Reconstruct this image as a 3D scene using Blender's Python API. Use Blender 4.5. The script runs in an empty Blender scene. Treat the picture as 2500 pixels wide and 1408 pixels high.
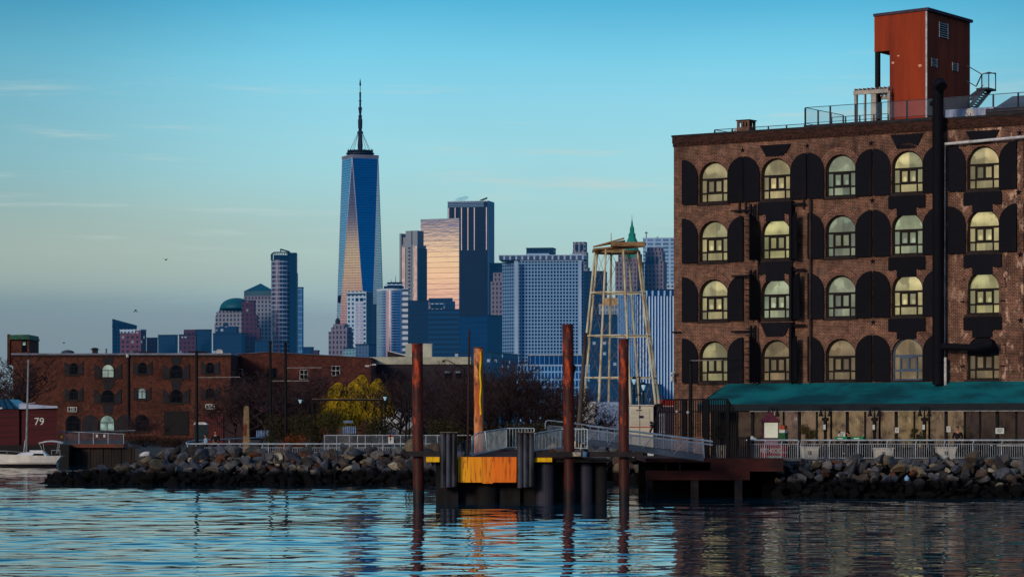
import bpy, bmesh, math, random
import numpy as np
from mathutils import Matrix, Vector, noise
RD = random.Random(11)
F = 6900.0; CX = 1250.0; HY = 1030.0; CZ = 4.0
rad = math.radians
COL = bpy.context.scene.collection
def PX(px, Y): return (px - CX) / F * Y
def PZ(py, Y): return CZ + (HY - py) / F * Y
def P(px, py, Y): return (PX(px, Y), Y, PZ(py, Y))
def frame(x, y, deg, z=0.0):
    return Matrix.Translation((x, y, z)) @ Matrix.Rotation(rad(deg), 4, 'Z')
def lin(c):
    o = []
    for v in c[:3]:
        v = v / 255.0
        o.append(v / 12.92 if v <= 0.04045 else ((v + 0.055) / 1.055) ** 2.4)
    return (o[0], o[1], o[2], 1.0)

# ------------------------------------------------------------------ mesh builder
class MB:
    def __init__(s, fr=None):
        s.v = []; s.f = []; s.fr = fr
    def add(s, vs, fs):
        n = len(s.v); s.v.extend([tuple(p) for p in vs]); s.f.extend([tuple(i + n for i in f) for f in fs]); return s
    def box(s, x0, x1, y0, y1, z0, z1):
        return s.add([(x0,y0,z0),(x1,y0,z0),(x1,y1,z0),(x0,y1,z0),(x0,y0,z1),(x1,y0,z1),(x1,y1,z1),(x0,y1,z1)],
                     [(0,3,2,1),(4,5,6,7),(0,1,5,4),(1,2,6,5),(2,3,7,6),(3,0,4,7)])
    def hexa(s, b, t):
        return s.add(list(b) + list(t), [(0,3,2,1),(4,5,6,7),(0,1,5,4),(1,2,6,5),(2,3,7,6),(3,0,4,7)])
    def bar(s, p, q, w, h=None):
        h = h or w; p = Vector(p); q = Vector(q); d = (q - p)
        if d.length < 1e-6: return s
        d.normalize(); up = Vector((0,0,1)) if abs(d.z) < 0.95 else Vector((0,1,0))
        a = d.cross(up).normalized() * w * 0.5; b = a.cross(d).normalized() * h * 0.5
        return s.hexa([p-a-b, p+a-b, p+a+b, p-a+b], [q-a-b, q+a-b, q+a+b, q-a+b])
    def tube(s, p, q, r0, r1=None, n=8):
        r1 = r0 if r1 is None else r1
        p = Vector(p); q = Vector(q); d = q - p
        if d.length < 1e-6: return s
        d.normalize(); up = Vector((0,0,1)) if abs(d.z) < 0.95 else Vector((0,1,0))
        a = d.cross(up).normalized(); b = a.cross(d).normalized()
        vs = []
        for c, r in ((p, r0), (q, r1)):
            for i in range(n):
                t = 2*math.pi*i/n; vs.append(c + a*math.cos(t)*r + b*math.sin(t)*r)
        fs = [(i, (i+1)%n, n+(i+1)%n, n+i) for i in range(n)] + [tuple(range(n-1,-1,-1)), tuple(range(n, 2*n))]
        return s.add(vs, fs)
    def path(s, pts, r, n=8):
        for a, b in zip(pts, pts[1:]): s.tube(a, b, r, r, n)
        return s
    def prism(s, poly, y0, y1):      # poly in (x,z)
        n = len(poly)
        vs = [(x, y0, z) for x, z in poly] + [(x, y1, z) for x, z in poly]
        return s.add(vs, [tuple(range(n)), tuple(range(2*n-1, n-1, -1))] + [(i, n+i, n+(i+1)%n, (i+1)%n) for i in range(n)])
    def slab(s, poly, z0, z1):       # poly in (x,y)
        n = len(poly)
        vs = [(x, y, z0) for x, y in poly] + [(x, y, z1) for x, y in poly]
        return s.add(vs, [tuple(range(n-1,-1,-1)), tuple(range(n, 2*n))] + [(i, (i+1)%n, n+(i+1)%n, n+i) for i in range(n)])
    def lathe(s, prof, cx=0, cy=0, n=16):
        vs = []; fs = []
        for r, z in prof:
            for i in range(n):
                t = 2*math.pi*i/n; vs.append((cx + math.cos(t)*r, cy + math.sin(t)*r, z))
        for k in range(len(prof)-1):
            for i in range(n):
                fs.append((k*n+i, k*n+(i+1)%n, (k+1)*n+(i+1)%n, (k+1)*n+i))
        fs.append(tuple(range(n-1,-1,-1))); fs.append(tuple(range((len(prof)-1)*n, len(prof)*n)))
        return s.add(vs, fs)
    def data(s, name, mat, smooth=False):
        me = bpy.data.meshes.new(name); me.from_pydata(s.v, [], s.f); me.validate(); me.update()
        if mat: me.materials.append(mat)
        if smooth: me.polygons.foreach_set('use_smooth', [True]*len(me.polygons))
        return me
    def build(s, name, mat, parent=None, smooth=False, local=False):
        if s.fr is not None: s.v = [tuple(s.fr @ Vector(p)) for p in s.v]
        if parent is not None and not local:
            iv = MW[parent.name].inverted(); s.v = [tuple(iv @ Vector(p)) for p in s.v]
        o = bpy.data.objects.new(name, s.data(name, mat, smooth)); COL.objects.link(o)
        if parent is not None:
            o.parent = parent; MW[o.name] = MW[parent.name]
        else: MW[o.name] = Matrix.Identity(4)
        return o
MW = {}
def tag(o, label=None, cat=None, group=None, kind=None):
    if label: o['label'] = label
    if cat: o['category'] = cat
    if group: o['group'] = group
    if kind: o['kind'] = kind
    return o
def thing(name, label, cat, loc=(0,0,0), rz=0.0, group=None, fr=None):
    o = bpy.data.objects.new(name, None); COL.objects.link(o)
    o.empty_display_size = 0.3
    m = fr if fr is not None else frame(loc[0], loc[1], rz, loc[2])
    o.location = m.to_translation(); o.rotation_euler = m.to_euler()
    MW[o.name] = m.copy()
    return tag(o, label, cat, group)
def inst(name, me, parent, loc=(0,0,0), rz=0.0, scale=None):
    o = bpy.data.objects.new(name, me); COL.objects.link(o); o.parent = parent
    o.location = loc; o.rotation_euler = (0, 0, rz)
    if scale: o.scale = scale
    m = Matrix.Translation(loc) @ Matrix.Rotation(rz, 4, 'Z')
    MW[o.name] = (MW[parent.name] @ m) if parent is not None else m
    return o
def dup(root, loc, rz=0.0, label=None, group=None, scale=None):
    r = root.copy(); COL.objects.link(r); r.location = loc; r.rotation_euler = (0,0,rz)
    if scale: r.scale = scale
    if label: r['label'] = label
    if group: r['group'] = group
    def rec(a, b):
        for ch in [c for c in bpy.data.objects if c.parent == a]:
            c = ch.copy(); COL.objects.link(c); c.parent = b; rec(ch, c)
    rec(root, r)
    MW[r.name] = Matrix.Translation(loc) @ Matrix.Rotation(rz, 4, 'Z')
    return r
def text_mb(txt, size, fr, depth=0.01, wide=1.0, track=1.0):
    cu = bpy.data.curves.new('lettering', 'FONT'); cu.body = txt; cu.size = size; cu.align_x = 'CENTER'; cu.align_y = 'CENTER'
    cu.extrude = depth; cu.offset = size*0.004; cu.space_character = track
    o = bpy.data.objects.new('lettering', cu); COL.objects.link(o)
    bpy.context.view_layer.update()
    me = o.to_mesh()
    mb = MB(fr)
    mb.v = [(p.co.x*wide, -p.co.z, p.co.y) for p in me.vertices]
    mb.f = [tuple(p.vertices) for p in me.polygons]
    o.to_mesh_clear(); bpy.data.objects.remove(o); bpy.data.curves.remove(cu)
    return mb

# ------------------------------------------------------------------ materials
class NT:
    def __init__(s, nt): s.nt = nt; s.nt.nodes.clear()
    def n(s, t, **k):
        nd = s.nt.nodes.new(t)
        for a, b in k.items(): setattr(nd, a, b)
        return nd
    def link(s, a, b): s.nt.links.new(a, b)
    def inp(s, sock, val):
        if isinstance(val, bpy.types.NodeSocket): s.link(val, sock)
        elif val is not None: sock.default_value = val
    def math(s, op, a, b=None, c=None, clamp=False):
        nd = s.n('ShaderNodeMath', operation=op, use_clamp=clamp)
        s.inp(nd.inputs[0], a)
        if b is not None: s.inp(nd.inputs[1], b)
        if c is not None: s.inp(nd.inputs[2], c)
        return nd.outputs[0]
    def smooth(s, v, a, b, lo=0.0, hi=1.0):
        nd = s.n('ShaderNodeMapRange', interpolation_type='SMOOTHSTEP')
        s.inp(nd.inputs[0], v); s.inp(nd.inputs[1], a); s.inp(nd.inputs[2], b); s.inp(nd.inputs[3], lo); s.inp(nd.inputs[4], hi)
        return nd.outputs[0]
    def mix(s, f, a, b, blend='MIX'):
        nd = s.n('ShaderNodeMix', data_type='RGBA', blend_type=blend)
        s.inp(nd.inputs[0], f); s.inp(nd.inputs[6], a); s.inp(nd.inputs[7], b)
        return nd.outputs[2]
    def ramp(s, f, stops, interp='LINEAR'):
        nd = s.n('ShaderNodeValToRGB'); cr = nd.color_ramp; cr.interpolation = interp
        while len(cr.elements) > 1: cr.elements.remove(cr.elements[-1])
        cr.elements[0].position = stops[0][0]; cr.elements[0].color = stops[0][1]
        for p, c in stops[1:]:
            e = cr.elements.new(p); e.color = c
        s.inp(nd.inputs[0], f)
        return nd.outputs[0]
    def noise(s, vec, scale, detail=3.0, rough=0.55, stretch=None, off=None):
        if stretch is not None or off is not None:
            mp = s.n('ShaderNodeMapping'); s.link(vec, mp.inputs[0])
            if stretch is not None: mp.inputs[3].default_value = stretch
            if off is not None: s.inp(mp.inputs[1], off)
            vec = mp.outputs[0]
        nd = s.n('ShaderNodeTexNoise'); s.link(vec, nd.inputs['Vector'])
        nd.inputs['Scale'].default_value = scale; nd.inputs['Detail'].default_value = detail; nd.inputs['Roughness'].default_value = rough
        return nd.outputs[0]
    def coords(s, w='Object'):
        return s.n('ShaderNodeTexCoord').outputs[w]
    def sep(s, v):
        nd = s.n('ShaderNodeSeparateXYZ'); s.link(v, nd.inputs[0]); return nd.outputs
    def comb(s, x, y, z):
        nd = s.n('ShaderNodeCombineXYZ'); s.inp(nd.inputs[0], x); s.inp(nd.inputs[1], y); s.inp(nd.inputs[2], z); return nd.outputs[0]
    def bsdf(s, col, rough=0.7, metal=0.0, emi=None, es=0.0, bump=None, bs=0.3, bd=0.02, spec=0.5, alpha=None, coat=None):
        p = s.n('ShaderNodeBsdfPrincipled'); s.inp(p.inputs['Base Color'], col); s.inp(p.inputs['Roughness'], rough); s.inp(p.inputs['Metallic'], metal)
        s.inp(p.inputs['Specular IOR Level'], spec)
        if alpha is not None: s.inp(p.inputs['Alpha'], alpha)
        if coat is not None: s.inp(p.inputs['Coat Weight'], coat)
        if emi is not None: s.inp(p.inputs['Emission Color'], emi); s.inp(p.inputs['Emission Strength'], es)
        if bump is not None:
            b = s.n('ShaderNodeBump'); s.link(bump, b.inputs['Height']); b.inputs['Strength'].default_value = bs; b.inputs['Distance'].default_value = bd
            s.link(b.outputs[0], p.inputs['Normal'])
        o = s.n('ShaderNodeOutputMaterial'); s.link(p.outputs[0], o.inputs[0]); return p
def newmat(name):
    m = bpy.data.materials.new(name); m.use_nodes = True; return m, NT(m.node_tree)
def vec4(c, k=1.0): return (c[0]*k, c[1]*k, c[2]*k, 1.0)
def pm(name, c1, c2=None, scale=1.5, stretch=(1,1,1), rough=0.7, metal=0.0, bump=0.0, bd=0.02, rnd=0.0, spec=0.25, emi=None, es=0.0, alpha=None, lo=0.35, hi=0.65):
    """painted / weathered surface: two sRGB tones mixed by noise, optional tone change per object"""
    m, t = newmat(name); co = t.coords()
    nz = t.noise(co, scale, 4.0, 0.6, stretch)
    a = lin(c1); b = lin(c2) if c2 else vec4(a, 0.72)
    col = t.mix(t.smooth(nz, lo, hi), a, b)
    if rnd:
        oi = t.n('ShaderNodeObjectInfo').outputs['Random']
        col = t.mix(1.0, col, t.ramp(oi, [(0, vec4((1-rnd,)*3)), (1, vec4((1+rnd,)*3))]), 'MULTIPLY')
    t.bsdf(col, rough, metal, bump=t.noise(co, scale*5, 3, 0.6, stretch) if bump else None, bs=bump, bd=bd, spec=spec,
           emi=lin(emi) if emi else None, es=es, alpha=alpha)
    return m
def brick_mat(name, ca, cb, mortar, patch=None, px0=None, sc=1.0, dirt=0.5):
    m, t = newmat(name); co = t.coords(); x, y, z = t.sep(co)
    uv = t.comb(t.math('ADD', x, y), z, 0.0)
    bk = t.n('ShaderNodeTexBrick'); t.link(uv, bk.inputs['Vector'])
    bk.inputs['Color1'].default_value = lin(ca); bk.inputs['Color2'].default_value = lin(cb); bk.inputs['Mortar'].default_value = lin(mortar)
    bk.inputs['Scale'].default_value = 1.0; bk.inputs['Brick Width'].default_value = 0.24*sc; bk.inputs['Row Height'].default_value = 0.085*sc
    bk.inputs['Mortar Size'].default_value = 0.012*sc; bk.inputs['Bias'].default_value = 0.0
    col = bk.outputs[0]
    n1 = t.noise(co, 0.35, 5, 0.65); n2 = t.noise(co, 2.2, 4, 0.7)
    col = t.mix(1.0, col, t.ramp(n1, [(0.3, (0.45,0.42,0.42,1)), (0.55, (1,1,1,1)), (0.75, (1.35,1.2,1.1,1))]), 'MULTIPLY')
    col = t.mix(1.0, col, t.ramp(n2, [(0.32, (0.5,0.5,0.52,1)), (0.5, (0.95,0.92,0.9,1)), (0.68, (1.55,1.42,1.32,1))]), 'MULTIPLY')
    if patch:
        msk = t.smooth(t.noise(co, 1.1, 6, 0.75, (1.3,1.3,0.7)), 0.53, 0.6)
        if px0: msk = t.math('MULTIPLY', msk, t.math('ADD', t.smooth(x, px0[0], px0[1]), 0.12))
        col = t.mix(t.math('MULTIPLY', msk, 0.75), col, lin(patch))
    # dark run-off stains
    st = t.smooth(t.noise(co, 1.0, 4, 0.6, (1.6,1.6,0.12)), 0.5, 0.75)
    col = t.mix(t.math('MULTIPLY', st, dirt), col, (0.01,0.008,0.008,1))
    t.bsdf(col, 0.88, bump=bk.outputs[1], bs=0.35, bd=-0.01, spec=0.25)
    return m
HZ = (0.0025, 0.019, 0.044)  # bluish airlight, painted into far materials as a constant glow
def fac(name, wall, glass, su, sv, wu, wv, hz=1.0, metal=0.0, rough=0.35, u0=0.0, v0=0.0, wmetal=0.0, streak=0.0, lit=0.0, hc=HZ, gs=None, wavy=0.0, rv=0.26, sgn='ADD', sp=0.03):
    """curtain wall / punched windows: a procedural grid in the tower's own coordinates, plus aerial haze painted in as emission"""
    m, t = newmat(name); co = t.coords(); x, y, z = t.sep(co)
    u = t.math('ADD', t.math(sgn, x, y), 1000.0 + u0); v = t.math('ADD', z, 1000.0 + v0)
    fu = t.math('FRACT', t.math('DIVIDE', u, su)); fv = t.math('FRACT', t.math('DIVIDE', v, sv))
    mask = t.math('MULTIPLY', t.math('LESS_THAN', fu, wu), t.math('LESS_THAN', fv, wv))
    cell = t.comb(t.math('FLOOR', t.math('DIVIDE', u, su)), t.math('FLOOR', t.math('DIVIDE', v, sv)), 0.0)
    wn = t.n('ShaderNodeTexWhiteNoise', noise_dimensions='3D'); t.link(cell, wn.inputs[0])
    g = t.mix(1.0, lin(glass), t.ramp(wn.outputs[0], [(0, (1-rv,)*3+(1,)), (1, (1+rv,)*3+(1,))]), 'MULTIPLY')
    w = t.mix(t.noise(co, 0.03, 3, 0.6), vec4(lin(wall), 0.85), vec4(lin(wall), 1.12))
    if streak:
        sn = t.noise(co, 1.0, 4, 0.65, (0.02, 0.02, 0.22))
        g = t.mix(1.0, g, t.ramp(sn, [(0.3, (1-streak,)*3+(1,)), (0.6, (1,1,1,1)), (0.75, (1+streak*0.5,)*3+(1,))]), 'MULTIPLY')
    col = t.mix(mask, w, g)
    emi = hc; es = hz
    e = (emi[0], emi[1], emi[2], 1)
    if lit:
        lt = t.math('MULTIPLY', mask, t.math('GREATER_THAN', wn.outputs[0], 1.0-lit))
        e = t.mix(lt, e, (0.13, 0.17, 0.22, 1))  # random panes get a pale sky reflection painted in as emission
    bump = t.noise(co, 1.0, 2, 0.5, (0.05,0.05,0.25)) if wavy else None
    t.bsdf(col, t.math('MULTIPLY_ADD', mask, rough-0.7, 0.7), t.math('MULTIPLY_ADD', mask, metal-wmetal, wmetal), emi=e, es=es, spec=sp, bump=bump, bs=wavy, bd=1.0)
    return m
# ------------------------------------------------------------------ camera, sun, sky
sc = bpy.context.scene
cam = bpy.data.cameras.new('camera'); co_ = bpy.data.objects.new('camera', cam); COL.objects.link(co_)
co_.location = (0, 0, CZ); co_.rotation_euler = (rad(90), 0, 0)
cam.sensor_width = 36.0; cam.lens = 36.0*F/2500.0; cam.shift_y = (HY-704.0)/2500.0
cam.clip_start = 1.0; cam.clip_end = 60000.0
sc.camera = co_
sc.view_settings.view_transform = 'Standard'; sc.view_settings.look = 'None'; sc.view_settings.exposure = 0.0
SUNAZ = 213.0; SUNEL = 15.0
sd = Vector((math.sin(rad(SUNAZ))*math.cos(rad(SUNEL)), math.cos(rad(SUNAZ))*math.cos(rad(SUNEL)), math.sin(rad(SUNEL))))
sl = bpy.data.lights.new('sun', 'SUN'); sl.energy = 1.8; sl.angle = rad(12); sl.color = (1.0, 0.82, 0.66)
so = bpy.data.objects.new('sun', sl); COL.objects.link(so); so.rotation_euler = sd.to_track_quat('Z', 'Y').to_euler(); so.location = (-60, -60, 60)

W = bpy.data.worlds.new('World'); sc.world = W; W.use_nodes = True
t = NT(W.node_tree)
g = t.coords('Generated'); x, y, z = t.sep(g)
hl = t.math('SQRT', t.math('ADD', t.math('MULTIPLY', x, x), t.math('MULTIPLY', y, y)))
ax = t.math('DIVIDE', x, hl); ay = t.math('DIVIDE', y, hl)
el = t.math('DIVIDE', z, 0.32, clamp=True)
def st(lst): return [((HY-py)/F/0.32, lin(c)) for py, c in lst]
front = t.ramp(el, st([(1030,(120,138,158)), (900,(128,148,164)), (780,(140,165,176)), (700,(153,182,186)), (620,(166,199,198)), (500,(163,208,211)),
                       (380,(156,212,222)), (260,(142,209,228)), (140,(117,199,226)), (0,(80,176,214)), (-260,(52,140,190)), (-700,(30,92,145)), (-1170,(20,62,105))]))
# darker to both sides, more so to the left
side = t.math('SUBTRACT', 1.0, t.math('ADD', t.math('MULTIPLY', t.smooth(ax, -0.05, -0.20), 0.30), t.math('MULTIPLY', t.smooth(ax, 0.10, 0.24), 0.22)))
front = t.mix(1.0, front, t.comb(t.math('POWER', side, 1.05), side, t.math('POWER', side, 0.95)), 'MULTIPLY')
# beige band to the left, low haze bank
zb = t.math('MULTIPLY', t.smooth(z, 0.038, 0.055), t.smooth(z, 0.092, 0.062))
front = t.mix(t.math('MULTIPLY', t.math('MULTIPLY', zb, t.smooth(ax, 0.03, -0.13)), 0.42), front, lin((172,178,162)))
cn = t.noise(g, 1.0, 5, 0.6, (6, 6, 75))
hb = t.smooth(t.math('ADD', z, t.math('MULTIPLY', t.math('SUBTRACT', cn, 0.5), 0.02)), 0.048, 0.033)
front = t.mix(t.math('MULTIPLY', t.math('MULTIPLY', hb, t.smooth(ax, 0.02, -0.12)), 0.8), front, lin((123,142,152)))
# thin cloud streaks
cs = t.smooth(t.noise(g, 1.0, 5, 0.62, (9, 9, 150), (0.35, 0.0, 3.1)), 0.54, 0.72)
cs = t.math('MULTIPLY', cs, t.math('MULTIPLY', t.smooth(z, 0.05, 0.07), t.smooth(z, 0.135, 0.105)))
front = t.mix(t.math('MULTIPLY', cs, 0.55), front, lin((190,208,205)))
soft = t.noise(g, 1.0, 3, 0.5, (5, 5, 26))
front = t.mix(1.0, front, t.ramp(soft, [(0.3, (0.95,0.96,0.97,1)), (0.7, (1.05,1.04,1.03,1))]), 'MULTIPLY')
# sunset glow behind the viewer's left, dusky blue elsewhere
wn_ = t.noise(g, 1.0, 4, 0.6, (14, 14, 90))
zw = t.math('DIVIDE', t.math('ADD', z, t.math('MULTIPLY', t.math('SUBTRACT', wn_, 0.5), 0.012)), 0.32, clamp=True)
warm = t.ramp(zw, st([(1030,(150,125,150)), (850,(178,142,150)), (760,(214,158,150)), (690,(246,192,150)), (620,(255,214,160)), (585,(232,190,158)),
                      (555,(126,124,140)), (520,(88,98,128)), (380,(64,90,128)), (100,(70,100,140)), (-700,(26,56,96)), (-1170,(18,38,70))]))
back = t.ramp(el, st([(1030,(20,60,105)), (700,(12,84,136)), (400,(10,98,152)), (0,(8,98,150)), (-700,(8,74,124)), (-1170,(12,38,72))]))
wd = t.math('ADD', t.math('MULTIPLY', ax, -0.755), t.math('MULTIPLY', ay, -0.656))
sky = t.mix(t.smooth(ay, -0.15, 0.45), back, front)
warm = t.mix(1.0, warm, (1.5, 1.25, 1.05, 1), 'MULTIPLY')
sky = t.mix(t.smooth(wd, 0.80, 0.93), sky, warm)
ns = t.n('ShaderNodeTexSky', sky_type='NISHITA'); ns.sun_disc = False; ns.sun_elevation = rad(SUNEL); ns.sun_rotation = rad(SUNAZ)
nk = t.mix(1.0, ns.outputs[0], (0.125, 0.145, 0.165, 1), 'MULTIPLY')
sky = t.mix(t.smooth(z, 0.24, 0.55), sky, nk)
bg = t.n('ShaderNodeBackground'); t.link(sky, bg.inputs[0]); bg.inputs[1].default_value = 1.03
wo = t.n('ShaderNodeOutputWorld'); t.link(bg.outputs[0], wo.inputs[0])

# ------------------------------------------------------------------ water
def water_mat():
    m, t = newmat('harbour_water'); co = t.coords('Generated')
    geo = t.n('ShaderNodeNewGeometry').outputs['Position']
    n1 = t.noise(geo, 1.0, 3, 0.55, (1.1, 0.9, 1))
    p = t.bsdf(lin((6,52,66)), 0.02, 0.0, bump=n1, bs=0.03, bd=0.05, spec=0.5); p.inputs['IOR'].default_value = 1.55
    return m
wm = water_mat()
def wave_field(xs, ys):
    r = np.random.RandomState(5)
    X, Y = np.meshgrid(xs, ys); H = np.zeros_like(X)
    # wind patches modulate the chop
    mod = 1.0 + 0.35*np.sin(X*0.11+Y*0.05+1.0)*np.sin(Y*0.13-X*0.03) + 0.25*np.sin(X*0.045-Y*0.19+2.0)
    for L, n, s in ((0.6,14,0.013),(0.9,16,0.020),(1.4,16,0.026),(2.3,14,0.025),(4.2,10,0.016),(8.0,6,0.007)):
        for i in range(n):
            l = L*(0.75+0.6*r.rand()); a = math.pi/2 + r.randn()*0.42; k = 2*math.pi/l
            amp = s/k/math.sqrt(n)*1.0
            ph = r.rand()*6.283
            ph2 = (X*math.cos(a)+Y*math.sin(a))*k + ph + 0.6*np.sin(X*0.31*r.rand()+Y*0.2*r.rand()+6*r.rand())
            H += amp*np.sin(ph2)*(mod if L < 3 else 1.0)
    return X, Y, H
xs = np.linspace(-58, 58, 560); ys = np.concatenate([np.arange(58, 128, 0.11), np.arange(128, 180, 0.16), np.arange(180, 262.1, 0.3)])
X_, Y_, H_ = wave_field(xs, ys)
fy = np.clip((ys-58)/3, 0, 1)*np.clip((262-ys)/4, 0, 1); fx = np.clip((58-np.abs(xs))/2, 0, 1)
calm = 1.0 - 0.35*np.clip((Y_-150)/40, 0, 1)
H_ = H_*fy[:,None]*fx[None,:]*calm
nx_, ny_ = len(xs), len(ys)
vv = np.stack([X_.ravel(), Y_.ravel(), H_.ravel()], 1)
ii = np.arange(nx_*ny_).reshape(ny_, nx_)
ff = np.stack([ii[:-1,:-1].ravel(), ii[:-1,1:].ravel(), ii[1:,1:].ravel(), ii[1:,:-1].ravel()], 1)
def npmesh(name, v, f, mat, smooth=True):
    me = bpy.data.meshes.new(name); me.vertices.add(len(v)); me.vertices.foreach_set('co', v.astype(np.float32).ravel())
    k = f.shape[1]
    me.loops.add(len(f)*k); me.loops.foreach_set('vertex_index', f.astype(np.int32).ravel())
    me.polygons.add(len(f)); me.polygons.foreach_set('loop_start', np.arange(0, len(f)*k, k, dtype=np.int32))
    try: me.polygons.foreach_set('loop_total', np.full(len(f), k, dtype=np.int32))
    except Exception: pass
    me.update(calc_edges=True)
    if smooth: me.polygons.foreach_set('use_smooth', np.ones(len(f), dtype=bool))
    me.materials.append(mat); return me
# outer calm water: a ring of quads around the rippled patch, in the same object
B = 9000.0
ov = [(-B,-B,0),(B,-B,0),(B,B,0),(-B,B,0),(-58,58,0),(58,58,0),(58,ys[-1],0),(-58,ys[-1],0)]
of = [(0,1,5,4),(1,2,6,5),(2,3,7,6),(3,0,4,7)]
n0 = len(vv); vv = np.concatenate([vv, np.array(ov)]); ff = np.concatenate([ff, np.array(of)+n0])
wo_ = bpy.data.objects.new('water', npmesh('water', vv, ff, wm)); COL.objects.link(wo_); tag(wo_, kind='structure', label='rippled blue harbour water', cat='water')

# ------------------------------------------------------------------ land
GZ = 1.55
gm = pm('packed_ground', (70,64,58), (44,42,40), 0.5, rough=0.95, bump=0.3)
edge = [(PX(425,186.5),186.5), (PX(1000,186.5),186.5), (PX(1615,186.5),186.5), (PX(1660,160),160), (PX(1870,160),160), (PX(1885,153.2),153.2), (45,153.2), (8000,153.2),
        (8000,9000), (-8000,9000), (-8000,264), (PX(330,264),264), (PX(345,215),215)]
g_ = MB(); n = len(edge)
g_.add([(a,b,GZ) for a,b in edge] + [(a,b,-2.0) for a,b in edge], [tuple(range(n))] + [(i, (i+1)%n, n+(i+1)%n, n+i) for i in range(n)])
tag(g_.build('ground', gm), 'packed dirt quay ground behind the rock banks', 'ground', kind='structure')
pv = MB(); pv.slab([(PX(1880,153.6),153.6), (60,153.6), (60,200), (12,200), (PX(1650,161),161), (PX(1866,161),161)], GZ+0.004, 1.98)
tag(pv.build('pavement', pm('pavement_concrete', (95,92,88), (70,68,66), 0.8, rough=0.9)), 'raised concrete pavement beside the warehouse', 'pavement', kind='structure')

# rock banks: h(px) is the crest line in the photo
def interp(x, pts):
    if x <= pts[0][0]: return pts[0][1]
    for (a, b), (c, d) in zip(pts, pts[1:]):
        if x <= c: return b + (d-b)*(x-a)/(c-a)
    return pts[-1][1]
CR = [(60,1176),(150,1160),(230,1152),(290,1143),(340,1128),(400,1106),(450,1100),(600,1108),(750,1110),(900,1106),(1000,1103),(1620,1108)]
def bank_left(px, v):     # v 0..1 from waterline to crest and 1..2 behind it
    zt = PZ(interp(px, CR), 186.0)
    yf = interp(px, [(60,182.5),(200,181.0),(350,180.0),(1700,179.5)])
    if v <= 1: return (PX(px, yf+(186-yf)*v), yf+(186-yf)*v, -0.25 + (zt+0.25)*(v**0.8))
    zb = interp(px, [(330,-0.6),(440,GZ-0.15),(2000,GZ-0.15)])
    w = v-1; return (PX(px, 186.0+w*8), 186.0+w*8, zt + (zb-zt)*w)
def bank_right(px, v):
    zt = 1.98; yf = 148.6
    if v <= 1: return (PX(px, yf+(152.9-yf)*v), yf+(152.9-yf)*v, -0.25 + (zt+0.1)*(v**0.85))
    w = v-1; return (PX(px, 152.9+w*0.8), 152.9+w*0.8, zt-0.15)
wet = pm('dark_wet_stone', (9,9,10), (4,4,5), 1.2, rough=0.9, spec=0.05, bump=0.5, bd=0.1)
for nm, fn, p0, p1, lb in (('rock_bank', bank_left, 60, 1640, 'dark bank under the left riprap rocks'), ('rock_bank', bank_right, 1860, 2760, 'dark bank under the riprap rocks below the warehouse')):
    mb = MB(); N = 60; vs = []; fs = []
    vl = [-0.15, 0, .25, .5, .75, 1, 1.5, 2]
    for i in range(N+1):
        px = p0+(p1-p0)*i/N
        for v in vl:
            q = Vector(fn(px, max(v,0))); q.z -= 0.22
            if v < 0: q.z -= 0.8
            vs.append(q)
    k = len(vl)
    for i in range(N):
        for j in range(k-1): fs.append((i*k+j, (i+1)*k+j, (i+1)*k+j+1, i*k+j+1))
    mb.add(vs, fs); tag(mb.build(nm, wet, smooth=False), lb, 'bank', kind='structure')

def rock_mat():
    m, t = newmat('riprap_stone'); co = t.coords()
    pos = t.n('ShaderNodeNewGeometry').outputs['Position']; px_, py_, pz_ = t.sep(pos)
    oi = t.n('ShaderNodeObjectInfo').outputs['Random']
    at = t.n('ShaderNodeAttribute', attribute_name='tone').outputs['Fac']
    r2 = t.math('FRACT', t.math('ADD', t.math('MULTIPLY', oi, 7.3), at))
    base = t.ramp(r2, [(0, lin((84,84,86))), (0.14, lin((56,57,61))), (0.28, lin((102,99,96))), (0.4, lin((76,66,58))), (0.52, lin((74,78,88))), (0.66, lin((46,43,42))),
                       (0.76, lin((106,95,76))), (0.86, lin((84,52,37))), (0.91, lin((62,67,78))), (0.972, lin((160,152,134)))], 'CONSTANT')
    n1 = t.noise(co, 3.0, 5, 0.65)
    base = t.mix(1.0, base, t.ramp(n1, [(0.3, (0.5,0.5,0.5,1)), (0.65, (1.25,1.25,1.25,1))]), 'MULTIPLY')
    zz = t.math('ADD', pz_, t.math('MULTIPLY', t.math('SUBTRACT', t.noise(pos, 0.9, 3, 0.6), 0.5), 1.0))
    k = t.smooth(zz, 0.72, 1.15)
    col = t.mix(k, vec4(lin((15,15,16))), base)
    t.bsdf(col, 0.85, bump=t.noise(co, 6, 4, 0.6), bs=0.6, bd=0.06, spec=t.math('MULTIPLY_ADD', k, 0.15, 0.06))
    return m
rm = rock_mat()
def rock_mesh(i):
    r = random.Random(100+i); bm = bmesh.new()
    bmesh.ops.create_icosphere(bm, subdivisions=3, radius=0.5)
    s = Vector((r.uniform(0.9,1.7), r.uniform(0.7,1.1), r.uniform(0.5,0.9)))
    cuts = [(Vector((r.gauss(0,1), r.gauss(0,1), r.gauss(0,1))).normalized(), r.uniform(0.13,0.34)) for _ in range(8)]
    for v in bm.verts:
        for nrm, d in cuts:
            k = v.co.dot(nrm)
            if k > d: v.co -= nrm*(k-d)*0.985
        v.co += Vector((r.gauss(0,1), r.gauss(0,1), r.gauss(0,1)))*0.004
        v.co = Vector((v.co.x*s.x, v.co.y*s.y, v.co.z*s.z))*1.25
    me = bpy.data.meshes.new('riprap_rock'); bm.to_mesh(me); bm.free(); me.materials.append(rm); return me
RM = [rock_mesh(i) for i in range(16)]
cand = []
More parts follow.
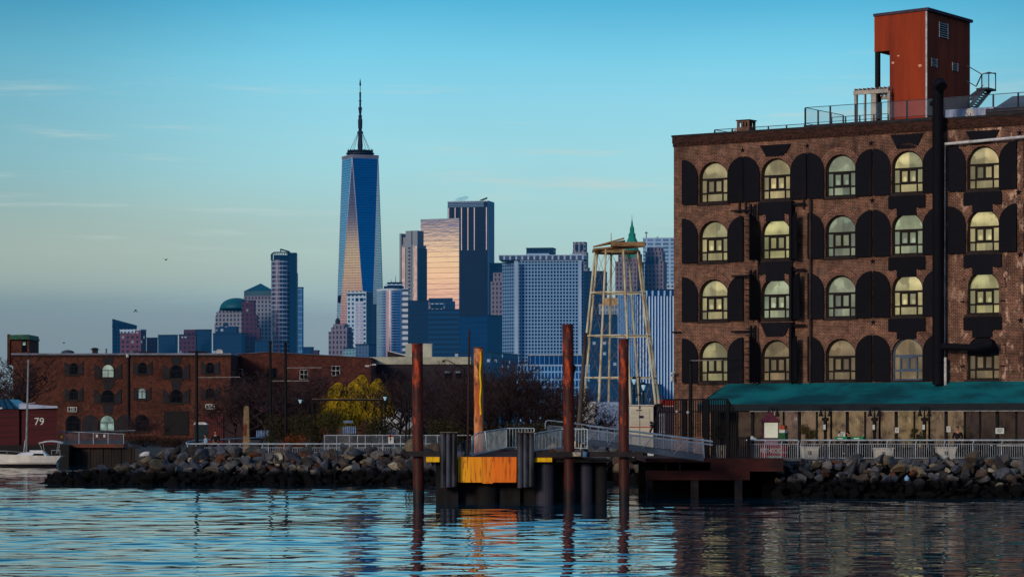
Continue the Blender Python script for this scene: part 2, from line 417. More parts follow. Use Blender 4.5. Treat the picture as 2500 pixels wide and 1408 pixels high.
def scatter(fn, p0, p1, step, rows, scale, bank):
    for j in range(rows):
        v = 0.02 + 1.06*j/(rows-1); px = p0 + RD.random()*step
        while px < p1:
            q = fn(px + RD.uniform(-4,4), max(0, v + RD.uniform(-.05,.05)))
            s = scale*RD.choice((0.5,0.65,0.8,0.95,1.1,1.3,1.7))
            cand.append((Vector(q)+Vector((0, RD.uniform(-.2,.2), RD.uniform(-.12,.12))), s, bank, px, v))
            px += step*s/scale*RD.uniform(0.8,1.15)
scatter(bank_left, 120, 1000, 19, 11, 0.64, 'left')
scatter(bank_left, 1000, 1640, 34, 8, 0.95, 'left')
scatter(bank_right, 1895, 2560, 22, 10, 0.50, 'right')
RD.shuffle(cand)
cand.sort(key=lambda c: -(c[1] / c[0].y) * (0.35 if (1060 < c[3] < 1490) else 1))
rest = MB(); tones = []
for i, (q, s, bank, px, v) in enumerate(cand):
    me = RM[RD.randrange(16)]; rot = (RD.uniform(-.6,.6), RD.uniform(-.9,.9), RD.uniform(0,6.28))
    if i < 296:
        o = bpy.data.objects.new('riprap_rock', me); COL.objects.link(o)
        o.location = q; o.rotation_euler = rot; o.scale = (s, s, s)
        if bank == 'left':
            tag(o, 'dark wet boulder near the waterline of the long left rock bank' if v < 0.55 else 'grey angular boulder in the dry upper part of the long left rock bank', 'rock',
                'wet boulders of the left rock bank' if v < 0.55 else 'dry boulders of the left rock bank')
        else:
            tag(o, 'dark wet boulder near the waterline below the awning warehouse' if v < 0.55 else 'mixed grey or brown boulder under the railing of the awning warehouse', 'rock',
                'wet boulders below the warehouse' if v < 0.55 else 'dry boulders below the warehouse railing')
    else:
        from mathutils import Euler
        M = Matrix.Translation(q) @ Euler(rot).to_matrix().to_4x4() @ Matrix.Scale(s, 4)
        tones += [RD.random()]*len(me.vertices)
        rest.add([M @ w.co for w in me.vertices], [tuple(p.vertices) for p in me.polygons])
rb_ = rest.build('riprap_rubble', rm); ta = rb_.data.attributes.new('tone', 'FLOAT', 'POINT'); ta.data.foreach_set('value', tones)
tag(rb_, 'smaller rocks filling the gaps of both riprap banks', 'rubble', kind='stuff')
# ================================================================== awning warehouse
A0 = (PX(1645,170.0), 170.0); AN = 33.6; ca_, sa_ = math.cos(rad(AN)), math.sin(rad(AN))
BF = frame(A0[0], A0[1], -AN)
def bs_(px, y=0.0):
    k = (px-CX)/F
    return (k*(170.0+y*ca_) - A0[0] - y*sa_)/(ca_+k*sa_)
def bY(s, y=0.0): return 170.0 - s*sa_ + y*ca_
def bz(py, s, y=0.0): return PZ(py, bY(s, y))
M_brick = brick_mat('old_red_brick', (112,70,54), (80,48,39), (146,124,106), patch=(205,170,145), px0=(16.5, 20.5))
M_brick2 = brick_mat('arch_brick', (126,82,66), (98,60,50), (150,128,112), dirt=0.3)
M_corb = pm('corbelled_brick', (70,42,34), (38,24,20), 3.0, (1,1,4), rough=0.9, bump=0.4)
M_blk = pm('black_iron_paint', (13,14,23), (22,20,25), 1.6, (1,1,0.3), rough=0.8, lo=0.5, hi=0.75, rnd=0.3, bump=0.1, spec=0.15)
M_frm = pm('dark_window_frame', (26,18,17), (17,12,12), 2.0, rough=0.7, spec=0.2)
M_frb = pm('blue_grey_window_frame', (70,88,112), (52,66,88), 2.0, rough=0.5)
M_sill = pm('dark_stone_sill', (48,38,36), (30,24,24), 2.0, rough=0.8)
def pane_mat(name, stops, k, curtain=0.5):
    m, t = newmat(name); co = t.coords(); x, y, z = t.sep(co)
    r = t.n('ShaderNodeObjectInfo').outputs['Random']
    off = t.comb(t.math('MULTIPLY', r, 37.0), 0.0, t.math('MULTIPLY', r, 13.0))
    c = t.ramp(r, stops, 'CONSTANT')
    row = t.math('ADD', t.math('GREATER_THAN', z, 0.55), t.math('MULTIPLY', t.math('GREATER_THAN', z, 1.4), 1.0)); colm = t.math('MULTIPLY', t.math('FLOOR', t.math('MULTIPLY', x, 1.95)), t.math('LESS_THAN', z, 1.4))
    wn = t.n('ShaderNodeTexWhiteNoise', noise_dimensions='3D'); t.link(t.comb(colm, row, t.math('MULTIPLY', r, 91.0)), wn.inputs[0])
    c = t.mix(1.0, c, t.ramp(wn.outputs[0], [(0, (0.55,0.6,0.66,1)), (0.5, (0.9,0.92,0.9,1)), (1, (1.25,1.2,1.1,1))]), 'MULTIPLY')
    n1 = t.noise(co, 1.0, 3, 0.5, (0.9,1,0.8), off); n2 = t.noise(co, 1.0, 2, 0.5, (5.5,1,0.45), off)
    f = t.math('MULTIPLY', t.ramp(n1, [(0.3, (0.55,)*3+(1,)), (0.5, (0.85,)*3+(1,)), (0.72, (1.3,)*3+(1,))]), t.math('MULTIPLY_ADD', n2, curtain, 1.0-curtain*0.5))
    hl_ = t.smooth(t.math('ABSOLUTE', t.math('SUBTRACT', z, 1.95)), 0.55, 0.0, 0.0, 0.5)   # brighter glow painted into the arch part of the pane
    f = t.math('ADD', f, t.math('MULTIPLY', hl_, t.math('GREATER_THAN', n1, 0.5)))
    if 'lit' in name:
        dx = t.math('SUBTRACT', t.math('ABSOLUTE', x), 0.28); dz = t.math('SUBTRACT', z, 0.80)
        dd = t.math('SQRT', t.math('ADD', t.math('MULTIPLY', dx, dx), t.math('MULTIPLY', t.math('MULTIPLY', dz, dz), 0.6)))
        lamp = t.math('MULTIPLY', t.smooth(dd, 0.17, 0.05), t.math('GREATER_THAN', t.math('FRACT', t.math('MULTIPLY', r, 17.0)), 0.45)); f = t.math('MULTIPLY_ADD', lamp, 0.8, f)  # lampshade glow painted on the pane as two bright spots
    e = t.mix(1.0, c, t.comb(f, f, f), 'MULTIPLY')
    p = t.bsdf(lin((40,42,38)), 0.12, emi=e, es=k, spec=0.4)
    return m
M_pane = pane_mat('lit_window_pane', [(0, lin((166,172,136))), (0.15, lin((138,150,124))), (0.3, lin((168,160,118))), (0.45, lin((128,138,118))), (0.6, lin((154,142,106))), (0.75, lin((164,160,114))), (0.9, lin((146,156,130)))], 0.88)
M_pane_dim = pane_mat('dim_window_pane', [(0, lin((140,136,100))), (0.3, lin((122,108,82))), (0.6, lin((132,128,104)))], 0.75)

bld = thing('brick_warehouse', 'four-storey brick warehouse with arched lit windows, black shutters and a teal awning', 'warehouse', fr=frame(A0[0], A0[1], -AN, 1.55))
SC = [2.74, 6.94, 11.18, 15.43, 20.11, 24.7]; HW = 0.97
ROW = [(6.40,2.45), (10.07,2.45), (13.57,2.42), (17.08,2.42)]
SP = 1.47       # springing height above the sill
L_ = 28.0; ZT = 21.12
def arch_pts(n=14, hw=HW, top=2.42, sp=SP):
    return [(-hw*math.cos(math.pi*i/n), sp + (top-sp)*math.sin(math.pi*i/n)) for i in range(n+1)]
mb = MB(BF)
# facade with real arched openings and brick reveals
xs0 = 0.0; q = []
for sc_ in SC:
    mb.add([(xs0,0,0),(sc_-HW,0,0),(sc_-HW,0,ZT),(xs0,0,ZT)], [(0,1,2,3)]); xs0 = sc_+HW
    zprev = 0.0
    for zb_, h in ROW:
        mb.add([(sc_-HW,0,zprev),(sc_+HW,0,zprev),(sc_+HW,0,zb_),(sc_-HW,0,zb_)], [(0,1,2,3)])
        ap = arch_pts(top=h); znext = [r for r in ROW if r[0] > zb_]
        zn = zb_ + h + 0.35
        for (xa, za), (xb, zbb) in zip(ap, ap[1:]):
            mb.add([(sc_+xa,0,zb_+za),(sc_+xb,0,zb_+zbb),(sc_+xb,0,zn),(sc_+xa,0,zn)], [(0,1,2,3)])
        out = [(-HW,0),(HW,0)] + [(x_, z_) for x_, z_ in reversed(ap)]
        for i in range(len(out)):
            (xa, za), (xb, zbb) = out[i], out[(i+1)%len(out)]
            mb.add([(sc_+xa,0,zb_+za),(sc_+xb,0,zb_+zbb),(sc_+xb,0.34,zb_+zbb),(sc_+xa,0.34,zb_+za)], [(0,1,2,3)])
        zprev = zn
    mb.add([(sc_-HW,0,zprev),(sc_+HW,0,zprev),(sc_+HW,0,ZT),(sc_-HW,0,ZT)], [(0,1,2,3)])
mb.add([(xs0,0,0),(L_,0,0),(L_,0,ZT),(xs0,0,ZT)], [(0,1,2,3)])
D_ = 34.0
mb.add([(0,0,0),(0,D_,0),(0,D_,ZT),(0,0,ZT)], [(0,1,2,3)]); mb.add([(L_,0,0),(L_,D_,0),(L_,D_,ZT),(L_,0,ZT)], [(3,2,1,0)])
mb.add([(0,D_,0),(L_,D_,0),(L_,D_,ZT),(0,D_,ZT)], [(0,1,2,3)])
wall = mb.build('wall', M_brick, bld)
mb = MB(BF); mb.box(0.35,L_-0.3,0.36,D_-0.3,20.5,20.75); roof = mb.build('roof', pm('roof_felt', (52,50,52), (38,38,40), 0.6, rough=0.95), bld)
mb = MB(BF); mb.box(-0.10,L_+0.1,-0.13,0.30,ZT-0.02,ZT+0.10); mb.box(-0.10,0.3,0.30,D_,ZT-0.02,ZT+0.10)
mb.build('coping', pm('dark_coping', (44,40,42), (28,26,28), 2, rough=0.8), bld)
mb = MB(BF); mb.box(-0.06,L_,-0.10,-0.001,20.72,ZT-0.02); mb.box(-0.04,L_,-0.055,-0.001,20.52,20.72)
for i in range(92): mb.box(i*0.30,i*0.30+0.15,-0.095,-0.056,20.58,20.72)
mb.build('cornice', M_corb, bld)
# shared window meshes
def window_meshes(h):
    ap = arch_pts(20, top=h); out = [(-HW,0),(HW,0)] + list(reversed(ap))
    fr = MB()
    def ring(o, k, y0, y1):
        inner = [(x_*(1-k/HW), k + z_*(h-2*k)/h) for x_, z_ in o]; n = len(o)
        vs = [(x_, y0, z_) for x_, z_ in o] + [(x_, y0, z_) for x_, z_ in inner] + [(x_, y1, z_) for x_, z_ in inner]
        fr.add(vs, [(i, (i+1)%n, n+(i+1)%n, n+i) for i in range(n)] + [(n+i, n+(i+1)%n, 2*n+(i+1)%n, 2*n+i) for i in range(n)])
    ring(out, 0.085, 0.16, 0.26)
    fr.box(-HW+.05, HW-.05, 0.15, 0.25, SP-0.14, SP-0.02)          # transom under the arch
    fr.box(-HW+.05, HW-.05, 0.15, 0.25, 0.50, 0.60)
    for x_, w_ in ((-0.50,0.11),(0.0,0.13),(0.50,0.11)): fr.box(x_-w_/2, x_+w_/2, 0.152, 0.248, 0.60, SP-0.14)
    for x_ in (-0.53,0.53): fr.box(x_-0.03, x_+0.03, 0.152, 0.248, 0.06, 0.50)
    for a_, b_ in ((-0.445,-0.065),(0.065,0.445)): 
        fr.box(a_, b_, 0.153, 0.247, 0.60, 0.66); fr.box(a_, b_, 0.153, 0.247, SP-0.21, SP-0.14)
    pn = MB(); n = len(out)
    pn.add([(x_, 0.27, z_) for x_, z_ in out], [tuple(range(n))])
    return fr, pn
frame_m = window_meshes(2.42)[0].data('window', M_frm); frame_b = window_meshes(2.42)[0].data('window', M_frb)
pane_m = window_meshes(2.42)[1].data('pane', M_pane); pane_d = window_meshes(2.42)[1].data('pane', M_pane_dim)
s_ = MB(); s_.box(-HW-0.14, HW+0.14, -0.09, 0.15, -0.16, -0.002); sill_m = s_.data('sill', M_sill)
# arch surround: two corbelled rings of header bricks
s_ = MB()
for r0, r1, yo in ((0.02,0.14,-0.04),(0.14,0.30,-0.07),(0.30,0.42,-0.10)):
    pts = 30
    for i in range(pts):
        a0 = math.pi*(i+0.06)/pts; a1 = math.pi*(i+0.94)/pts
        c = [(-(HW+r)*math.cos(a_), SP+(2.42-SP+r)*math.sin(a_)) for r, a_ in ((r0,a0),(r1,a0),(r1,a1),(r0,a1))]
        s_.prism(c, yo, -0.001)
    for sx in (-1,1):
        if r0 < 0.1: s_.box(min(sx*(HW+r0), sx*(HW+r1)), max(sx*(HW+r0), sx*(HW+r1)), yo, -0.001, 0.0, SP)
ring_m = s_.data('arch_surround', M_brick2)
LW = 1.06
def leaf(side):    # hinge at x=0, free edge at x=side*LW; taller at the free edge
    n = 10; pts = [(0, 0), (0, SP+0.12)]
    for i in range(1, n+1):
        a_ = math.pi/2*i/n; pts.append((LW*math.sin(a_)*1.0 if False else LW*(1-math.cos(a_)), SP+0.12 + (2.68-SP-0.12)*math.sin(a_)))
    pts.append((LW, 0)); pts = [(side*x_, z_) for x_, z_ in pts]
    if side < 0: pts = pts[::-1]
    m_ = MB(); m_.prism(pts, -0.055, -0.005)
    m_.box(min(side*(LW-0.05),side*LW), max(side*(LW-0.05),side*LW), -0.075, -0.056, 0.0, 2.6); m_.box(min(0,side*LW*.97), max(0,side*LW*.97), -0.070, -0.056, 0.0, 0.05)
    for zz in (0.35, 1.25): m_.box(min(0.04*side, 0.7*side), max(0.04*side, 0.7*side), -0.075, -0.056, zz, zz+0.06)
    return m_
leafR = leaf(1).data('shutter', M_blk); leafL = leaf(-1).data('shutter', M_blk)
zoff = -1.55
for ci, sc_ in enumerate(SC):
    for ri, (zb_, h) in enumerate(ROW):
        dim = ri == 0 or ci == 5
        bl = ci == 3 and ri == 0
        w = inst('window', frame_b if bl else frame_m, bld, (sc_, 0, zb_+zoff))
        if bl: w['label'] = 'window with a pale blue-grey frame'
        inst('pane', pane_d if dim else pane_m, w)
        inst('sill', sill_m, bld, (sc_, 0, zb_+zoff))
        inst('arch_surround', ring_m, bld, (sc_, 0, zb_+zoff))
        # shutters
        rr = 0.0; ll = 0.0; hasR = hasL = True
        if ri < 3 and ci == 1: ll = rad(-82); rr = rad(-40) if ri != 1 else rad(-30)
        if ri < 3 and ci == 0: rr = 0.0
        if ci == 4 and ri < 2: hasL = hasR = False
        if ci == 5 and ri < 3: ll = 0
        if hasR: inst('shutter', leafR, bld, (sc_+HW+0.045, -0.11, zb_-0.06+zoff), rr)
        if hasL: inst('shutter', leafL, bld, (sc_-HW-0.045, -0.11, zb_-0.06+zoff), -ll)
# arch of the lowest right window boarded black
ap = arch_pts(16, top=2.42); m_ = MB(BF); m_.prism([(20.11+x_, 6.40+z_) for x_, z_ in [(-HW,SP-0.1),(HW,SP-0.1)]+list(reversed(ap))], 0.06, 0.12)
m_.build('arch_board', M_blk, bld)
# black painted plates above and between windows
def trap(sc_, z0, z1, wt, wb, y=-0.10):
    m_ = MB(BF); m_.prism([(sc_-wb/2, z0), (sc_+wb/2, z0), (sc_+wt/2, z1), (sc_-wt/2, z1)], y, -0.001); m_.build('black_plate', M_blk, bld)
def rectp(sc_, ztop, zbot, w):
    m_ = MB(BF); m_.prism([(sc_-0.62, zbot-0.42), (sc_+0.62, zbot-0.42), (sc_+0.62, zbot), (sc_+w/2, zbot), (sc_+w/2, ztop), (sc_-w/2, ztop), (sc_-w/2, zbot), (sc_-0.62, zbot)], -0.115, -0.001)
    m_.build('black_plate', M_blk, bld)
for c_, zt in ((6.94,20.28),(15.43,20.42),(20.11,20.36)): trap(c_, 19.62, zt, 2.05, 1.2)
trap(6.94, 9.02, 9.86, 2.0, 1.2)
for c_ in (6.94, 15.43, 20.11):
    for ri in (3, 2, 1):
        if c_ == 6.94 and ri == 1: continue
        zb_ = ROW[ri][0]; rectp(c_, zb_-0.17, zb_-0.88, 2.3)
# star shaped wall anchors
def star(px, py):
    s = bs_(px); z = bz(py, s); m_ = MB(BF)
    pts = [(s + (0.21 if k%2==0 else 0.085)*math.sin(math.pi*k/5), z + (0.21 if k%2==0 else 0.085)*math.cos(math.pi*k/5)) for k in range(10)]
    n = 10; m_.add([(x_, -0.005, z_) for x_, z_ in pts]+[(s,-0.07,z)], [(i,(i+1)%n,n) for i in range(n)]); m_.build('star_anchor', M_blk, bld)
for p_ in ((1813,367),(1971,357),(2127,350),(2130,490),(2131,638),(2132,787),(2490,325),(2487,470),(2491,622),(2492,782)): star(*p_)
# vertical shafts of old fire escape hardware between the first windows
def vpipe(px, py0, py1, r, y=-0.35, m=M_blk, par=None, nm='downspout'):
    s = bs_(px, y); m_ = MB(BF); m_.tube((s,y,bz(py1,s,y)), (s,y,bz(py0,s,y)), r, n=10); return m_.build(nm, m, par or bld)
for py0, py1 in ((500,636),(660,782),(795,935)):
    m_ = MB(BF)
    for px in (1832,1843): s = bs_(px,-0.4); m_.box(s-0.05,s+0.07,-0.42,-0.3,bz(py1,s),bz(py0,s))
    for k in range(9):
        zz = bz(py1,5.3)+ (bz(py0,5.3)-bz(py1,5.3))*(k+0.5)/9; m_.box(bs_(1826),bs_(1846),-0.33,-0.29,zz-0.03,zz+0.03)
    m_.box(bs_(1792),bs_(1846),-0.34,-0.24,bz(py0+16,5),bz(py0+12,5))
    m_.build('iron_bracket', M_blk, bld)
    m_ = MB(BF)
    s = bs_(1938); m_.box(s-0.06,s+0.1,-0.5,-0.1,bz(py1,s),bz(py0-8,s)); m_.box(s,bs_(1972),-0.34,-0.26,bz(py0+2,s),bz(py0-3,s))
    m_.build('iron_bracket', M_blk, bld)
vpipe(1978,486,936,0.075, -0.2, pm('brown_pipe', (62,48,44), (40,30,28), 2)); vpipe(1805,490,520,0.06,-0.1,M_sill); vpipe(1820,490,520,0.06,-0.1,M_sill); vpipe(1962,486,510,0.06,-0.1,M_sill)
# hinge stubs by the unshuttered windows
m_ = MB(BF)
for z_ in (7.1, 8.3, 10.75, 12.0):
    for sx in (-1,1): m_.box(20.11+sx*1.22-0.14, 20.11+sx*1.22+0.14, -0.07, -0.002, z_, z_+0.07)
m_.build('hinge_stub', M_blk, bld)
m_ = MB(BF); m_.box(-0.02, 0.55, -0.16, -0.10, bz(811,0.2)-.05, bz(811,0.2)+.05); m_.build('tie_bar', M_blk, bld)

# ---------------- tall black flue with crook, attached in front of the facade
fl = thing('flue_pipe', 'tall black flue pipe with hooked top running up the brick facade', 'flue pipe', fr=frame(*(BF @ Vector((bs_(2290,-0.7),-0.7,0)))[:2], -AN, 6.0))
s = bs_(2290,-0.7); z0 = bz(938,s,-.7); z1 = bz(232,s,-.7)
m_ = MB(BF); m_.tube((s,-0.7,z0),(s,-0.7,z1),0.315,n=18)
for zz in (z0+1.2, z0+4.6, z0+8.0, z0+11.5, z0+15): m_.tube((s,-0.7,zz),(s,-0.7,zz+0.12),0.335,n=18)
m_.build('flue', M_blk, fl, smooth=False)
m_ = MB(BF); pts = [(s,-0.7,z1),(s+0.02,-0.72,z1+0.38),(s+0.12,-0.9,z1+0.58),(s+0.32,-1.15,z1+0.58),(s+0.48,-1.3,z1+0.35)]
for i in range(4): m_.tube(pts[i], pts[i+1], 0.32, 0.34, 16)
m_.tube((s-0.18,-0.7,z1-0.55),(s-0.42,-0.85,z1-0.45),0.14,n=10); m_.build('cowl', M_blk, fl)
s2 = bs_(2432,-0.9); m_ = MB(BF); zz = bz(845,s,-.7)
m_.tube((s,-0.72,zz),(s2-1.2,-0.8,zz-0.12),0.20,n=14); m_.tube((s2-1.2,-0.8,zz-0.12),(s2-0.55,-0.95,zz+0.02),0.24,n=14); m_.tube((s2-0.55,-0.95,zz+0.02),(s2-0.1,-1.0,zz+0.1),0.27,0.22,n=14); m_.build('branch_duct', M_blk, fl)
# ---------------- white rain pipe
wp = thing('rain_pipe', 'white rain pipe crossing the top right of the brick facade then dropping down', 'pipe', fr=frame(*(BF @ Vector((bs_(2306,-0.3),-0.3,0)))[:2], -AN, 6.0))
M_wht = pm('white_painted_pipe', (205,205,205), (160,158,155), 2, rough=0.4)
s = bs_(2307,-0.4); m_ = MB(BF)
m_.tube((s,-0.4,bz(352,s,-.4)),(bs_(2600,-.4),-0.4,bz(337,bs_(2500,-.4),-.4)+0.13),0.085,n=12); m_.tube((s,-0.4,bz(352,s,-.4)+.02),(s-.02,-0.4,bz(905,s,-.4)),0.025,n=8)
m_.build('pipe_run', M_wht, wp)
m_ = MB(BF); s = bs_(2308,-0.5); m_.tube((s,-0.5,bz(940,s,-.5)),(s,-0.5,bz(872,s,-.5)),0.085,n=12); m_.build('lower_pipe', M_wht, wp)

# ---------------- teal awning
M_teal = pm('teal_awning_canvas', (2,108,114), (0,66,76), 0.5, (0.6,1,1.6), rough=0.75, bump=0.25, bd=0.08)
aw = thing('awning', 'long teal canvas awning with dark valance over the restaurant windows', 'awning', fr=frame(*(BF @ Vector((3.5,-3,0)))[:2], -AN, 4.6))
zt = 6.28; ze = 5.03; d = 3.0; sL = 3.75; sE = 3.35; sR = 27.6
m_ = MB(BF); N = 40; vs = []; fs = []
for i in range(N+1):
    for j in range(5):
        v = j/4; a_ = sL+(sR-sL)*i/N; b_ = sE+(sR-sE)*i/N; x_ = a_+(b_-a_)*v
        sag = -0.10*math.sin(math.pi*v)*(0.6+0.4*abs(math.sin(i*math.pi/4.0)))
        vs.append((x_, -0.13+(-d+0.13)*v, zt+(ze-zt)*v+sag))
for i in range(N):
    for j in range(4): fs.append((i*5+j, (i+1)*5+j, (i+1)*5+j+1, i*5+j+1))
m_.add(vs, fs); m_.add([(sL,-0.13,zt),(sE,-d,ze),(sE,-0.13,ze)], [(0,1,2)])
m_.build('canopy', M_teal, aw, smooth=True)
m_ = MB(BF); m_.box(sE,sR,-d-0.02,-d+0.02,4.66,ze+0.01); m_.box(sE,sE+0.04,-d+0.02,-0.13,4.66,ze-0.005); m_.build('valance', pm('dark_valance', (16,30,38), (10,20,27), 1.5, rough=0.7), aw)
m_ = MB(BF); m_.box(sE+1.4,sR,-d-0.05,-d+0.05,4.60,4.645); m_.build('gutter', pm('pale_gutter', (150,150,146), (110,110,108), 2, rough=0.5), aw)

# ---------------- restaurant front under the awning
M_dim = pane_mat('dim_restaurant_pane', [(0, lin((150,124,92))), (0.2, lin((138,118,84))), (0.4, lin((128,104,84))), (0.55, lin((112,96,84))), (0.72, lin((146,128,92))), (0.88, lin((100,84,78)))], 0.5, 1.4)
M_dark = pane_mat('dark_restaurant_pane', [(0, lin((50,44,44))), (0.35, lin((34,32,36))), (0.6, lin((66,54,50))), (0.8, lin((40,40,48)))], 0.35, 0.9)
def rest_mat(name, dark):
    m, t = newmat(name); co = t.coords(); r = t.n('ShaderNodeObjectInfo').outputs['Random']; off = t.comb(t.math('MULTIPLY', r, 53.0), 0.0, t.math('MULTIPLY', r, 3.0))
    a = t.noise(co, 1.0, 4, 0.6, (1.6,1,1.3), off); b = t.noise(co, 1.0, 2, 0.5, (11,1,1.6), off); z = t.sep(co)[2]
    c = t.mix(t.smooth(a, 0.28, 0.62), lin((46,36,31)), t.mix(r, lin((152,128,90)), lin((120,98,84))))
    c = t.mix(t.math('MULTIPLY', t.smooth(b, 0.6, 0.72), t.smooth(z, 1.5, 2.2)), c, lin((200,184,150)))
    c = t.mix(t.math('MULTIPLY', t.smooth(z, 1.25, 0.75), t.smooth(b, 0.4, 0.55)), c, lin((22,18,20)))
    t.bsdf(lin((26,26,28)), 0.1, emi=c, es=0.10 if dark else 0.58, spec=0.4); return m
M_dim = rest_mat('restaurant_glass', False); M_dark = rest_mat('unlit_restaurant_glass', True)
M_post = pm('black_steel_post', (14,14,19), (9,9,12), 2, rough=0.7, spec=0.2)
sf = thing('restaurant_front', 'glazed restaurant front with black posts beneath the teal awning', 'shopfront', fr=frame(*(BF @ Vector((3.5,-2.6,0)))[:2], -AN, 1.98))
y0 = -2.6
s = bs_(1800, y0); k = 0
while s < 27:
    w = 0.17 if k%3 == 1 else 0.09
    m_ = MB(BF); m_.box(s-w/2, s+w/2, y0-0.06, y0+0.06, 1.98, 4.66); m_.build('post', M_post, sf)
    w2 = 1.02 + 0.12*math.sin(k*2.1)
    dk = bs_(2350,y0) < s < bs_(2560,y0) or s < bs_(1838,y0)
    m_ = MB(); m_.box(-0.5*w2+0.03, 0.5*w2-0.03, 0, 0.02, 0.62, 2.66)
    q_ = m_.build('pane', M_dark if dk else M_dim, sf, local=True); q_.location = (s+w2/2-3.5, 0.02, 0)
    s += w2; k += 1
m_ = MB(BF); m_.box(bs_(1800,y0), 27, y0-0.03, y0+0.03, 1.98, 2.58); m_.build('base_panel', pm('dark_base_panel', (36,30,34), (24,22,26), 1, rough=0.7), sf)
m_ = MB(BF); m_.box(bs_(1690,y0), bs_(1800,y0)-0.05, -0.4, -0.3, 1.98, 4.66); m_.build('shade_sheet', pm('painted_shade', (18,18,22), (10,10,12), 1), sf)  # flat dark sheet standing in for shade under the awning's left end
m_ = MB(BF); m_.box(bs_(2345,y0), 27, y0-0.10, y0-0.065, 2.7, 2.74)
m_.build('inner_handrail', M_wht, sf)
def paper(px, py0, py1, w, m, y=-2.75, lab=None, name='notice', hgt=None):
    s = bs_(px, y); o = thing(name, lab, 'notice', fr=frame(*(BF @ Vector((s,y,0)))[:2], -AN, bz(py1,s,y)))
    m_ = MB(BF); m_.box(s-w/2, s+w/2, y-0.01, y+0.01, bz(py1,s,y), bz(py0,s,y)); m_.build('sheet', m, o)
    m_ = MB(BF)
    for k in range(4):
        zz = bz(py1,s,y)+(bz(py0,s,y)-bz(py1,s,y))*(0.2+0.18*k); m_.box(s-w*0.35, s+w*(0.35 if k%2 else 0.2), y-0.016, y-0.011, zz, zz+0.02)
    m_.build('print_lines', M_post, o)
    return o
M_pap = pm('white_paper', (205,212,206), (180,186,180), 3, rough=0.6)
paper(2190, 1043, 1056, 0.24, M_pap, lab='small white notice on a stand before the third awning lamp', )
paper(2316, 1040, 1054, 0.24, M_pap, lab='white notice on the glass near the right white planter')
paper(2441, 1044, 1058, 0.5, M_pap, lab='wide white notice on the darkest glass at the far right')
paper(2055, 1054, 1067, 0.44, M_pap, y=-2.95, lab='white menu board above the left green counter')
for px, lb in ((2056,'green counter box under the white menu board'), (2096,'green counter box beside the seated silhouette')):
    s = bs_(px,-3.0); o = thing('green_counter', lb, 'counter', fr=frame(*(BF @ Vector((s,-3,0)))[:2], -AN, 1.98))
    m_ = MB(BF); m_.box(s-.36,s+.36,-3.15,-2.85,1.98,bz(1074,s,-3)); m_.build('front', M_post, o)
    m_ = MB(BF); m_.box(s-.38,s+.38,-3.17,-2.83,bz(1074,s,-3)+.002,bz(1065,s,-3)); m_.build('top_band', pm('bright_green_board', (12,140,88), (8,110,70), 3), o)
    m_ = MB(BF); m_.box(s-.2,s+.12,-3.175,-3.171,bz(1071,s,-3),bz(1068,s,-3)); m_.build('pale_strip', M_pap, o)
# twin bell lamps in front of the posts
def twin_lamp(px, lb):
    y = -3.3; s = bs_(px,y); o = thing('twin_bell_lamp', lb, 'lamp', fr=frame(*(BF @ Vector((s,y,0)))[:2], -AN, 1.98), group='twin bell lamps along the awning')
    m_ = MB(BF); m_.lathe([(0.14,1.98),(0.14,2.2),(0.10,2.25),(0.09,3.4),(0.11,3.5),(0.11,4.2),(0.05,4.3),(0.03,4.7)], s, y, 12); m_.build('pole', M_post, o)
    m_ = MB(BF); m_.box(s-.17,s+.17,y-.1,y+.1,bz(1027,s,y),bz(1019,s,y)); m_.build('junction_box', M_post, o)
    for sx in (-1,1):
        m_ = MB(BF); m_.path([(s,y,4.66),(s+sx*.1,y,4.86),(s+sx*.22,y,4.84),(s+sx*.28,y,4.66)],0.022,6); m_.build('arm', M_post, o)
        m_ = MB(BF); m_.lathe([(0.02,4.70),(0.05,4.66),(0.10,4.45),(0.15,4.33),(0.02,4.33)], s+sx*.28, y, 12); m_.build('shade', M_post, o)
    m_ = MB(BF); m_.box(s-.07,s+.07,y-.11,y-.095,bz(1048,s,y),bz(1036,s,y)); m_.build('number_plate', M_pap, o)
for px, lb in ((1887,'twin bell lamp rising behind the red-roofed kiosk'), (2015,'twin bell lamp right of the potted conifer'), (2135,'twin bell lamp above the middle white planter'), (2257,'twin bell lamp left of the right white planter')): twin_lamp(px, lb)

# things standing behind the glass and on the patio
M_gr2 = pm('green_cushion', (30,96,60), (22,74,46), 3); M_or2 = pm('orange_cushion', (190,84,44), (150,64,36), 3)
s = bs_(1912,-3.1); o = thing('cushion_stack', 'stack of orange, white and green cushions right of the kiosk', 'cushions', fr=frame(*(BF @ Vector((s,-3.1,0)))[:2], -AN, 1.98))
for k_, (a_, b_, m2) in enumerate(((1074,1066,M_gr2),(1065.6,1056,M_gr2),(1055.6,1048,M_pap),(1047.6,1038,M_or2))):
    m_ = MB(BF); w_ = .22-.02*k_; m_.box(s-w_,s+w_,-3.25,-2.9,bz(a_,s,-3.1),bz(b_,s,-3.1)); m_.build('cushion', m2, o)
m_ = MB(BF); m_.box(s-.18,s+.18,-3.2,-2.95,1.98,bz(1074.3,s,-3.1)); m_.build('crate', M_post, o)
s = bs_(1836,-3.2); o = thing('white_parasol', 'small white folded-out parasol top left of the kiosk', 'parasol', fr=frame(*(BF @ Vector((s,-3.2,0)))[:2], -AN, 1.98))
m_ = MB(BF); m_.lathe([(.45,bz(1075,s,-3.2)),(.05,bz(1064,s,-3.2)),(.01,bz(1063,s,-3.2))], s, -3.2, 8); m_.build('canopy', M_pap, o); m_ = MB(BF); m_.tube((s,-3.2,1.98),(s,-3.2,bz(1075,s,-3.2)),.025); m_.build('pole', M_post, o)
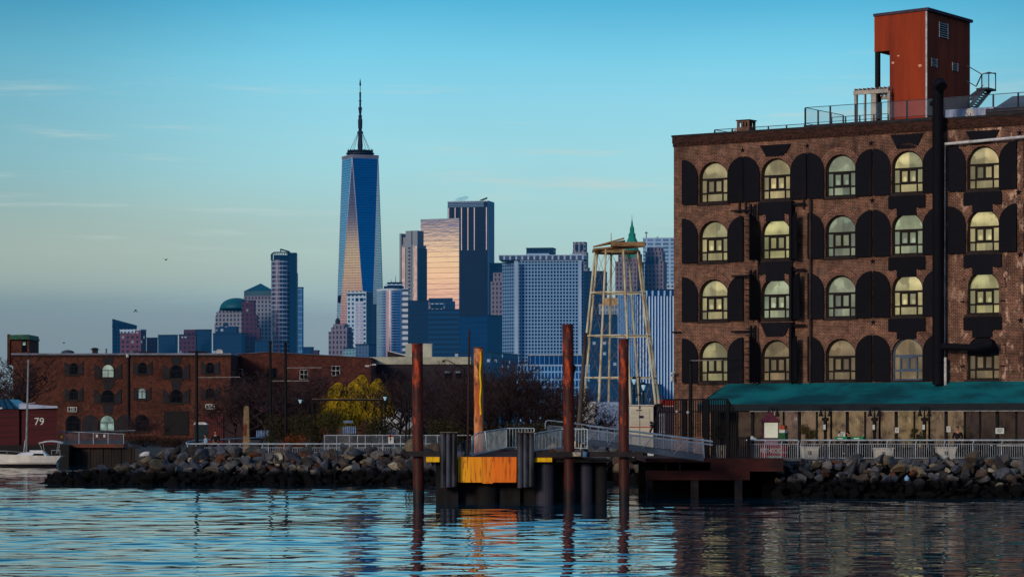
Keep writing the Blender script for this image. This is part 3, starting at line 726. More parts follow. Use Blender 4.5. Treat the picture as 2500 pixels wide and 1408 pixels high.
for px, w_, lb in ((1953,.5,'low dark table with a red edge left of the potted conifer'),(2170,.6,'dark table behind the middle white planter'),(2215,.5,'dark table right of the small white notice'),(2385,.7,'dark table before the darkest glass')):
    s = bs_(px,-3.1); o = thing('patio_table', lb, 'table', fr=frame(*(BF @ Vector((s,-3.1,0)))[:2], -AN, 1.98)); m_ = MB(BF); m_.box(s-w_,s+w_,-3.4,-2.85,2.68,2.74); m_.build('tabletop', pm('dark_red_top',(84,26,30),(56,20,24),3) if px == 1953 else M_post, o)
    for sx in (-1,1): m_ = MB(BF); m_.box(s+sx*w_*.8-.03,s+sx*w_*.8+.03,-3.2,-3.1,1.98,2.68); m_.build('leg', M_post, o)
for px, h_, lb in ((2108,.55,'dark stool-backed chair right of the seated silhouette'),(2150,.5,'dark chair beside the middle twin lamp'),(2268,.5,'dark chair right of the third twin lamp'),(2420,.6,'dark chair near the wide white notice'),(2352,.5,'dark chair by the standing figure')):
    s = bs_(px,-3.0); o = thing('patio_chair', lb, 'chair', fr=frame(*(BF @ Vector((s,-3,0)))[:2], -AN, 1.98))
    m_ = MB(BF); m_.box(s-.22,s+.22,-3.2,-2.8,2.4,2.46); m_.build('seat', M_post, o); m_ = MB(BF); m_.box(s+.17,s+.22,-3.2,-2.8,2.461,2.5+h_); m_.build('backrest', M_post, o)
    for sx in (-.2,.18):
        for sy in (-3.18,-2.84): m_ = MB(BF); m_.box(s+sx,s+sx+.03,sy,sy+.03,1.98,2.399); m_.build('leg', M_post, o)
# ---------------- roof: rails, deck, brick vent, stair tower, pergola
M_rail = pm('dark_blue_steel', (44,54,72), (32,38,52), 2, rough=0.45)
M_glass = pm('clear_roof_glass', (120,160,178), (110,150,170), 1, rough=0.05, alpha=0.16, spec=0.6)
def roof_rail(o, pts, zb, h, n=None, post=0.07, glass=True):
    """pts in building coordinates; posts and a handrail over each run"""
    for (x0,y0_),(x1,y1_) in zip(pts, pts[1:]):
        Ln = math.hypot(x1-x0, y1_-y0_); k = max(1, round(Ln/(n or 1.5)))
        for i in range(k+1):
            q_ = (x0+(x1-x0)*i/k, y0_+(y1_-y0_)*i/k); m_ = MB(BF); m_.box(q_[0]-post/2,q_[0]+post/2,q_[1]-post/2,q_[1]+post/2,zb,zb+h); m_.build('post', M_rail, o)
        m_ = MB(BF); m_.bar((x0,y0_,zb+h+.02),(x1,y1_,zb+h+.02),0.035); m_.bar((x0,y0_,zb+0.12),(x1,y1_,zb+0.12),0.03); m_.build('handrail', M_rail, o)
        if glass:
            m_ = MB(BF); m_.add([(x0,y0_,zb+.14),(x1,y1_,zb+.14),(x1,y1_,zb+h),(x0,y0_,zb+h)], [(0,1,2,3)]); m_.build('glass_panel', M_glass, o)
o = thing('roof_railing', 'low glass railing along the left end of the warehouse roof', 'railing', fr=frame(*(BF @ Vector((3,1.2,0)))[:2], -AN, 20.9))
yl = 1.3; sA = bs_(1745,yl); sB = bs_(1965,yl)
roof_rail(o, [(sA,6.0),(sA,yl),(sB,yl)], 20.75, bz(318,sA,yl)-20.75, 1.35)
m_ = MB(BF); m_.bar((sA,6,21.4),(sB,6.5,21.4),0.04); m_.build('rear_rail', M_rail, o)
deck = thing('roof_deck', 'steel roof deck with tall glass railing left of the red stair tower', 'deck', fr=frame(*(BF @ Vector((9,1,0)))[:2], -AN, 20.9))
sA = bs_(1966,0.9); sB = bs_(2278,0.9); zb = bz(305,sA,0.9); zt_ = bz(264,sA,0.9)
zb = 21.42; h_ = bz(264,sA,.9) - zb
m_ = MB(BF); m_.box(sA-.05,sB,0.8,6.0,zb-0.22,zb); m_.build('floor_frame', pm('dark_deck_steel', (40,42,52), (28,30,38), 2, rough=0.6), deck)
k = 0
m_ = MB(BF)
while sA+0.1+k*1.5 < sB: m_.box(sA+.1+k*1.5,sA+.16+k*1.5,0.74,0.79,20.75,zb); k += 1
m_.build('support_stub', M_rail, deck)
roof_rail(deck, [(sA,5.8),(sA,0.9),(sB,0.9)], zb, h_, 1.5, 0.08)
roof_rail(deck, [(sA+.5,3.3),(sA+4.2,3.3)], zb, h_*0.62, 0.9, 0.07, False)
o = thing('roof_railing', 'glass railing on the roof right of the red stair tower', 'railing', fr=frame(*(BF @ Vector((20,4,0)))[:2], -AN, 20.9))
sA2 = bs_(2305,3.0); roof_rail(o, [(sA2,3.0),(sA2+4.6,3.0),(sA2+8,3.0)], 21.5, bz(230,20,3.0)-21.5, 1.6, 0.08)
m_ = MB(BF); m_.box(bs_(2310,2.5),bs_(2428,2.5),2.4,3.0,20.75,bz(263,19,2.5)); o = thing('roof_tarp_screen', 'pale blue-grey screen on the roof beside the black flue', 'screen', fr=frame(*(BF @ Vector((18,2.5,0)))[:2], -AN, 20.75)); m_.build('sheet', pm('pale_sheet', (150,165,190), (118,132,158), 1.2, (4,1,0.6), rough=0.8, bump=0.4), o)
# fix: screen front proud of railing
def dish(px, py, y, r, lb):
    s = bs_(px,y); z = bz(py,s,y); o = thing('satellite_dish', lb, 'satellite dish', fr=frame(*(BF @ Vector((s,y,0)))[:2], -AN, z-0.5))
    m_ = MB(BF); n = 20; vs = [(s-0.05,y+0.12,z)]
    for rr in (0.5,1.0):
        for i in range(n): a_ = 2*math.pi*i/n; vs.append((s+rr*r*math.cos(a_), y+0.12-0.12*rr*rr, z+rr*r*1.1*math.sin(a_)))
    m_.add(vs, [(0,1+i,1+(i+1)%n) for i in range(n)]+[(1+i,1+n+i,1+n+(i+1)%n,1+(i+1)%n) for i in range(n)]); m_.build('reflector', M_wht, o, smooth=True)
    m_ = MB(BF); m_.tube((s,y+.1,z),(s,y+.15,z-0.75),0.03); m_.tube((s,y,z-r*0.9),(s-0.1,y-0.45,z+.05),0.015); m_.build('mast', M_rail, o)
dish(2368,277,1.2,0.27,'white satellite dish in front of the pale roof screen'); dish(1797,322,1.0,0.16,'small pale dish left of the brick roof vent')
s = bs_(2400,2.0); o = thing('roof_unit', 'low dark slatted unit at the right end of the roof', 'roof unit', fr=frame(*(BF @ Vector((s,1.6,0)))[:2], -AN, 20.75))
m_ = MB(BF); m_.box(bs_(2408,1.6),28,1.5,2.3,20.75,bz(268,s,1.6)); m_.build('casing', pm('dark_unit', (48,44,48), (34,32,36), 2), o)
m_ = MB(BF); m_.box(bs_(2412,1.5),27.8,1.44,1.49,bz(276,s,1.5),bz(272,s,1.5)); m_.build('rim', M_rail, o)
o = thing('roof_tent', 'grey pyramid canvas top at the far right of the roof', 'tent', fr=frame(*(BF @ Vector((22.5,5,0)))[:2], -AN, 21.0))
s0 = bs_(2436,5); s1 = bs_(2560,5); zl = bz(268,21,5); zh = bz(226,22,5); cx_ = (bs_(2485,5)); m_ = MB(BF)
m_.hexa([(s0,4,zl),(s1,4,zl),(s1,8,zl),(s0,8,zl)], [(cx_-.6,5.6,zh),(cx_+1.2,5.6,zh),(cx_+1.2,6.4,zh),(cx_-.6,6.4,zh)]); m_.build('canvas_top', pm('grey_canvas', (74,78,98), (56,60,78), 1, rough=0.9), o)
m_ = MB(BF)
for x_ in (s0+.1,s1-.1):
    for y_ in (4.1,7.9): m_.box(x_-.04,x_+.04,y_-.04,y_+.04,20.75,zl)
m_.build('legs', M_rail, o)
# brick vent
s = bs_(1822,1.0); o = thing('brick_vent', 'small square brick roof vent with openings near the left roof end', 'vent', fr=frame(*(BF @ Vector((s,1.0,0)))[:2], -AN, 20.75))
zt_ = bz(294,s,1.0); zm = bz(312,s,1.0); w = 0.42
m_ = MB(BF); m_.box(s-w,s+w,0.6,1.4,20.75,zm)
for x_ in (-w,-0.14,0.06,w-0.14):
    for y_ in (0.6,1.27): m_.box(s+x_,s+x_+0.13,y_,y_+0.13,zm,zt_-0.14)
m_.box(s-w,s+w,0.6,1.4,zt_-0.14,zt_-0.06); m_.build('shaft', M_brick2, o)
m_ = MB(BF); m_.box(s-w-.05,s+w+.05,0.55,1.45,zt_-0.06,zt_); m_.build('cap', M_corb, o)
# red stair tower
M_red = pm('red_oxide_stucco', (158,60,28), (118,42,22), 0.9, (1.3,1.3,0.16), rough=0.8, bump=0.15, lo=0.3, hi=0.8)
yT = 6.0; sT = bs_(2262,yT); zR = bz(26,sT,yT); zRl = bz(32,sT-3.3,yT); TW = sT-bs_(2135,yT); TD = 6.15; sC = bs_(2172,yT); zC = bz(124,sC,yT)
tw = thing('stair_tower', 'tall red roof stair tower with a cut-out corner and white corner strip', 'stair tower', fr=frame(*(BF @ Vector((sT,yT,0)))[:2], -AN, 20.75))
dz = 0.75; zb0 = 20.75
m_ = MB(BF); m_.hexa([(sC,yT,zb0),(sT,yT,zb0),(sT,yT+TD,zb0),(sC,yT+TD,zb0)], [(sC,yT,zR-.04),(sT,yT,zR),(sT,yT+TD,zR-dz*0.0),(sC,yT+TD,zR-.04)])
m_.hexa([(sT-TW,yT,zC),(sC-.001,yT,zC),(sC-.001,yT+TD,zC),(sT-TW,yT+TD,zC)], [(sT-TW,yT,zR-.1),(sC-.001,yT,zR-.04),(sC-.001,yT+TD,zR-.04),(sT-TW,yT+TD,zR-.1)])
m_.build('wall', M_red, tw)
m_ = MB(BF); e_ = 0.14; m_.hexa([(sT-TW-.05,yT-.08,zR-.1),(sT+e_,yT-.08,zR+.0),(sT+e_,yT+TD+e_,zR),(sT-TW-.05,yT+TD+e_,zR-.1)], [(sT-TW-.05,yT-.08,zR+.06),(sT+e_,yT-.08,zR+.17),(sT+e_,yT+TD+e_,zR+.17),(sT-TW-.05,yT+TD+e_,zR+.06)])
m_.build('roof', pm('mauve_roof_edge', (72,58,76), (56,46,62), 1.5), tw)
m_ = MB(BF); m_.box(sT-TW+.02,sT-TW+.26,yT+.02,yT+.28,zb0,zC-.002); m_.build('corner_column', M_post, tw)
m_ = MB(BF); m_.box(sT-.04,sT+.06,yT-.06,yT-.001,zb0,zR-.05); m_.build('corner_strip', M_wht, tw)
m_ = MB(BF); m_.box(sT-TW-.03,sT-TW-.001,yT-.001,yT+.03,zC,zR-.12); m_.build('edge_trim', M_wht, tw)
def sY(px):   # depth along the right side wall for a pixel column
    lo, hi = yT, yT+TD
    for _ in range(40):
        mid = (lo+hi)/2; X = A0[0]+sT*ca_+mid*sa_; Y = 170-sT*sa_+mid*ca_
        if CX+F*X/Y < px: lo = mid
        else: hi = mid
    return mid
def louvre(p0, p1, q0, q1, n):
    ya, yb = sY(p0), sY(p1); ym = (ya+yb)/2; z1 = bz(q0,sT,ym); z0 = bz(q1,sT,ym)
    m_ = MB(BF); m_.box(sT+.002,sT+.01,ya,yb,z0,z1); lv = m_.build('vent', M_post, tw)
    m_ = MB(BF)
    for i in range(n):
        zz = z0+(z1-z0)*(i+.5)/n; m_.box(sT+.011,sT+.04,ya,yb,zz-.035*(z1-z0)/n*4,zz+.035*(z1-z0)/n*4)
    m_.box(sT+.011,sT+.045,ya-.05,ya,z0,z1); m_.box(sT+.011,sT+.045,yb,yb+.05,z0,z1); m_.build('slats', M_wht, lv)
louvre(2293,2313,56,94,7); louvre(2274,2286,143,164,5); louvre(2325,2337,154,174,5)
M_sc = pm('bare_plaster_chip', (225,170,130), (200,150,115), 5)
for px, py, r in ((2193,137,0.07),(2180,154,0.10),(2246,161,0.12)):
    s = bs_(px,yT); z = bz(py,s,yT); m_ = MB(BF); n = 7; m_.prism([(s+r*(1+.3*math.sin(k*2.7))*math.cos(2*math.pi*k/n), z+r*.8*math.sin(2*math.pi*k/n)) for k in range(n)], yT-.006, yT-.001); m_.build('plaster_chip', M_sc, tw)
# outside stair on the far side of the tower
ss = thing('steel_stair', 'dark steel stair and landing on the right side of the red stair tower', 'stair', fr=frame(*(BF @ Vector((sT+2,yT+TD,0)))[:2], -AN, 20.75))
ye = yT+TD*0.8
def S3(px, py, y): s = bs_(px, y); return (s, y, bz(py, s, y))
m_ = MB(BF); m_.add([S3(2360,238,ye),S3(2377,238,ye),S3(2404,206,ye),S3(2404,212,ye+1),S3(2377,246,ye+1),S3(2360,246,ye+1)], [(0,1,2),(3,4,5)])
a_ = S3(2366,262,ye); b_ = S3(2402,218,ye)
for off in (0, 0.9): m_.bar((a_[0],a_[1]+off,a_[2]),(b_[0],b_[1]+off,b_[2]),0.06,0.22)
for i in range(8):
    f_ = (i+.5)/8; q_ = [a_[k]+(b_[k]-a_[k])*f_ for k in range(3)]; m_.box(q_[0]-.14,q_[0]+.14,q_[1],q_[1]+.9,q_[2]-.02,q_[2]+.02)
m_.build('flight', M_rail, ss)
m_ = MB(BF); c_ = S3(2385,216,ye); d_ = S3(2414,218,ye); m_.box(c_[0],d_[0],ye-.1,ye+1.1,c_[2]-.12,c_[2]); m_.build('landing', M_rail, ss)
m_ = MB(BF); e0 = S3(2360,160,ye); e1 = S3(2394,180,ye); zl = bz(179,c_[0],ye)
m_.bar(e0,(S3(2397,182,ye)),0.05); m_.bar(S3(2360,198,ye),S3(2384,212,ye),0.05)
m_.bar(S3(2397,182,ye),S3(2384,210,ye),0.06); m_.bar(S3(2397,182,ye),(d_[0],ye,zl),0.05); m_.bar((d_[0],ye,c_[2]),(d_[0],ye,zl),0.05); m_.bar(S3(2397,182,ye),S3(2397,216,ye),0.06)
m_.bar((d_[0],ye+1,c_[2]),(d_[0],ye+1,zl+.06),0.05); m_.bar((d_[0],ye,zl),(d_[0],ye+1,zl),0.05); m_.bar((S3(2390,182,ye)[0],ye+1,zl+.06),(d_[0],ye+1,zl+.06),0.05); m_.build('handrail', M_rail, ss)
m_ = MB(BF); m_.add([(S3(2397,182,ye)[0],ye,c_[2]),(d_[0],ye,c_[2]),(d_[0],ye,zl),(S3(2397,182,ye)[0],ye,zl)], [(0,1,2,3)]); m_.build('mesh_panel', M_glass, ss)
# cream pergola left of the tower
pg = thing('roof_pergola', 'cream timber pergola with slatted roof left of the red stair tower', 'pergola', fr=frame(*(BF @ Vector((sT-5,5,0)))[:2], -AN, 21.4))
M_cr = pm('cream_timber', (190,184,170), (150,146,138), 1.5, rough=0.7)
sp0 = bs_(2090,5.5); sp1 = bs_(2171,5.5); zp = bz(222,sp1,5.5); m_ = MB(BF)
for x_, w_ in ((sp0,.16),(bs_(2112,5.5),.08),(bs_(2134,5.5),.34),(sp1,.16)): m_ = MB(BF); m_.box(x_-w_/2,x_+w_/2,5.4,5.6,21.42,zp); m_.build('post', M_cr, pg)
for x_ in (sp0,sp1,(sp0+sp1)/2): m_ = MB(BF); m_.box(x_-.08,x_+.08,8.4,8.56,21.42,zp); m_.build('post', M_cr, pg)
m_ = MB(BF); zA = bz(222,sp0,5.5); zB_ = bz(208,sp1,5.5)
m_.bar((sp0-.1,5.4,zp),(sp1,5.4,zp),0.12,0.24); m_.bar((sp0-.1,8.5,zp),(sp1,8.5,zp),0.12,0.24)
for i in range(9): x_ = sp0+(sp1-sp0)*i/8; m_.box(x_-.03,x_+.03,5.3,8.6,zp+.13,zp+.25)
m_.build('roof_slats', M_cr, pg)
m_ = MB(BF); m_.box(bs_(2140,7),bs_(2150,7),6.9,7.1,21.42,zp-.1); m_.build('inner_post', pm('ochre_post', (150,120,70), (120,96,56), 2), pg)
# ================================================================== dock, piles, gangway, pier
def rust_mat(name, c1, c2, c3, yellow=None):
    m, t = newmat(name); co = t.coords(); x, y, z = t.sep(co)
    n1 = t.noise(co, 1.0, 5, 0.65, (2.2,2.2,0.45)); n2 = t.noise(co, 1.5, 5, 0.6, (1.4,1.4,0.45))
    col = t.mix(t.smooth(n1, 0.42, 0.62), lin(c1), lin(c2)); col = t.mix(t.smooth(n2, 0.54, 0.66), col, lin(c3))
    wz = t.sep(t.n('ShaderNodeNewGeometry').outputs['Position'])[2]
    col = t.mix(t.smooth(wz, 0.95, 0.45), col, lin((24,15,15)))
    t.bsdf(col, 0.62, bump=n2, bs=0.4, bd=0.03, spec=0.35); return m
M_pile = rust_mat('rusty_pile_steel', (54,18,12), (92,30,14), (188,70,22))
M_pile2 = rust_mat('peeling_pile_steel', (176,84,30), (226,156,100), (70,30,18))
def pile(px, ptop, Y, w, lab, mat=M_pile, lean=0, group='rusty mooring piles around the dock', lug=False):
    o = thing('mooring_pile', lab, 'pile', loc=(PX(px,Y),Y,-1.0), group=group)
    r = w/2/F*Y; x0 = PX(px+lean,Y); x1 = PX(px,Y); n = 20; m_ = MB(); vs = []; K = 9
    for k in range(K+1):
        z = -1.0+(PZ(ptop,Y)+1.0)*k/K
        for i in range(n): a_ = 2*math.pi*i/n; rr = r*(1+0.012*math.sin(3*a_+k)); vs.append((x0+(x1-x0)*k/K+rr*math.cos(a_), Y+rr*math.sin(a_), z))
    fs = [(k*n+i, k*n+(i+1)%n, (k+1)*n+(i+1)%n, (k+1)*n+i) for k in range(K) for i in range(n)] + [tuple(range(K*n, K*n+n))]
    m_.add(vs, fs); m_.build('shaft', mat, o, smooth=True)
    m_ = MB(); z = PZ(ptop,Y)
    for i in range(n):
        a0 = 2*math.pi*i/n; a1 = 2*math.pi*(i+1)/n
        c = [(x1+q_*math.cos(a_), Y+q_*math.sin(a_)) for q_, a_ in ((r+.005,a0),(r-.03,a0),(r-.03,a1),(r+.005,a1))]; m_.slab(c, z-.03, z+.03)
    m_.build('rim', M_pile, o)
    if lug:
        m_ = MB(); zc = PZ(905,Y); m_.prism([(x1+r-.01,zc+.35),(x1+r+.12,zc+.25),(x1+r+.15,zc+.12),(x1+r-.01,zc-.35)], Y-.03, Y+.03); m_.build('lug', M_blk, o)
    return o
pile(1018.5, 840, 139.5, 27, 'tall rusty steel pile left of the yellow dock front', lean=4, group=None)
pile(1386, 793, 139.5, 27, 'tallest rusty steel pile, with a black lug near its top', lean=5, lug=True, group=None)
pile(1522, 828, 139.5, 25, 'rusty steel pile right of the dock beside the water tower legs', lean=2, group=None)
p2 = pile(1168, 849, 147.0, 23, 'peeling orange pile with a yellow stripe behind the dock railing', mat=M_pile2, lean=2, group=None)
m_ = MB(); Y = 147.0; r = 11.5/F*Y
pts = [P(1173+1.2*math.sin(i*1.3), 858+i*14, Y-r-0.004) for i in range(12)]
m_.path([(a,b,c) for a,b,c in pts], 0.05, 6); m_.build('yellow_stripe', pm('yellow_paint_stripe', (255,214,10), (240,170,10), 3, rough=0.5), p2)
M_tim = pm('weathered_timber', (92,84,80), (48,42,42), 1.4, (1,1,0.25), rough=0.9, bump=0.4)
M_timd = pm('dark_timber', (46,42,44), (26,24,26), 1.4, (0.4,1,1), rough=0.85, bump=0.4)
for (p0, p1, w, Y, lb, m) in (((1142,1100),(1146,805),7,162,'thin dark leaning timber pole left of the yellow-striped pile',pm('brown_timber_pole',(58,34,28),(36,24,22),2,(1,1,.2))),
                           ((1412,1060),(1430,812),13,196,'leaning grey timber pole left of the water tower',M_tim)):
    o = thing('timber_pole', lb, 'pole', loc=(PX(p0[0],Y),Y,PZ(p0[1],Y))); m_ = MB(); r = w/2/F*Y
    a_ = Vector(P(p0[0],p0[1],Y)); b_ = Vector(P(p1[0],p1[1],Y)); a_ = a_+(a_-b_).normalized()*max(0,(a_.z-(-0.5 if Y<170 else GZ))/max(0.1,(b_-a_).normalized().z)*1.0)
    m_.tube(a_, b_, r, r*.62, 10); m_.build('shaft', m, o)
# platform
M_con = pm('stained_dock_concrete', (30,29,32), (15,15,17), 0.9, (1,1,0.4), rough=0.85, bump=0.3)
M_cyl = pm('blue_grey_caisson', (52,52,66), (34,34,44), 0.8, (1,1,0.3), rough=0.7)
Y = 139.0; dk = thing('floating_dock', 'floating mooring dock with yellow steel front between black fenders', 'dock', loc=(PX(1275,Y),Y,0))
zt = PZ(1115,Y); x0 = PX(1062,Y); x1 = PX(1490,Y)
m_ = MB(); m_.box(x0, x1, Y+0.35, Y+7.5, PZ(1128,Y), zt-.12); m_.build('deck_slab', M_con, dk)
m_ = MB()
m_.box(x0+.02, PX(1118,Y), Y+.6, Y+6.8, -0.8, PZ(1128,Y)-.002); m_.box(PX(1118,Y)+.002, PX(1270,Y), Y+1.2, Y+6.8, -0.8, PZ(1128,Y)-.002); m_.box(PX(1270,Y)+.002, x1-.3, Y+1.5, Y+6.8, -0.8, PZ(1128,Y)-.002)
m_.build('hull', M_con, dk)
for px, w, yy in ((1190,56,0.95),(1332,46,0.6),(1430,40,1.1),(1470,28,1.2),(1404,22,1.3),(1090,46,0.75)):
    m_ = MB(); r = w/2/F*Y; m_.lathe([(r,-0.9),(r,0.45),(r,0.5),(r,PZ(1129,Y))], PX(px,Y), Y+yy+r*.6, 20)
    m_.build('caisson', M_cyl if px in (1332,1430,1404) else M_con, dk, smooth=False)
def yellow_mat():
    m, t = newmat('rust_streaked_yellow_paint'); co = t.coords(); x, y, z = t.sep(co)
    n1 = t.noise(co, 1.0, 4, 0.6, (2.0,1,0.12)); n2 = t.noise(co, 1.0, 5, 0.7, (9,1,0.8)); n3 = t.noise(co, 2.5, 5, 0.7, (1,1,0.5))
    g_ = t.smooth(t.math('ADD', x, t.math('MULTIPLY', n1, 3.5)), -2.2, 1.2)
    col = t.mix(g_, lin((250,184,4)), lin((244,120,6)))
    col = t.mix(t.smooth(n2, 0.50, 0.68), col, lin((150,62,12))); col = t.mix(t.smooth(n3, 0.62, 0.72), col, lin((90,34,14)))
    t.bsdf(col, 0.5, emi=None, spec=0.35, bump=n2, bs=0.2, bd=0.02); return m
M_yel = yellow_mat()
m_ = MB(); xa, xb = PX(1118,Y), PX(1261,Y); n = 5; za, zb = PZ(1177,Y), zt; cut = (0,.13,.42,.60,.83,1)
for i in range(n):     # shallow sheet-pile corrugation
    f0, f1 = cut[i], cut[i+1]; ya = Y+0.12 - 0.02*(i%2); dz = -0.05 if i == 2 else 0
    m_.box(xa+(xb-xa)*f0, xa+(xb-xa)*f1-.0005, ya, Y+.34, za+dz, zb)
m_.build('yellow_front', M_yel, dk)
for p0, p1, k in ((1040,1073,2),(1305,1348,3)):
    m_ = MB()
    for i in range(k): a_ = p0+(p1-p0)*i/k; b_ = p0+(p1-p0)*(i+1)/k; m_.box(PX(a_,Y)+.005, PX(b_,Y)-.005, Y+.0, Y+.3, PZ(1127,Y), PZ(1114,Y))
    m_.build('yellow_edge_block', pm('yellow_block_paint', (250,200,6), (226,156,8), 2, rough=0.5), dk)
M_fen = pm('black_rubber_fender', (62,66,78), (18,18,22), 1.2, (1.5,1,0.5), rough=0.42, bump=0.2)
for p0, p1 in ((1075,1116),(1263,1304)):
    m_ = MB(); w = (PX(p1,Y)-PX(p0,Y)); k = 3; r = w/k/2; z0, z1 = PZ(1190,Y), PZ(1056,Y)
    for i in range(k):
        cxx = PX(p0,Y)+r*(2*i+1); pts = [(cxx+r*.98*math.cos(a_), Y-.22+r*.75*math.sin(a_)) for a_ in [math.pi*(1+j/10) for j in range(11)]]
        m_.slab([(a,b) for a,b in pts], z0+.03*i, z1)
    m_.box(PX(p0,Y), PX(p1,Y), Y-.215, Y+.1, z0+.04, z1-.02); fb = m_.build('fender', M_fen, dk)
    m_ = MB(); m_.box(PX(p0,Y)-.02, PX(p1,Y)+.02, Y-.5, Y+.12, z1+.002, z1+.05)
    m_.build('cap_frame', pm('pale_rusty_frame', (120,112,100), (80,62,50), 3), dk)
m_ = MB(); m_.box(PX(985,Y),PX(1075,Y)-.01,Y-.1,Y+.25,PZ(1113,Y),PZ(1101,Y)); m_.box(PX(1305,Y),PX(1570,Y),Y-.1,Y+.25,PZ(1115,Y),PZ(1102,Y)); m_.build('waler_beam', M_timd, dk)
m_ = MB(); m_.box(PX(1398,Y),PX(1418,Y),Y-.11,Y-.102,PZ(1113,Y),PZ(1103,Y)); m_.build('white_mark', pm('flaking_white_paint', (190,186,170), (130,120,104), 6), dk)
m_ = MB(); m_.lathe([(0.10,PZ(1115,Y)),(0.12,PZ(1110,Y)),(0.12,PZ(1102,Y))], PX(1428,Y), Y-.24, 10); m_.build('blue_float', pm('blue_plastic', (90,130,160), (60,96,130), 3, rough=0.4), dk)
m_ = MB(); m_.add([(PX(1118,Y),Y+.36,zt-.1),(PX(1300,Y),Y+.36,zt-.05),(PX(1300,Y)+.2,Y+5,PZ(1096,Y+5)),(PX(1170,Y),Y+5,PZ(1102,Y+5))], [(0,1,2,3)])
m_.build('deck_plate', pm('rust_brown_deck', (62,34,30), (44,26,24), 1.2, rough=0.85), dk)
m_ = MB(); m_.box(PX(1210,Y),PX(1300,Y),Y+4.8,Y+7,zt-.1,PZ(1097,Y+5)); m_.box(PX(1305,Y),PX(1440,Y),Y+1.2,Y+7,zt-.1,zt+.1); m_.build('raised_step', pm('brown_step', (58,36,32), (40,26,26), 1.2), dk)
for px in (1128,1137):
    m_ = MB(); m_.path([P(px,1112,Y+.6),P(px,1084,Y+.6),P(px+2,1076,Y+.8),P(px+6,1075,Y+1.1),P(px+8,1082,Y+1.3),P(px+8,1110,Y+1.3)],0.022,6); m_.build('ladder_hoop', pm('grey_ladder_tube',(80,88,96),(60,66,74),2), dk)
# dock railing: polyline of (px, top y, bottom y, Y)
M_galv = pm('galvanised_rail', (196,210,212), (160,176,180), 2.5, rough=0.45, metal=0.0)
def railing(o, pts, sp=0.115, r=0.028, pr=0.011, curved=False, gap=0.0):
    top = MB(); 
    for (a, b) in zip(pts, pts[1:]):
        A_, B_ = Vector(P(a[0],a[1],a[3])), Vector(P(b[0],b[1],b[3])); top.tube(A_, B_, r, n=8)
        C_, D_2 = Vector(P(a[0],a[2],a[3])), Vector(P(b[0],b[2],b[3])); Ln = (B_-A_).length; k = max(2, int(Ln/sp))
        pk = MB()
        for i in range(1, k): f_ = i/k; pk.tube(C_.lerp(D_2,f_), A_.lerp(B_,f_)-Vector((0,0,gap)), pr, n=4)
        pk.tube(C_, D_2, r*.7, n=6)
        if gap: pk.tube(A_-Vector((0,0,gap)), B_-Vector((0,0,gap)), r*.6, n=6)
        pk.build('picket_panel', M_galv, o)
        ps = MB(); ps.tube(C_, A_, r*1.05, n=8); ps.build('post', M_galv, o)
    a = pts[-1]; ps = MB(); ps.tube(P(a[0],a[2],a[3]), P(a[0],a[1],a[3]), r*1.05, n=8); ps.build('post', M_galv, o)
    top.build('handrail', M_galv, o)
o = thing('dock_railing', 'grey picket railing bending around the dock left of the tallest pile', 'railing', loc=(PX(1230,142),142,zt))
railing(o, [(1152,1066,1112,140.5),(1166,1056,1108,141.2),(1237,1045,1092,144.5),(1304,1045,1088,145)], sp=0.15, pr=0.015)
m_ = MB(); m_.tube(P(1184,1052,141),P(1190,1097,141),0.03); m_.build('white_brace', M_wht, o)
o = thing('dock_railing', 'grey picket railing around the tallest pile, right of the right fender', 'railing', loc=(PX(1370,141),141,zt))
railing(o, [(1304,1058,1100,140.4),(1370,1047,1092,143),(1434,1047,1094,142.5)], sp=0.15, pr=0.015)
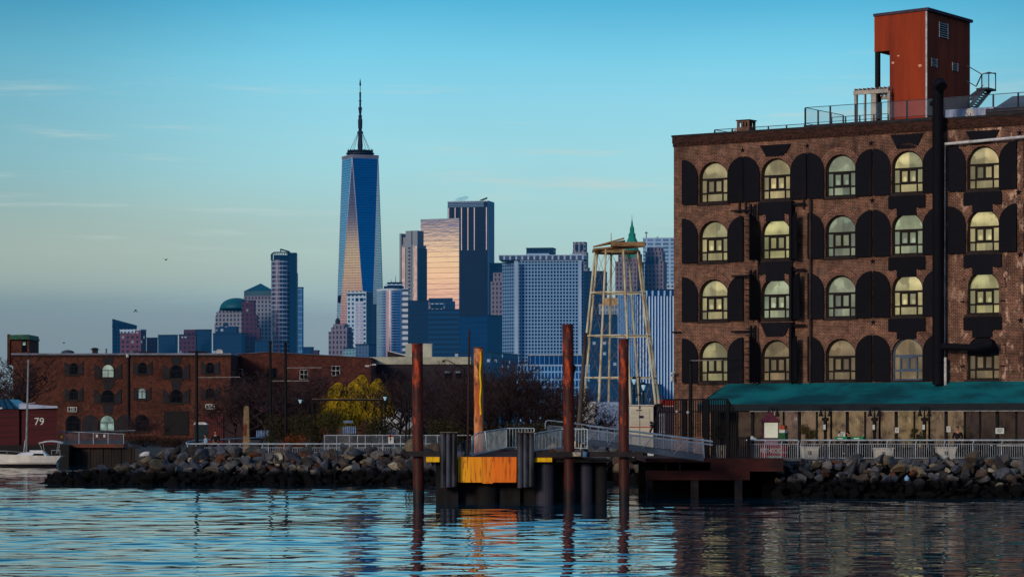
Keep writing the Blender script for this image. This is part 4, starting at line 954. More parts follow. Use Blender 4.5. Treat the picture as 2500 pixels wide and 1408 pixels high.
# gangway
gw = thing('gangway', 'sloping grey aluminium gangway from the dock down to the pier', 'gangway', loc=(PX(1580,147),147,2.5))
M_al = pm('aluminium_truss', (132,150,168), (102,118,136), 2, rough=0.4); M_al2 = pm('blue_grey_side_plate', (62,76,94), (50,62,80), 1, rough=0.55)
GA = {'n': 145.2, 'f': 147.4}
def gline(px, pts): return interp(px, pts)
def side(Y, dy, full):
    tp = [(1335,1027),(1440,1040),(1740,1078)]; md = [(1335,1040),(1440,1050),(1740,1086)]; bt = [(1335,1068),(1435,1085),(1720,1124)]; tb = [(1335,1058),(1435,1073),(1720,1110)]
    x0 = 1432 if full else 1336
    R_ = MB()
    for L2, rr in ((tp,.032),(md,.022)):
        seg = [x0 if full else 1340, 1440, 1740] if not full else [x0,1560,1740]
        R_.path([P(p_, interp(p_, L2)+dy, Y) for p_ in seg], rr, 8)
    if not full: R_.path([P(1332,1048+dy,Y),P(1331,1036+dy,Y),P(1334,1029+dy,Y),P(1341,1027.5+dy,Y)],.032,8)
    R_.build('handrail', M_al, gw)
    m_ = MB(); a, b = P(x0,interp(x0,tb)+dy,Y), P(1718,1110+dy,Y); c, d_ = P(1718,1125+dy,Y), P(x0,interp(x0,bt)+dy,Y)
    m_.add([a,b,c,d_,(a[0],Y+.08,a[2]),(b[0],Y+.08,b[2]),(c[0],Y+.08,c[2]),(d_[0],Y+.08,d_[2])], [(0,1,2,3),(4,5,6,7),(0,1,5,4),(3,2,6,7),(1,2,6,5)]); m_.build('side_plate', M_al2, gw)
    for px in ((1441,1483,1562,1602,1641,1679,1715) if full else (1380,1420,1462,1500,1540,1620,1660,1700)):
        m_ = MB(); m_.tube(P(px,interp(px,tb)+dy,Y-.01),P(px,interp(px,tp)+dy,Y-.01),.022,n=6); m_.build('upright', M_al, gw)
    dg = [((1486,1085),(1512,1050)),((1568,1095),(1600,1058)),((1645,1108),(1679,1069))] if full else [((1430,1080),(1462,1050)),((1512,1092),(1545,1062))]
    for a, b in dg:
        m_ = MB(); m_.tube(P(a[0],a[1]+dy,Y-.02),P(b[0],b[1]+dy,Y-.02),.022,n=6); m_.build('diagonal_brace', M_al, gw)
    m_ = MB()
    for k in range(5):
        f_ = (k+1)/6
        m_.path([P(p_, interp(p_,md)*(1-f_)+interp(p_,tb)*f_+dy, Y+.03) for p_ in (x0,1440 if not full else 1560,1718)],.013,5)
    m_.build('infill_rails', M_al, gw)
side(GA['n'], 0, True); side(GA['f'], -2, False)
m_ = MB(); a, b = P(1336,1066,145.3), P(1718,1116,145.3); m_.add([a,b,(b[0],147.3,b[2]),(a[0],147.3,a[2])], [(0,1,2,3)]); m_.build('walkway', pm('gangway_tread', (80,86,92), (60,66,72), 3), gw)
# pier at the right end of the gangway
pr = thing('timber_pier', 'low rusty pier on square posts beneath the black security gate', 'pier', loc=(PX(1740,150),150,0))
M_rb = pm('rusty_brown_beam', (70,30,26), (40,20,20), 1.0, (0.5,1,1), rough=0.85, bump=0.3)
Y = 149.5; m_ = MB(); m_.box(PX(1577,Y),PX(1912,Y),Y,161,PZ(1128,Y),PZ(1118,Y)); m_.build('deck', M_rb, pr)
m_ = MB(); m_.box(PX(1577,Y),PX(1830,Y),Y-.15,Y+.25,PZ(1171,Y),PZ(1148,Y)); m_.box(PX(1735,Y),PX(1912,Y),Y-.05,Y+.2,PZ(1150,Y),PZ(1128,Y)-.003)
m_.build('cross_beam', M_rb, pr)
for px, w in ((1586,14),(1696,18),(1803,18)):
    m_ = MB(); m_.box(PX(px-w/2,Y),PX(px+w/2,Y),Y-.1,Y+.3,-1,PZ(1171,Y)-.003); m_.build('pier_post', M_timd, pr)
for px in (1626,1660,1760,1775):
    m_ = MB(); m_.box(PX(px-2,Y),PX(px+2,Y),Y+.05,Y+.15,PZ(1148,Y),PZ(1129,Y)); m_.build('hanger', M_timd, pr)
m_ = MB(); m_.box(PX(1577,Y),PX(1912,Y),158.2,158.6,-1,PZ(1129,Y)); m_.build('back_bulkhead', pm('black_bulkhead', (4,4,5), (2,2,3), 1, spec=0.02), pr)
m_ = MB(); m_.box(PX(1826,Y)-.1,PX(1960,Y),Y+.9,Y+1.3,PZ(1125,Y),PZ(1119,Y)+.02); m_.build('kerb', pm('grey_kerb', (92,92,96), (70,68,72), 2), pr)
# black security gate
gt = thing('security_gate', 'black spiked security gate with fanned side wings on the pier', 'gate', loc=(PX(1720,150),150,1.9))
Y = 150.3
def pk_panel(xa, xb, topf, bot, sp=5.4, r=0.03, Y=Y, nm='picket_panel'):
    m_ = MB(); px = xa
    while px <= xb: m_.tube(P(px,bot,Y),P(px,topf(px),Y),r,n=4); px += sp
    m_.build(nm, M_post, gt)
pk_panel(1596, 1716, lambda p_: 976 if p_ > 1622 else 976+(1622-p_)*2.55, 1066)
pk_panel(1726, 1779, lambda p_: 974, 1120); pk_panel(1782, 1830, lambda p_: min(1070, 976+(p_-1778)*1.9) if p_ < 1800 else 1070, 1119)
m_ = MB(); m_.bar(P(1622,975,Y),P(1776,974,Y),.07); m_.bar(P(1622,975,Y),P(1587,1055,Y),.09); m_.bar(P(1776,974,Y),P(1800,1010,Y),.07); m_.bar(P(1606,1005,Y),P(1830,1004,Y),.06)
m_.bar(P(1726,1064,Y),P(1830,1069,Y),.06); m_.bar(P(1726,1119,Y),P(1830,1119,Y),.07); m_.build('frame', M_post, gt)
for px, w, yt, yb in ((1670,12,975,1068),(1723,14,974,1128),(1776,8,976,1120),(1828,8,1064,1121)):
    m_ = MB(); m_.box(PX(px-w/2,Y),PX(px+w/2,Y),Y-.1,Y+.12,PZ(yb,Y),PZ(yt,Y)); m_.build('gate_post', M_post, gt)
m_ = MB(); m_.tube(P(1716,1070,Y-.15),P(1719,1120,Y-.15),.045); m_.build('pull_bar', pm('pale_steel_bar', (170,180,190), (120,130,140), 2, rough=0.35), gt)
for px, py in ((1652,1003),(1679,1005)):
    m_ = MB(); m_.lathe([(0.02,PZ(py+5,Y)),(0.07,PZ(py+3,Y)),(0.08,PZ(py,Y)),(0.02,PZ(py-2,Y))], PX(px,Y), Y-.15, 10); m_.build('gate_lamp', M_wht, gt)
# quay railings
def quay_rail(o, p0, p1, Y, ytop, ybot, pitch, sp, m=M_galv, hook=True):
    n = round((p1-p0)/pitch); top = MB(); top.tube(P(p0,ytop,Y),P(p1,ytop,Y),0.048,n=10); top.build('handrail', m, o)
    for i in range(n):
        a = p0+(p1-p0)*i/n; b = p0+(p1-p0)*(i+1)/n; pk = MB(); k = int((PX(b,Y)-PX(a,Y))/sp)
        for j in range(1,k): f_ = a+(b-a)*j/k; pk.tube(P(f_,ybot,Y),P(f_,ytop+9,Y),0.0125,n=4)
        pk.tube(P(a,ytop+9,Y),P(b,ytop+9,Y),.016,n=5); pk.tube(P(a,ybot-2,Y),P(b,ybot-2,Y),.016,n=5); pk.build('picket_panel', m, o)
    for i in range(n+1):
        a = p0+(p1-p0)*i/n; m_ = MB(); q_ = P(a,ytop+9,Y); m_.tube(P(a,ybot,Y),q_,.03,n=7); m_.tube(q_,(q_[0]+.05,Y-.10,PZ(ytop+1,Y)),.03,n=7); m_.build('post', m, o)
M_lrail = pm('pale_grey_railing', (176,188,194), (146,156,162), 2, rough=0.45)
o = thing('quay_railing', 'pale grey picket railing above the rocks along the warehouse front', 'railing', loc=(PX(2200,153.4),153.4,1.98)); quay_rail(o, 1955, 2585, 153.4, 1074, 1119, 69, 0.117, M_lrail)
o = thing('quay_railing', 'short picket railing section in front of the red kiosk', 'railing', loc=(PX(1890,151),151,1.95)); quay_rail(o, 1826, 1948, 150.6, 1074, 1120, 40, 0.10, M_lrail)
o = thing('quay_railing', 'long pale railing with curved posts above the left rock bank', 'railing', loc=(PX(700,187.2),187.2,GZ)); quay_rail(o, 478, 1070, 187.4, 1083, 1106, 54, 0.14, M_lrail)
m_ = MB(); pts = [P(478,1083,187.4), P(464,1083,188.2), P(456,1083,190), P(455,1080,194), P(462,1077,200), P(480,1075,207), P(560,1071,216), P(655,1067,226)]
m_.path(pts, .05, 8); m_.build('curved_handrail', M_lrail, o)
for a, b, c, Y in ((458,1083,1102,190),(458,1079,1094,197),(500,1074,1088,209),(560,1071,1084,216),(610,1069,1081,221),(655,1067,1080,226)):
    m_ = MB(); m_.tube((PX(a,Y),Y,GZ),P(a,b,Y),.035); m_.build('post', M_lrail, o)
# kiosk and banner
ki = thing('kiosk', 'little maroon kiosk with pyramid roof and blank cream display panel', 'kiosk', loc=(PX(1881,152.2),152.2,1.95)); Y = 152.2
M_mar = pm('maroon_paint', (96,40,54), (68,28,40), 2, rough=0.6)
m_ = MB(); m_.box(PX(1863,Y),PX(1901,Y),Y,Y+.8,1.95,PZ(1029,Y)); m_.build('body', M_mar, ki)
m_ = MB(); m_.box(PX(1866,Y),PX(1899,Y),Y-.03,Y-.002,PZ(1068,Y),PZ(1031,Y)); m_.build('display_panel', pm('cream_display', (222,222,200), (200,202,182), 1.2, rough=0.4, emi=(200,205,180), es=0.25), ki)
m_ = MB(); m_.box(PX(1866,Y),PX(1899,Y),Y-.03,Y-.002,PZ(1112,Y),PZ(1076,Y)); m_.build('lower_panel', pm('mauve_board', (150,120,136), (120,92,108), 1.5), ki)
m_ = MB(); cxk = PX(1881,Y); a_ = .52; zr = PZ(1029,Y)
for i in range(5):
    f0 = 1-i/5.0; f1 = 1-(i+1)/5.0; z0 = zr+(PZ(1004,Y)-zr)*i/5; z1 = zr+(PZ(1004,Y)-zr)*(i+1)/5; w0, w1 = a_*f0+.04, a_*f1+.03
    m_.hexa([(cxk-w0,Y+.4-w0,z0),(cxk+w0,Y+.4-w0,z0),(cxk+w0,Y+.4+w0,z0),(cxk-w0,Y+.4+w0,z0)], [(cxk-w1,Y+.4-w1,z1),(cxk+w1,Y+.4-w1,z1),(cxk+w1,Y+.4+w1,z1),(cxk-w1,Y+.4+w1,z1)])
m_.build('roof', pm('red_shingle', (104,44,56), (74,30,42), 3), ki)
Y = 150.95; bn = thing('banner', 'red banner reading RED HOOK behind the short railing', 'banner', loc=(PX(1888,Y),Y,2.0))
m_ = MB(); m_.box(PX(1856,Y),PX(1920,Y),Y,Y+.02,PZ(1116,Y),PZ(1086,Y)); m_.build('cloth', pm('red_banner_cloth', (150,22,34), (120,16,28), 2), bn)
text_mb('REDHOOK', .36, frame(PX(1881,Y),Y-.012,0,PZ(1100,Y)), .004, 0.62).build('lettering', M_pap, bn)
text_mb('BROOKLYN', .17, frame(PX(1907,Y),Y-.012,0,PZ(1104,Y)), .004, 0.62).build('small_lettering', M_pap, bn)
m_ = MB(); m_.box(PX(1872,Y),PX(1906,Y),Y-.02,Y-.004,PZ(1117,Y),PZ(1112,Y)); m_.build('pale_strip', pm('pale_green_strip', (130,150,146), (110,128,124), 2), bn)
def planter(px, w, y0, y1, Y, lb):
    o = thing('planter', lb, 'planter', loc=(PX(px,Y),Y,1.98), group='tapered white planters behind the railing'); h = w/2/F*Y; z1 = PZ(y0,Y); z0 = 1.985
    m_ = MB(); m_.hexa([(PX(px,Y)-h*.78,Y-.3,z0),(PX(px,Y)+h*.78,Y-.3,z0),(PX(px,Y)+h*.78,Y+.3,z0),(PX(px,Y)-h*.78,Y+.3,z0)], [(PX(px,Y)-h*.95,Y-.38,z1-.06),(PX(px,Y)+h*.95,Y-.38,z1-.06),(PX(px,Y)+h*.95,Y+.38,z1-.06),(PX(px,Y)-h*.95,Y+.38,z1-.06)])
    m_.build('tub', pm('off_white_tub', (216,210,192), (186,184,176), 1.5), o)
    m_ = MB(); m_.box(PX(px,Y)-h,PX(px,Y)+h,Y-.42,Y+.42,z1-.058,z1); m_.build('rim', M_wht, o)
    m_ = MB(); m_.box(PX(px,Y)-h*.2,PX(px,Y)+h*.12,Y-.375,Y-.36,z0+(z1-z0)*.35,z0+(z1-z0)*.65); m_.build('label_mark', pm('grey_mark', (120,116,108), (96,92,86), 9), o)
planter(1976, 46, 1089, 1119, 154.2, 'white tapered planter holding the potted conifer right of the kiosk'); planter(2156, 50, 1092, 1119, 154.2, 'white tapered planter below the middle twin lamp')
planter(2309, 50, 1090, 1119, 154.2, 'white tapered planter furthest right along the railing'); planter(1762, 26, 1086, 1119, 151.6, 'narrow white planter behind the black gate')

# ================================================================== vegetation
def leaf_mat(name, a, b, c=None):
    m, t = newmat(name); pos = t.n('ShaderNodeNewGeometry').outputs['Position']; oi = t.n('ShaderNodeObjectInfo').outputs['Random']
    n1 = t.noise(pos, 1.3, 3, 0.6); n2 = t.noise(pos, 9.0, 2, 0.6)
    col = t.mix(t.smooth(n1, 0.35, 0.65), lin(a), lin(b)); col = t.mix(t.smooth(n2, 0.5, 0.75), col, lin(c or b))
    t.bsdf(col, 0.8, spec=0.2); return m
M_twig = pm('bare_twig_bark', (62,46,48), (38,28,32), 3, rough=0.95, rnd=0.3); M_twig2 = pm('grey_twig_bark', (78,68,66), (50,42,42), 3, rough=0.95, rnd=0.2)
def bare_tree(seed, h, spread, lv=5, twig=0.012):
    r = random.Random(seed); tr = MB(); cr = MB()
    def grow(p, d, L, rad_, lev):
        seg = 2 if lev > 2 else 3; q = p
        for k in range(seg):
            d2 = (d + Vector((r.gauss(0,.14), r.gauss(0,.14), r.gauss(0,.08)))).normalized(); q2 = q + d2*L/seg
            (tr if lev < 2 else cr).tube(q, q2, rad_*(1-k*.2), rad_*(1-(k+1)*.2), 6 if lev < 2 else 3)
            if lev < lv and k > 0:
                for _ in range(r.choice((1,2,2)) if lev > 0 else 3):
                    a = r.uniform(0,6.283); e = Vector((math.cos(a), math.sin(a), r.uniform(0.1,0.9)))
                    grow(q2, (d2*0.55+e*spread).normalized(), L*r.uniform(.5,.78), max(rad_*.52, twig), lev+1)
            q = q2; d = d2
        if lev < lv: grow(q, (d+Vector((r.gauss(0,.25), r.gauss(0,.25), .1))).normalized(), L*.7, max(rad_*.55, twig), lev+1)
    grow(Vector((0,0,0)), Vector((0,0,1)), h*0.34, h*0.022, 0)
    zm = max(v[2] for v in cr.v); k = h/zm
    for b in (tr, cr): b.v = [(x_*k, y_*k, z_*k) for x_, y_, z_ in b.v]
    return tr, cr
BT = []
for i, (h, sp_) in enumerate(((6.5,.85),(7.5,.95),(6,1.1),(8.5,.8))):
    tr, cr = bare_tree(40+i, h, sp_, 5, 0.017); BT.append((tr.data('trunk', M_twig), cr.data('crown', M_twig), h))
def put_tree(i, px, ptop, Y, lb, wx=1.0, group='bare winter trees behind the quay'):
    h = PZ(ptop,Y)-GZ; t0 = BT[i]; s = h/t0[2]
    o = bpy.data.objects.new('bare_tree', None); COL.objects.link(o); o.location = (PX(px,Y),Y,GZ); o.scale = (s*wx, s*wx, s); o.rotation_euler = (0,0,(px*1.7)%6.28)
    tag(o, lb, 'tree', group)
    for nm, me in (('trunk', t0[0]), ('crown', t0[1])):
        c = bpy.data.objects.new(nm, me); COL.objects.link(c); c.parent = o
    return o
TL = [(1,1058,905,203,'bare tree just right of the left mooring pile'),(0,1088,935,200,'bare tree under the low white roof left of the striped pile'),(3,1108,880,215,'bare tree behind the thin leaning timber pole'),
 (2,1130,930,199,'low bare tree left of the striped pile'),(1,1150,900,212,'bare tree directly behind the striped pile'),(3,1200,885,205,'bare tree right of the striped pile'),(0,1222,868,216,'tall bare tree under the dark blue tower'),
 (1,1248,862,200,'tallest dark bare tree in the middle clump'),(3,1282,885,212,'bare tree before the podium of the grid tower'),(2,1290,930,198,'low bare tree above the dock railing bend'),(0,1315,905,206,'bare tree under the podium left of the tallest pile'),
 (3,1345,915,211,'bare tree left of the tallest mooring pile'),(1,1368,935,199,'bare tree behind the tallest mooring pile'),(2,1395,945,204,'bare tree right of the tallest mooring pile'),(0,1180,950,197,'low bare shrub tree behind the dock railing'),
 (1,600,905,225,'bare tree in front of the brick gable left of the obelisk'),(3,632,915,232,'bare tree between the obelisk and the tall poles'),(0,665,900,240,'bare tree between the two tall poles'),(2,575,930,228,'small bare tree beside the shipping container'),
 (1,775,885,236,'bare tree right of the tall poles against brick'),(3,805,900,246,'bare tree left of the yellow willow'),(2,745,915,230,'bare tree behind the round lamp head'),(0,950,905,236,'bare tree right of the yellow willow'),
 (1,975,890,244,'bare tree left of the left mooring pile'),(3,1000,915,228,'bare tree behind the left mooring pile'),(2,22,862,330,'bare tree behind the red barge at the far left'),(3,-8,875,322,'bare tree cut by the left picture edge'),
 (2,338,1010,300,'small bare tree in front of the left brick warehouse'),(0,392,1015,290,'thin bare tree beside the big black door'),(2,1455,985,215,'low bare tree below the water tower'),(1,8,925,300,'low bare tree beside the barge roof'),(0,1625,960,260,'bare tree beside the left corner of the awning warehouse')]
for i, px, pt, Y, lb in TL: put_tree(i, px, pt, Y, lb, 1.15)
def leaf_ball(mb, c, rx, ry, rz, n, sz, r, hollow=0.35):
    for _ in range(n):
        while True:
            d = Vector((r.uniform(-1,1), r.uniform(-1,1), r.uniform(-1,1)))
            if hollow < d.length < 1: break
        p = Vector((c[0]+d.x*rx, c[1]+d.y*ry, c[2]+d.z*rz)); a = Vector((r.gauss(0,1), r.gauss(0,1), r.gauss(0,1))).normalized()*sz*r.uniform(.6,1.4); b = Vector((r.gauss(0,1), r.gauss(0,1), r.gauss(0,1))).normalized()*sz*r.uniform(.5,1.1)
        mb.add([p-a, p+b*.6, p+a, p-b*.6], [(0,1,2,3)])
def shrub(seed, w, h, n=2600, sz=.07, stems=True, bmat=None):
    r = random.Random(seed); m_ = MB()
    for k in range(13):
        cx_ = r.uniform(-.38,.38)*w; cz_ = r.uniform(.3,.72)*h; rr = r.uniform(.16,.3)*w
        leaf_ball(m_, (cx_, r.uniform(-.25,.25)*w, cz_), rr, rr, min(rr*.9, h-cz_, cz_)*1.0, n//13, sz, r)
    s_ = MB()
    for k in range(6): s_.tube((0,0,-.05),(r.uniform(-.25,.25)*w,r.uniform(-.2,.2)*w,h*.6),.05,.02,5)
    return m_, s_
M_dsh = leaf_mat('dark_evergreen_leaf', (58,55,30), (35,36,21), (84,72,34)); M_bsh = leaf_mat('brown_shrub_leaf', (52,34,22), (32,24,18), (84,50,24))
M_will = leaf_mat('yellow_willow_leaf', (172,142,26), (122,102,22), (200,166,36)); M_con2 = leaf_mat('olive_conifer_needle', (70,62,24), (44,40,18), (92,76,26)); M_orn = leaf_mat('orange_bush_leaf', (128,66,22), (84,42,20), (160,84,24))
def put_shrub(nm, px, ptop, w, Y, mat, lb, cat='shrub', base=None, seed=1, n=2600, sz=.07, group=None):
    zb = GZ if base is None else base; h = PZ(ptop,Y)-zb; o = thing(nm, lb, cat, loc=(PX(px,Y),Y,zb), group=group)
    m_, s_ = shrub(seed, w/F*Y, h, n, sz); m_.build('foliage', mat, o, local=True); s_.build('stem', M_twig, o, local=True); return o
put_shrub('evergreen_shrub', 690, 988, 100, 205, M_dsh, 'dark rounded shrub left of the paired tall poles', seed=1, n=4200)
put_shrub('evergreen_shrub', 775, 986, 125, 202, M_dsh, 'widest dark rounded shrub right of the tall poles', seed=2, n=5200)
put_shrub('evergreen_shrub', 920, 993, 105, 203, M_dsh, 'dark shrub below the lamp post and long black beam', seed=3, n=4200)
put_shrub('evergreen_shrub', 985, 1020, 60, 201, M_dsh, 'smaller dark shrub left of the left mooring pile', seed=4)
put_shrub('evergreen_shrub', 1085, 1000, 90, 198, M_dsh, 'dark shrub right of the left mooring pile', seed=5, n=3600); put_shrub('evergreen_shrub', 1240, 1005, 120, 197, M_dsh, 'dark shrub mass behind the dock railing bend', seed=6, n=4200)
put_shrub('evergreen_shrub', 1330, 1010, 100, 196, M_dsh, 'dark shrub behind the gangway top', seed=7, n=3600); put_shrub('evergreen_shrub', 1160, 1010, 80, 199, M_dsh, 'dark shrub at the foot of the striped pile', seed=17, n=3000)
put_shrub('brown_shrub', 1440, 1000, 60, 190, M_bsh, 'brown shrub below the grey leaning pole', seed=8); put_shrub('brown_shrub', 1490, 1003, 55, 188, M_bsh, 'russet shrub between the two right-hand piles', seed=9)
put_shrub('brown_shrub', 1556, 1012, 46, 186, M_bsh, 'russet shrub in front of the white truck back', seed=10); put_shrub('orange_bush', 712, 1052, 60, 196, M_orn, 'low orange bush at the foot of the tall poles', seed=11, n=1500)
put_shrub('orange_bush', 890, 1046, 50, 206, M_orn, 'low orange bush right of the blue-white fence slats', seed=12, n=1500)
put_shrub('potted_conifer', 1976, 1026, 52, 154.2, M_con2, 'olive conifer growing in the white planter right of the kiosk', 'potted tree', base=2.7, seed=13, n=2400, sz=.035)
put_shrub('potted_conifer', 1762, 1012, 40, 151.7, M_con2, 'brown-green conifer seen through the black gate bars', 'potted tree', base=2.6, seed=14, n=2200, sz=.035)
put_shrub('brown_shrub', 350, 1062, 110, 282, M_bsh, 'low brown brush on the bank before the left brick warehouse', seed=15, n=2200, sz=.08)
put_shrub('brown_shrub', 425, 1066, 90, 274, M_bsh, 'low brown brush right of the bulkhead railing', seed=16, n=2200, sz=.08)
put_shrub('potted_plant', 2238, 1028, 36, 155.0, M_dsh, 'dark leafy plant inside the glass left of the third twin lamp', 'plant', base=2.3, seed=18, n=700, sz=.06)
# willow: drooping yellow strands
wl = thing('willow_tree', 'bright yellow willow behind the long black beam', 'tree', loc=(PX(866,236),236,GZ)); r = random.Random(77); m_ = MB(); Wd = 80/F*236; Hh = PZ(914,236)-GZ
for cx_, tz, ww in ((-.62,.86,.36),(-.3,.84,.42),(.22,1.0,.34),(.02,.93,.4),(.42,.86,.36),(.7,.95,.32),(.88,.84,.24),(-.85,.74,.28),(-.5,.9,.34)):
    for _ in range(800):
        a = r.uniform(0,6.28); rr = math.sqrt(r.random())*ww; dx = rr*math.cos(a); p = Vector((Wd*(cx_+dx), Wd*rr*math.sin(a), Hh*(tz - .55*(rr/ww)**2*ww*1.4)))
        for k in range(6):
            q_ = p+Vector((r.gauss(0,.05), r.gauss(0,.05), -r.uniform(.12,.3))); u = Vector((r.uniform(.03,.075), r.gauss(0,.03), 0)); m_.add([p-u, p+u, q_+u, q_-u], [(0,1,2,3)]); p = q_+Vector((r.gauss(0,.06),r.gauss(0,.06),0))
m_.build('crown', M_will, wl, local=True)
s_ = MB(); s_.tube((0,0,0),(0,0,Hh*.5),.2,.12,8)
for cx_ in (-.6,-.2,.2,.6): s_.tube((0,0,Hh*.35),(Wd*cx_,0,Hh*.8),.1,.04,6)
s_.build('trunk', M_twig, wl, local=True)
# ================================================================== left brick warehouse
YL = 390.0
M_bl = brick_mat('dark_left_brick', (94,50,38), (72,38,31), (84,58,48), dirt=0.35, sc=1.6)
M_bl2 = brick_mat('gable_brick', (92,46,38), (72,36,31), (82,54,47), dirt=0.3, sc=1.6)
M_shl = pm('dark_left_shutter', (34,32,40), (22,20,26), 1.2, rough=0.7)
M_dgl = pm('dark_left_glass', (20,22,26), (10,11,14), 1, rough=0.15); M_lgl = pane_mat('pale_left_pane', [(0, lin((176,196,188))), (0.5, lin((150,176,170)))], 0.6, .6)
lw = thing('brick_warehouse', 'three-storey dark brick warehouse with the 220 and 219 signs', 'warehouse', loc=(PX(300,YL),YL,GZ))
def X(px): return PX(px, YL)
def Z(py): return PZ(py, YL)
m_ = MB(); m_.box(X(32),X(563),YL,YL+45,GZ-.3,Z(866)); m_.build('wall', M_bl, lw)
m_ = MB(); m_.box(X(28),X(565),YL-.25,YL+45,Z(866)+.003,Z(862)); m_.build('roof', pm('pale_roof_edge', (128,132,150), (96,100,118), .4), lw)
m_ = MB(); m_.box(X(28),X(565),YL-.18,YL-.003,Z(870),Z(866)); m_.build('eaves_board', pm('dark_eaves', (34,22,22), (24,16,16), 1), lw)
def lwin(pc, w, y0, y1, pane=M_dgl, shut=0, lab=None, pan2=None):
    ax_ = X(pc); hw = w/2/F*YL; zb = Z(y1); zt = Z(y0); sp = zt-zb-hw*.9
    def arch(h_, k=0): return [(-h_,k),(h_,k)]+[(h_*math.cos(math.pi*i/10), sp+(zt-zb-sp-k)*math.sin(math.pi*i/10)) for i in range(11)]
    f = MB(); f.prism([(ax_+a,zb+b) for a,b in arch(hw)], YL-.08, YL-.003); f_ = f.build('window', M_frm, lw)
    if lab: f_['label'] = lab
    p = MB(); p.prism([(ax_+a*.86,zb+b) for a,b in [(-hw,sp),(hw,sp)]+[(hw*math.cos(math.pi*i/10), sp+(zt-zb-sp-.08)*math.sin(math.pi*i/10)) for i in range(1,10)]], YL-.11, YL-.081)
    p.box(ax_-hw*.86,ax_-.05,YL-.11,YL-.081,zb+.12,zb+sp-.1); p.box(ax_+.05,ax_+hw*.86,YL-.11,YL-.081,zb+.12,zb+sp-.1)
    p.build('pane', pane, f_)
    if shut:
        for sx in (-1,1):
            sh = MB(); q = [(0,-.1),(0,sp*1.0),(shut*.5,sp+(zt-zb-sp)*.75),(shut,zt-zb+.12),(shut,-.1)]; q = [(ax_+sx*(hw+.06+a),zb+b) for a,b in q]; q = q if sx > 0 else q[::-1]
            sh.prism(q, YL-.14, YL-.02); sh.build('shutter', M_shl, lw)
    s = MB(); s.box(ax_-hw-.15,ax_+hw+.15,YL-.12,YL-.002,zb-.25,zb-.003); s.build('sill', M_sill, lw)
for pc, w, y0, y1, pn, sh in ((180,18,885,914,M_dgl,.7),(264,31,889,922,M_lgl,.95),(348,19,884,912,M_dgl,.7),(430,30,890,924,M_dgl,.95),(513,18,884,912,M_dgl,.75),
        (180,18,948,976,M_dgl,.7),(263,31,951,983,M_dgl,.95),(347,19,946,974,M_lgl,.6),(430,30,950,983,M_dgl,.95),(513,18,946,973,M_dgl,.75)):
    lwin(pc, w, y0, y1, pn, sh)
lwin(178,36,1013,1052,M_dgl,0); lwin(262,38,1013,1052,M_lgl,0,'ground-floor window with a pale glowing fanlight'); lwin(346,34,1011,1052,M_dgl,0)
for a, b in ((200,240),(284,324)):
    m_ = MB(); n = 12; h_ = (X(b)-X(a))/2; c_ = (X(a)+X(b))/2; m_.prism([(c_-h_,Z(1056)),(c_+h_,Z(1056))]+[(c_+h_*math.cos(math.pi*i/n),Z(1032)+(Z(1012)-Z(1032))*math.sin(math.pi*i/n)) for i in range(n+1)], YL-.1, YL-.003); m_.build('closed_arch', M_shl, lw)
m_ = MB(); m_.box(X(401),X(461),YL-.1,YL-.003,Z(1062),Z(1003)); m_.build('loading_door', pm('black_loading_door', (20,18,20), (12,12,13), 1), lw)
for pc in (264,430):
    for y0, y1 in ((872,889),(925,950)) + (((988,1010),) if pc == 264 else ()):
        m_ = MB(); z0, z1 = Z(y1), Z(y0); m_.prism([(X(pc)-.55,z0),(X(pc)+.55,z0),(X(pc)+.8,z1),(X(pc)-.8,z1)], YL-.07, YL-.002); m_.build('dark_plate', M_shl, lw)
m_ = MB(); m_.tube((X(313),YL-.2,Z(1056)),(X(313),YL-.2,Z(872)),.14); m_.build('downpipe', M_shl, lw)
m_ = MB(); m_.tube((X(312),YL-.3,Z(872)),(X(312),YL-.3,Z(864)),.2); m_.build('rain_head', M_wht, lw)
def numsign(cx_, y0, y1, w, txt, lb):
    o = thing('number_sign', lb, 'sign', loc=(X(cx_),YL-.3,Z(y1))); hw = w/2/F*YL
    m_ = MB(); m_.box(X(cx_)-hw,X(cx_)+hw,YL-.24,YL-.1,Z(y1),Z(y0)); m_.build('white_border', M_wht, o)
    m_ = MB(); m_.box(X(cx_)-hw+.09,X(cx_)+hw-.09,YL-.26,YL-.242,Z(y1)+.09,Z(y0)-.09); m_.build('dark_field', pm('navy_sign_field', (18,24,30), (14,18,24), 1), o)
    text_mb(txt, .54, frame(X(cx_),YL-.275,0,(Z(y0)+Z(y1))/2+.005), .006, 0.86).build('digits', M_pap, o)
numsign(177, 993, 1005, 23, '220', 'sign reading 220 in a white frame above the leftmost ground arch'); numsign(513, 986, 998, 22, '219', 'sign reading 219 in a white frame above the shipping container')
# rooftop pieces
o = thing('roof_hut', 'small brick roof hut with a green roof at the left end', 'hut', loc=(X(42),YL+8,Z(862))); m_ = MB(); m_.box(X(16),X(68),YL+1,YL+9,Z(890),Z(828)); m_.box(X(15),X(22),YL+.8,YL+1,Z(890),Z(815)); m_.build('wall', M_bl, o)
m_ = MB(); m_.hexa([(X(21),YL+.5,Z(828)+.003),(X(71),YL+.5,Z(828)+.003),(X(71),YL+9,Z(828)+.003),(X(21),YL+9,Z(828)+.003)],[(X(23),YL+.6,Z(817)),(X(67),YL+.6,Z(816)),(X(67),YL+9,Z(816)),(X(23),YL+9,Z(817))]); m_.build('roof', pm('green_copper_roof', (40,96,74), (30,74,60), 1), o)
m_ = MB(); m_.box(X(50),X(62),YL+.9,YL+.997,Z(858),Z(831)); m_.build('window', M_dgl, o); m_ = MB(); m_.box(X(53),X(60),YL+.86,YL+.897,Z(842),Z(834)); m_.build('pale_pane', M_lgl, o)
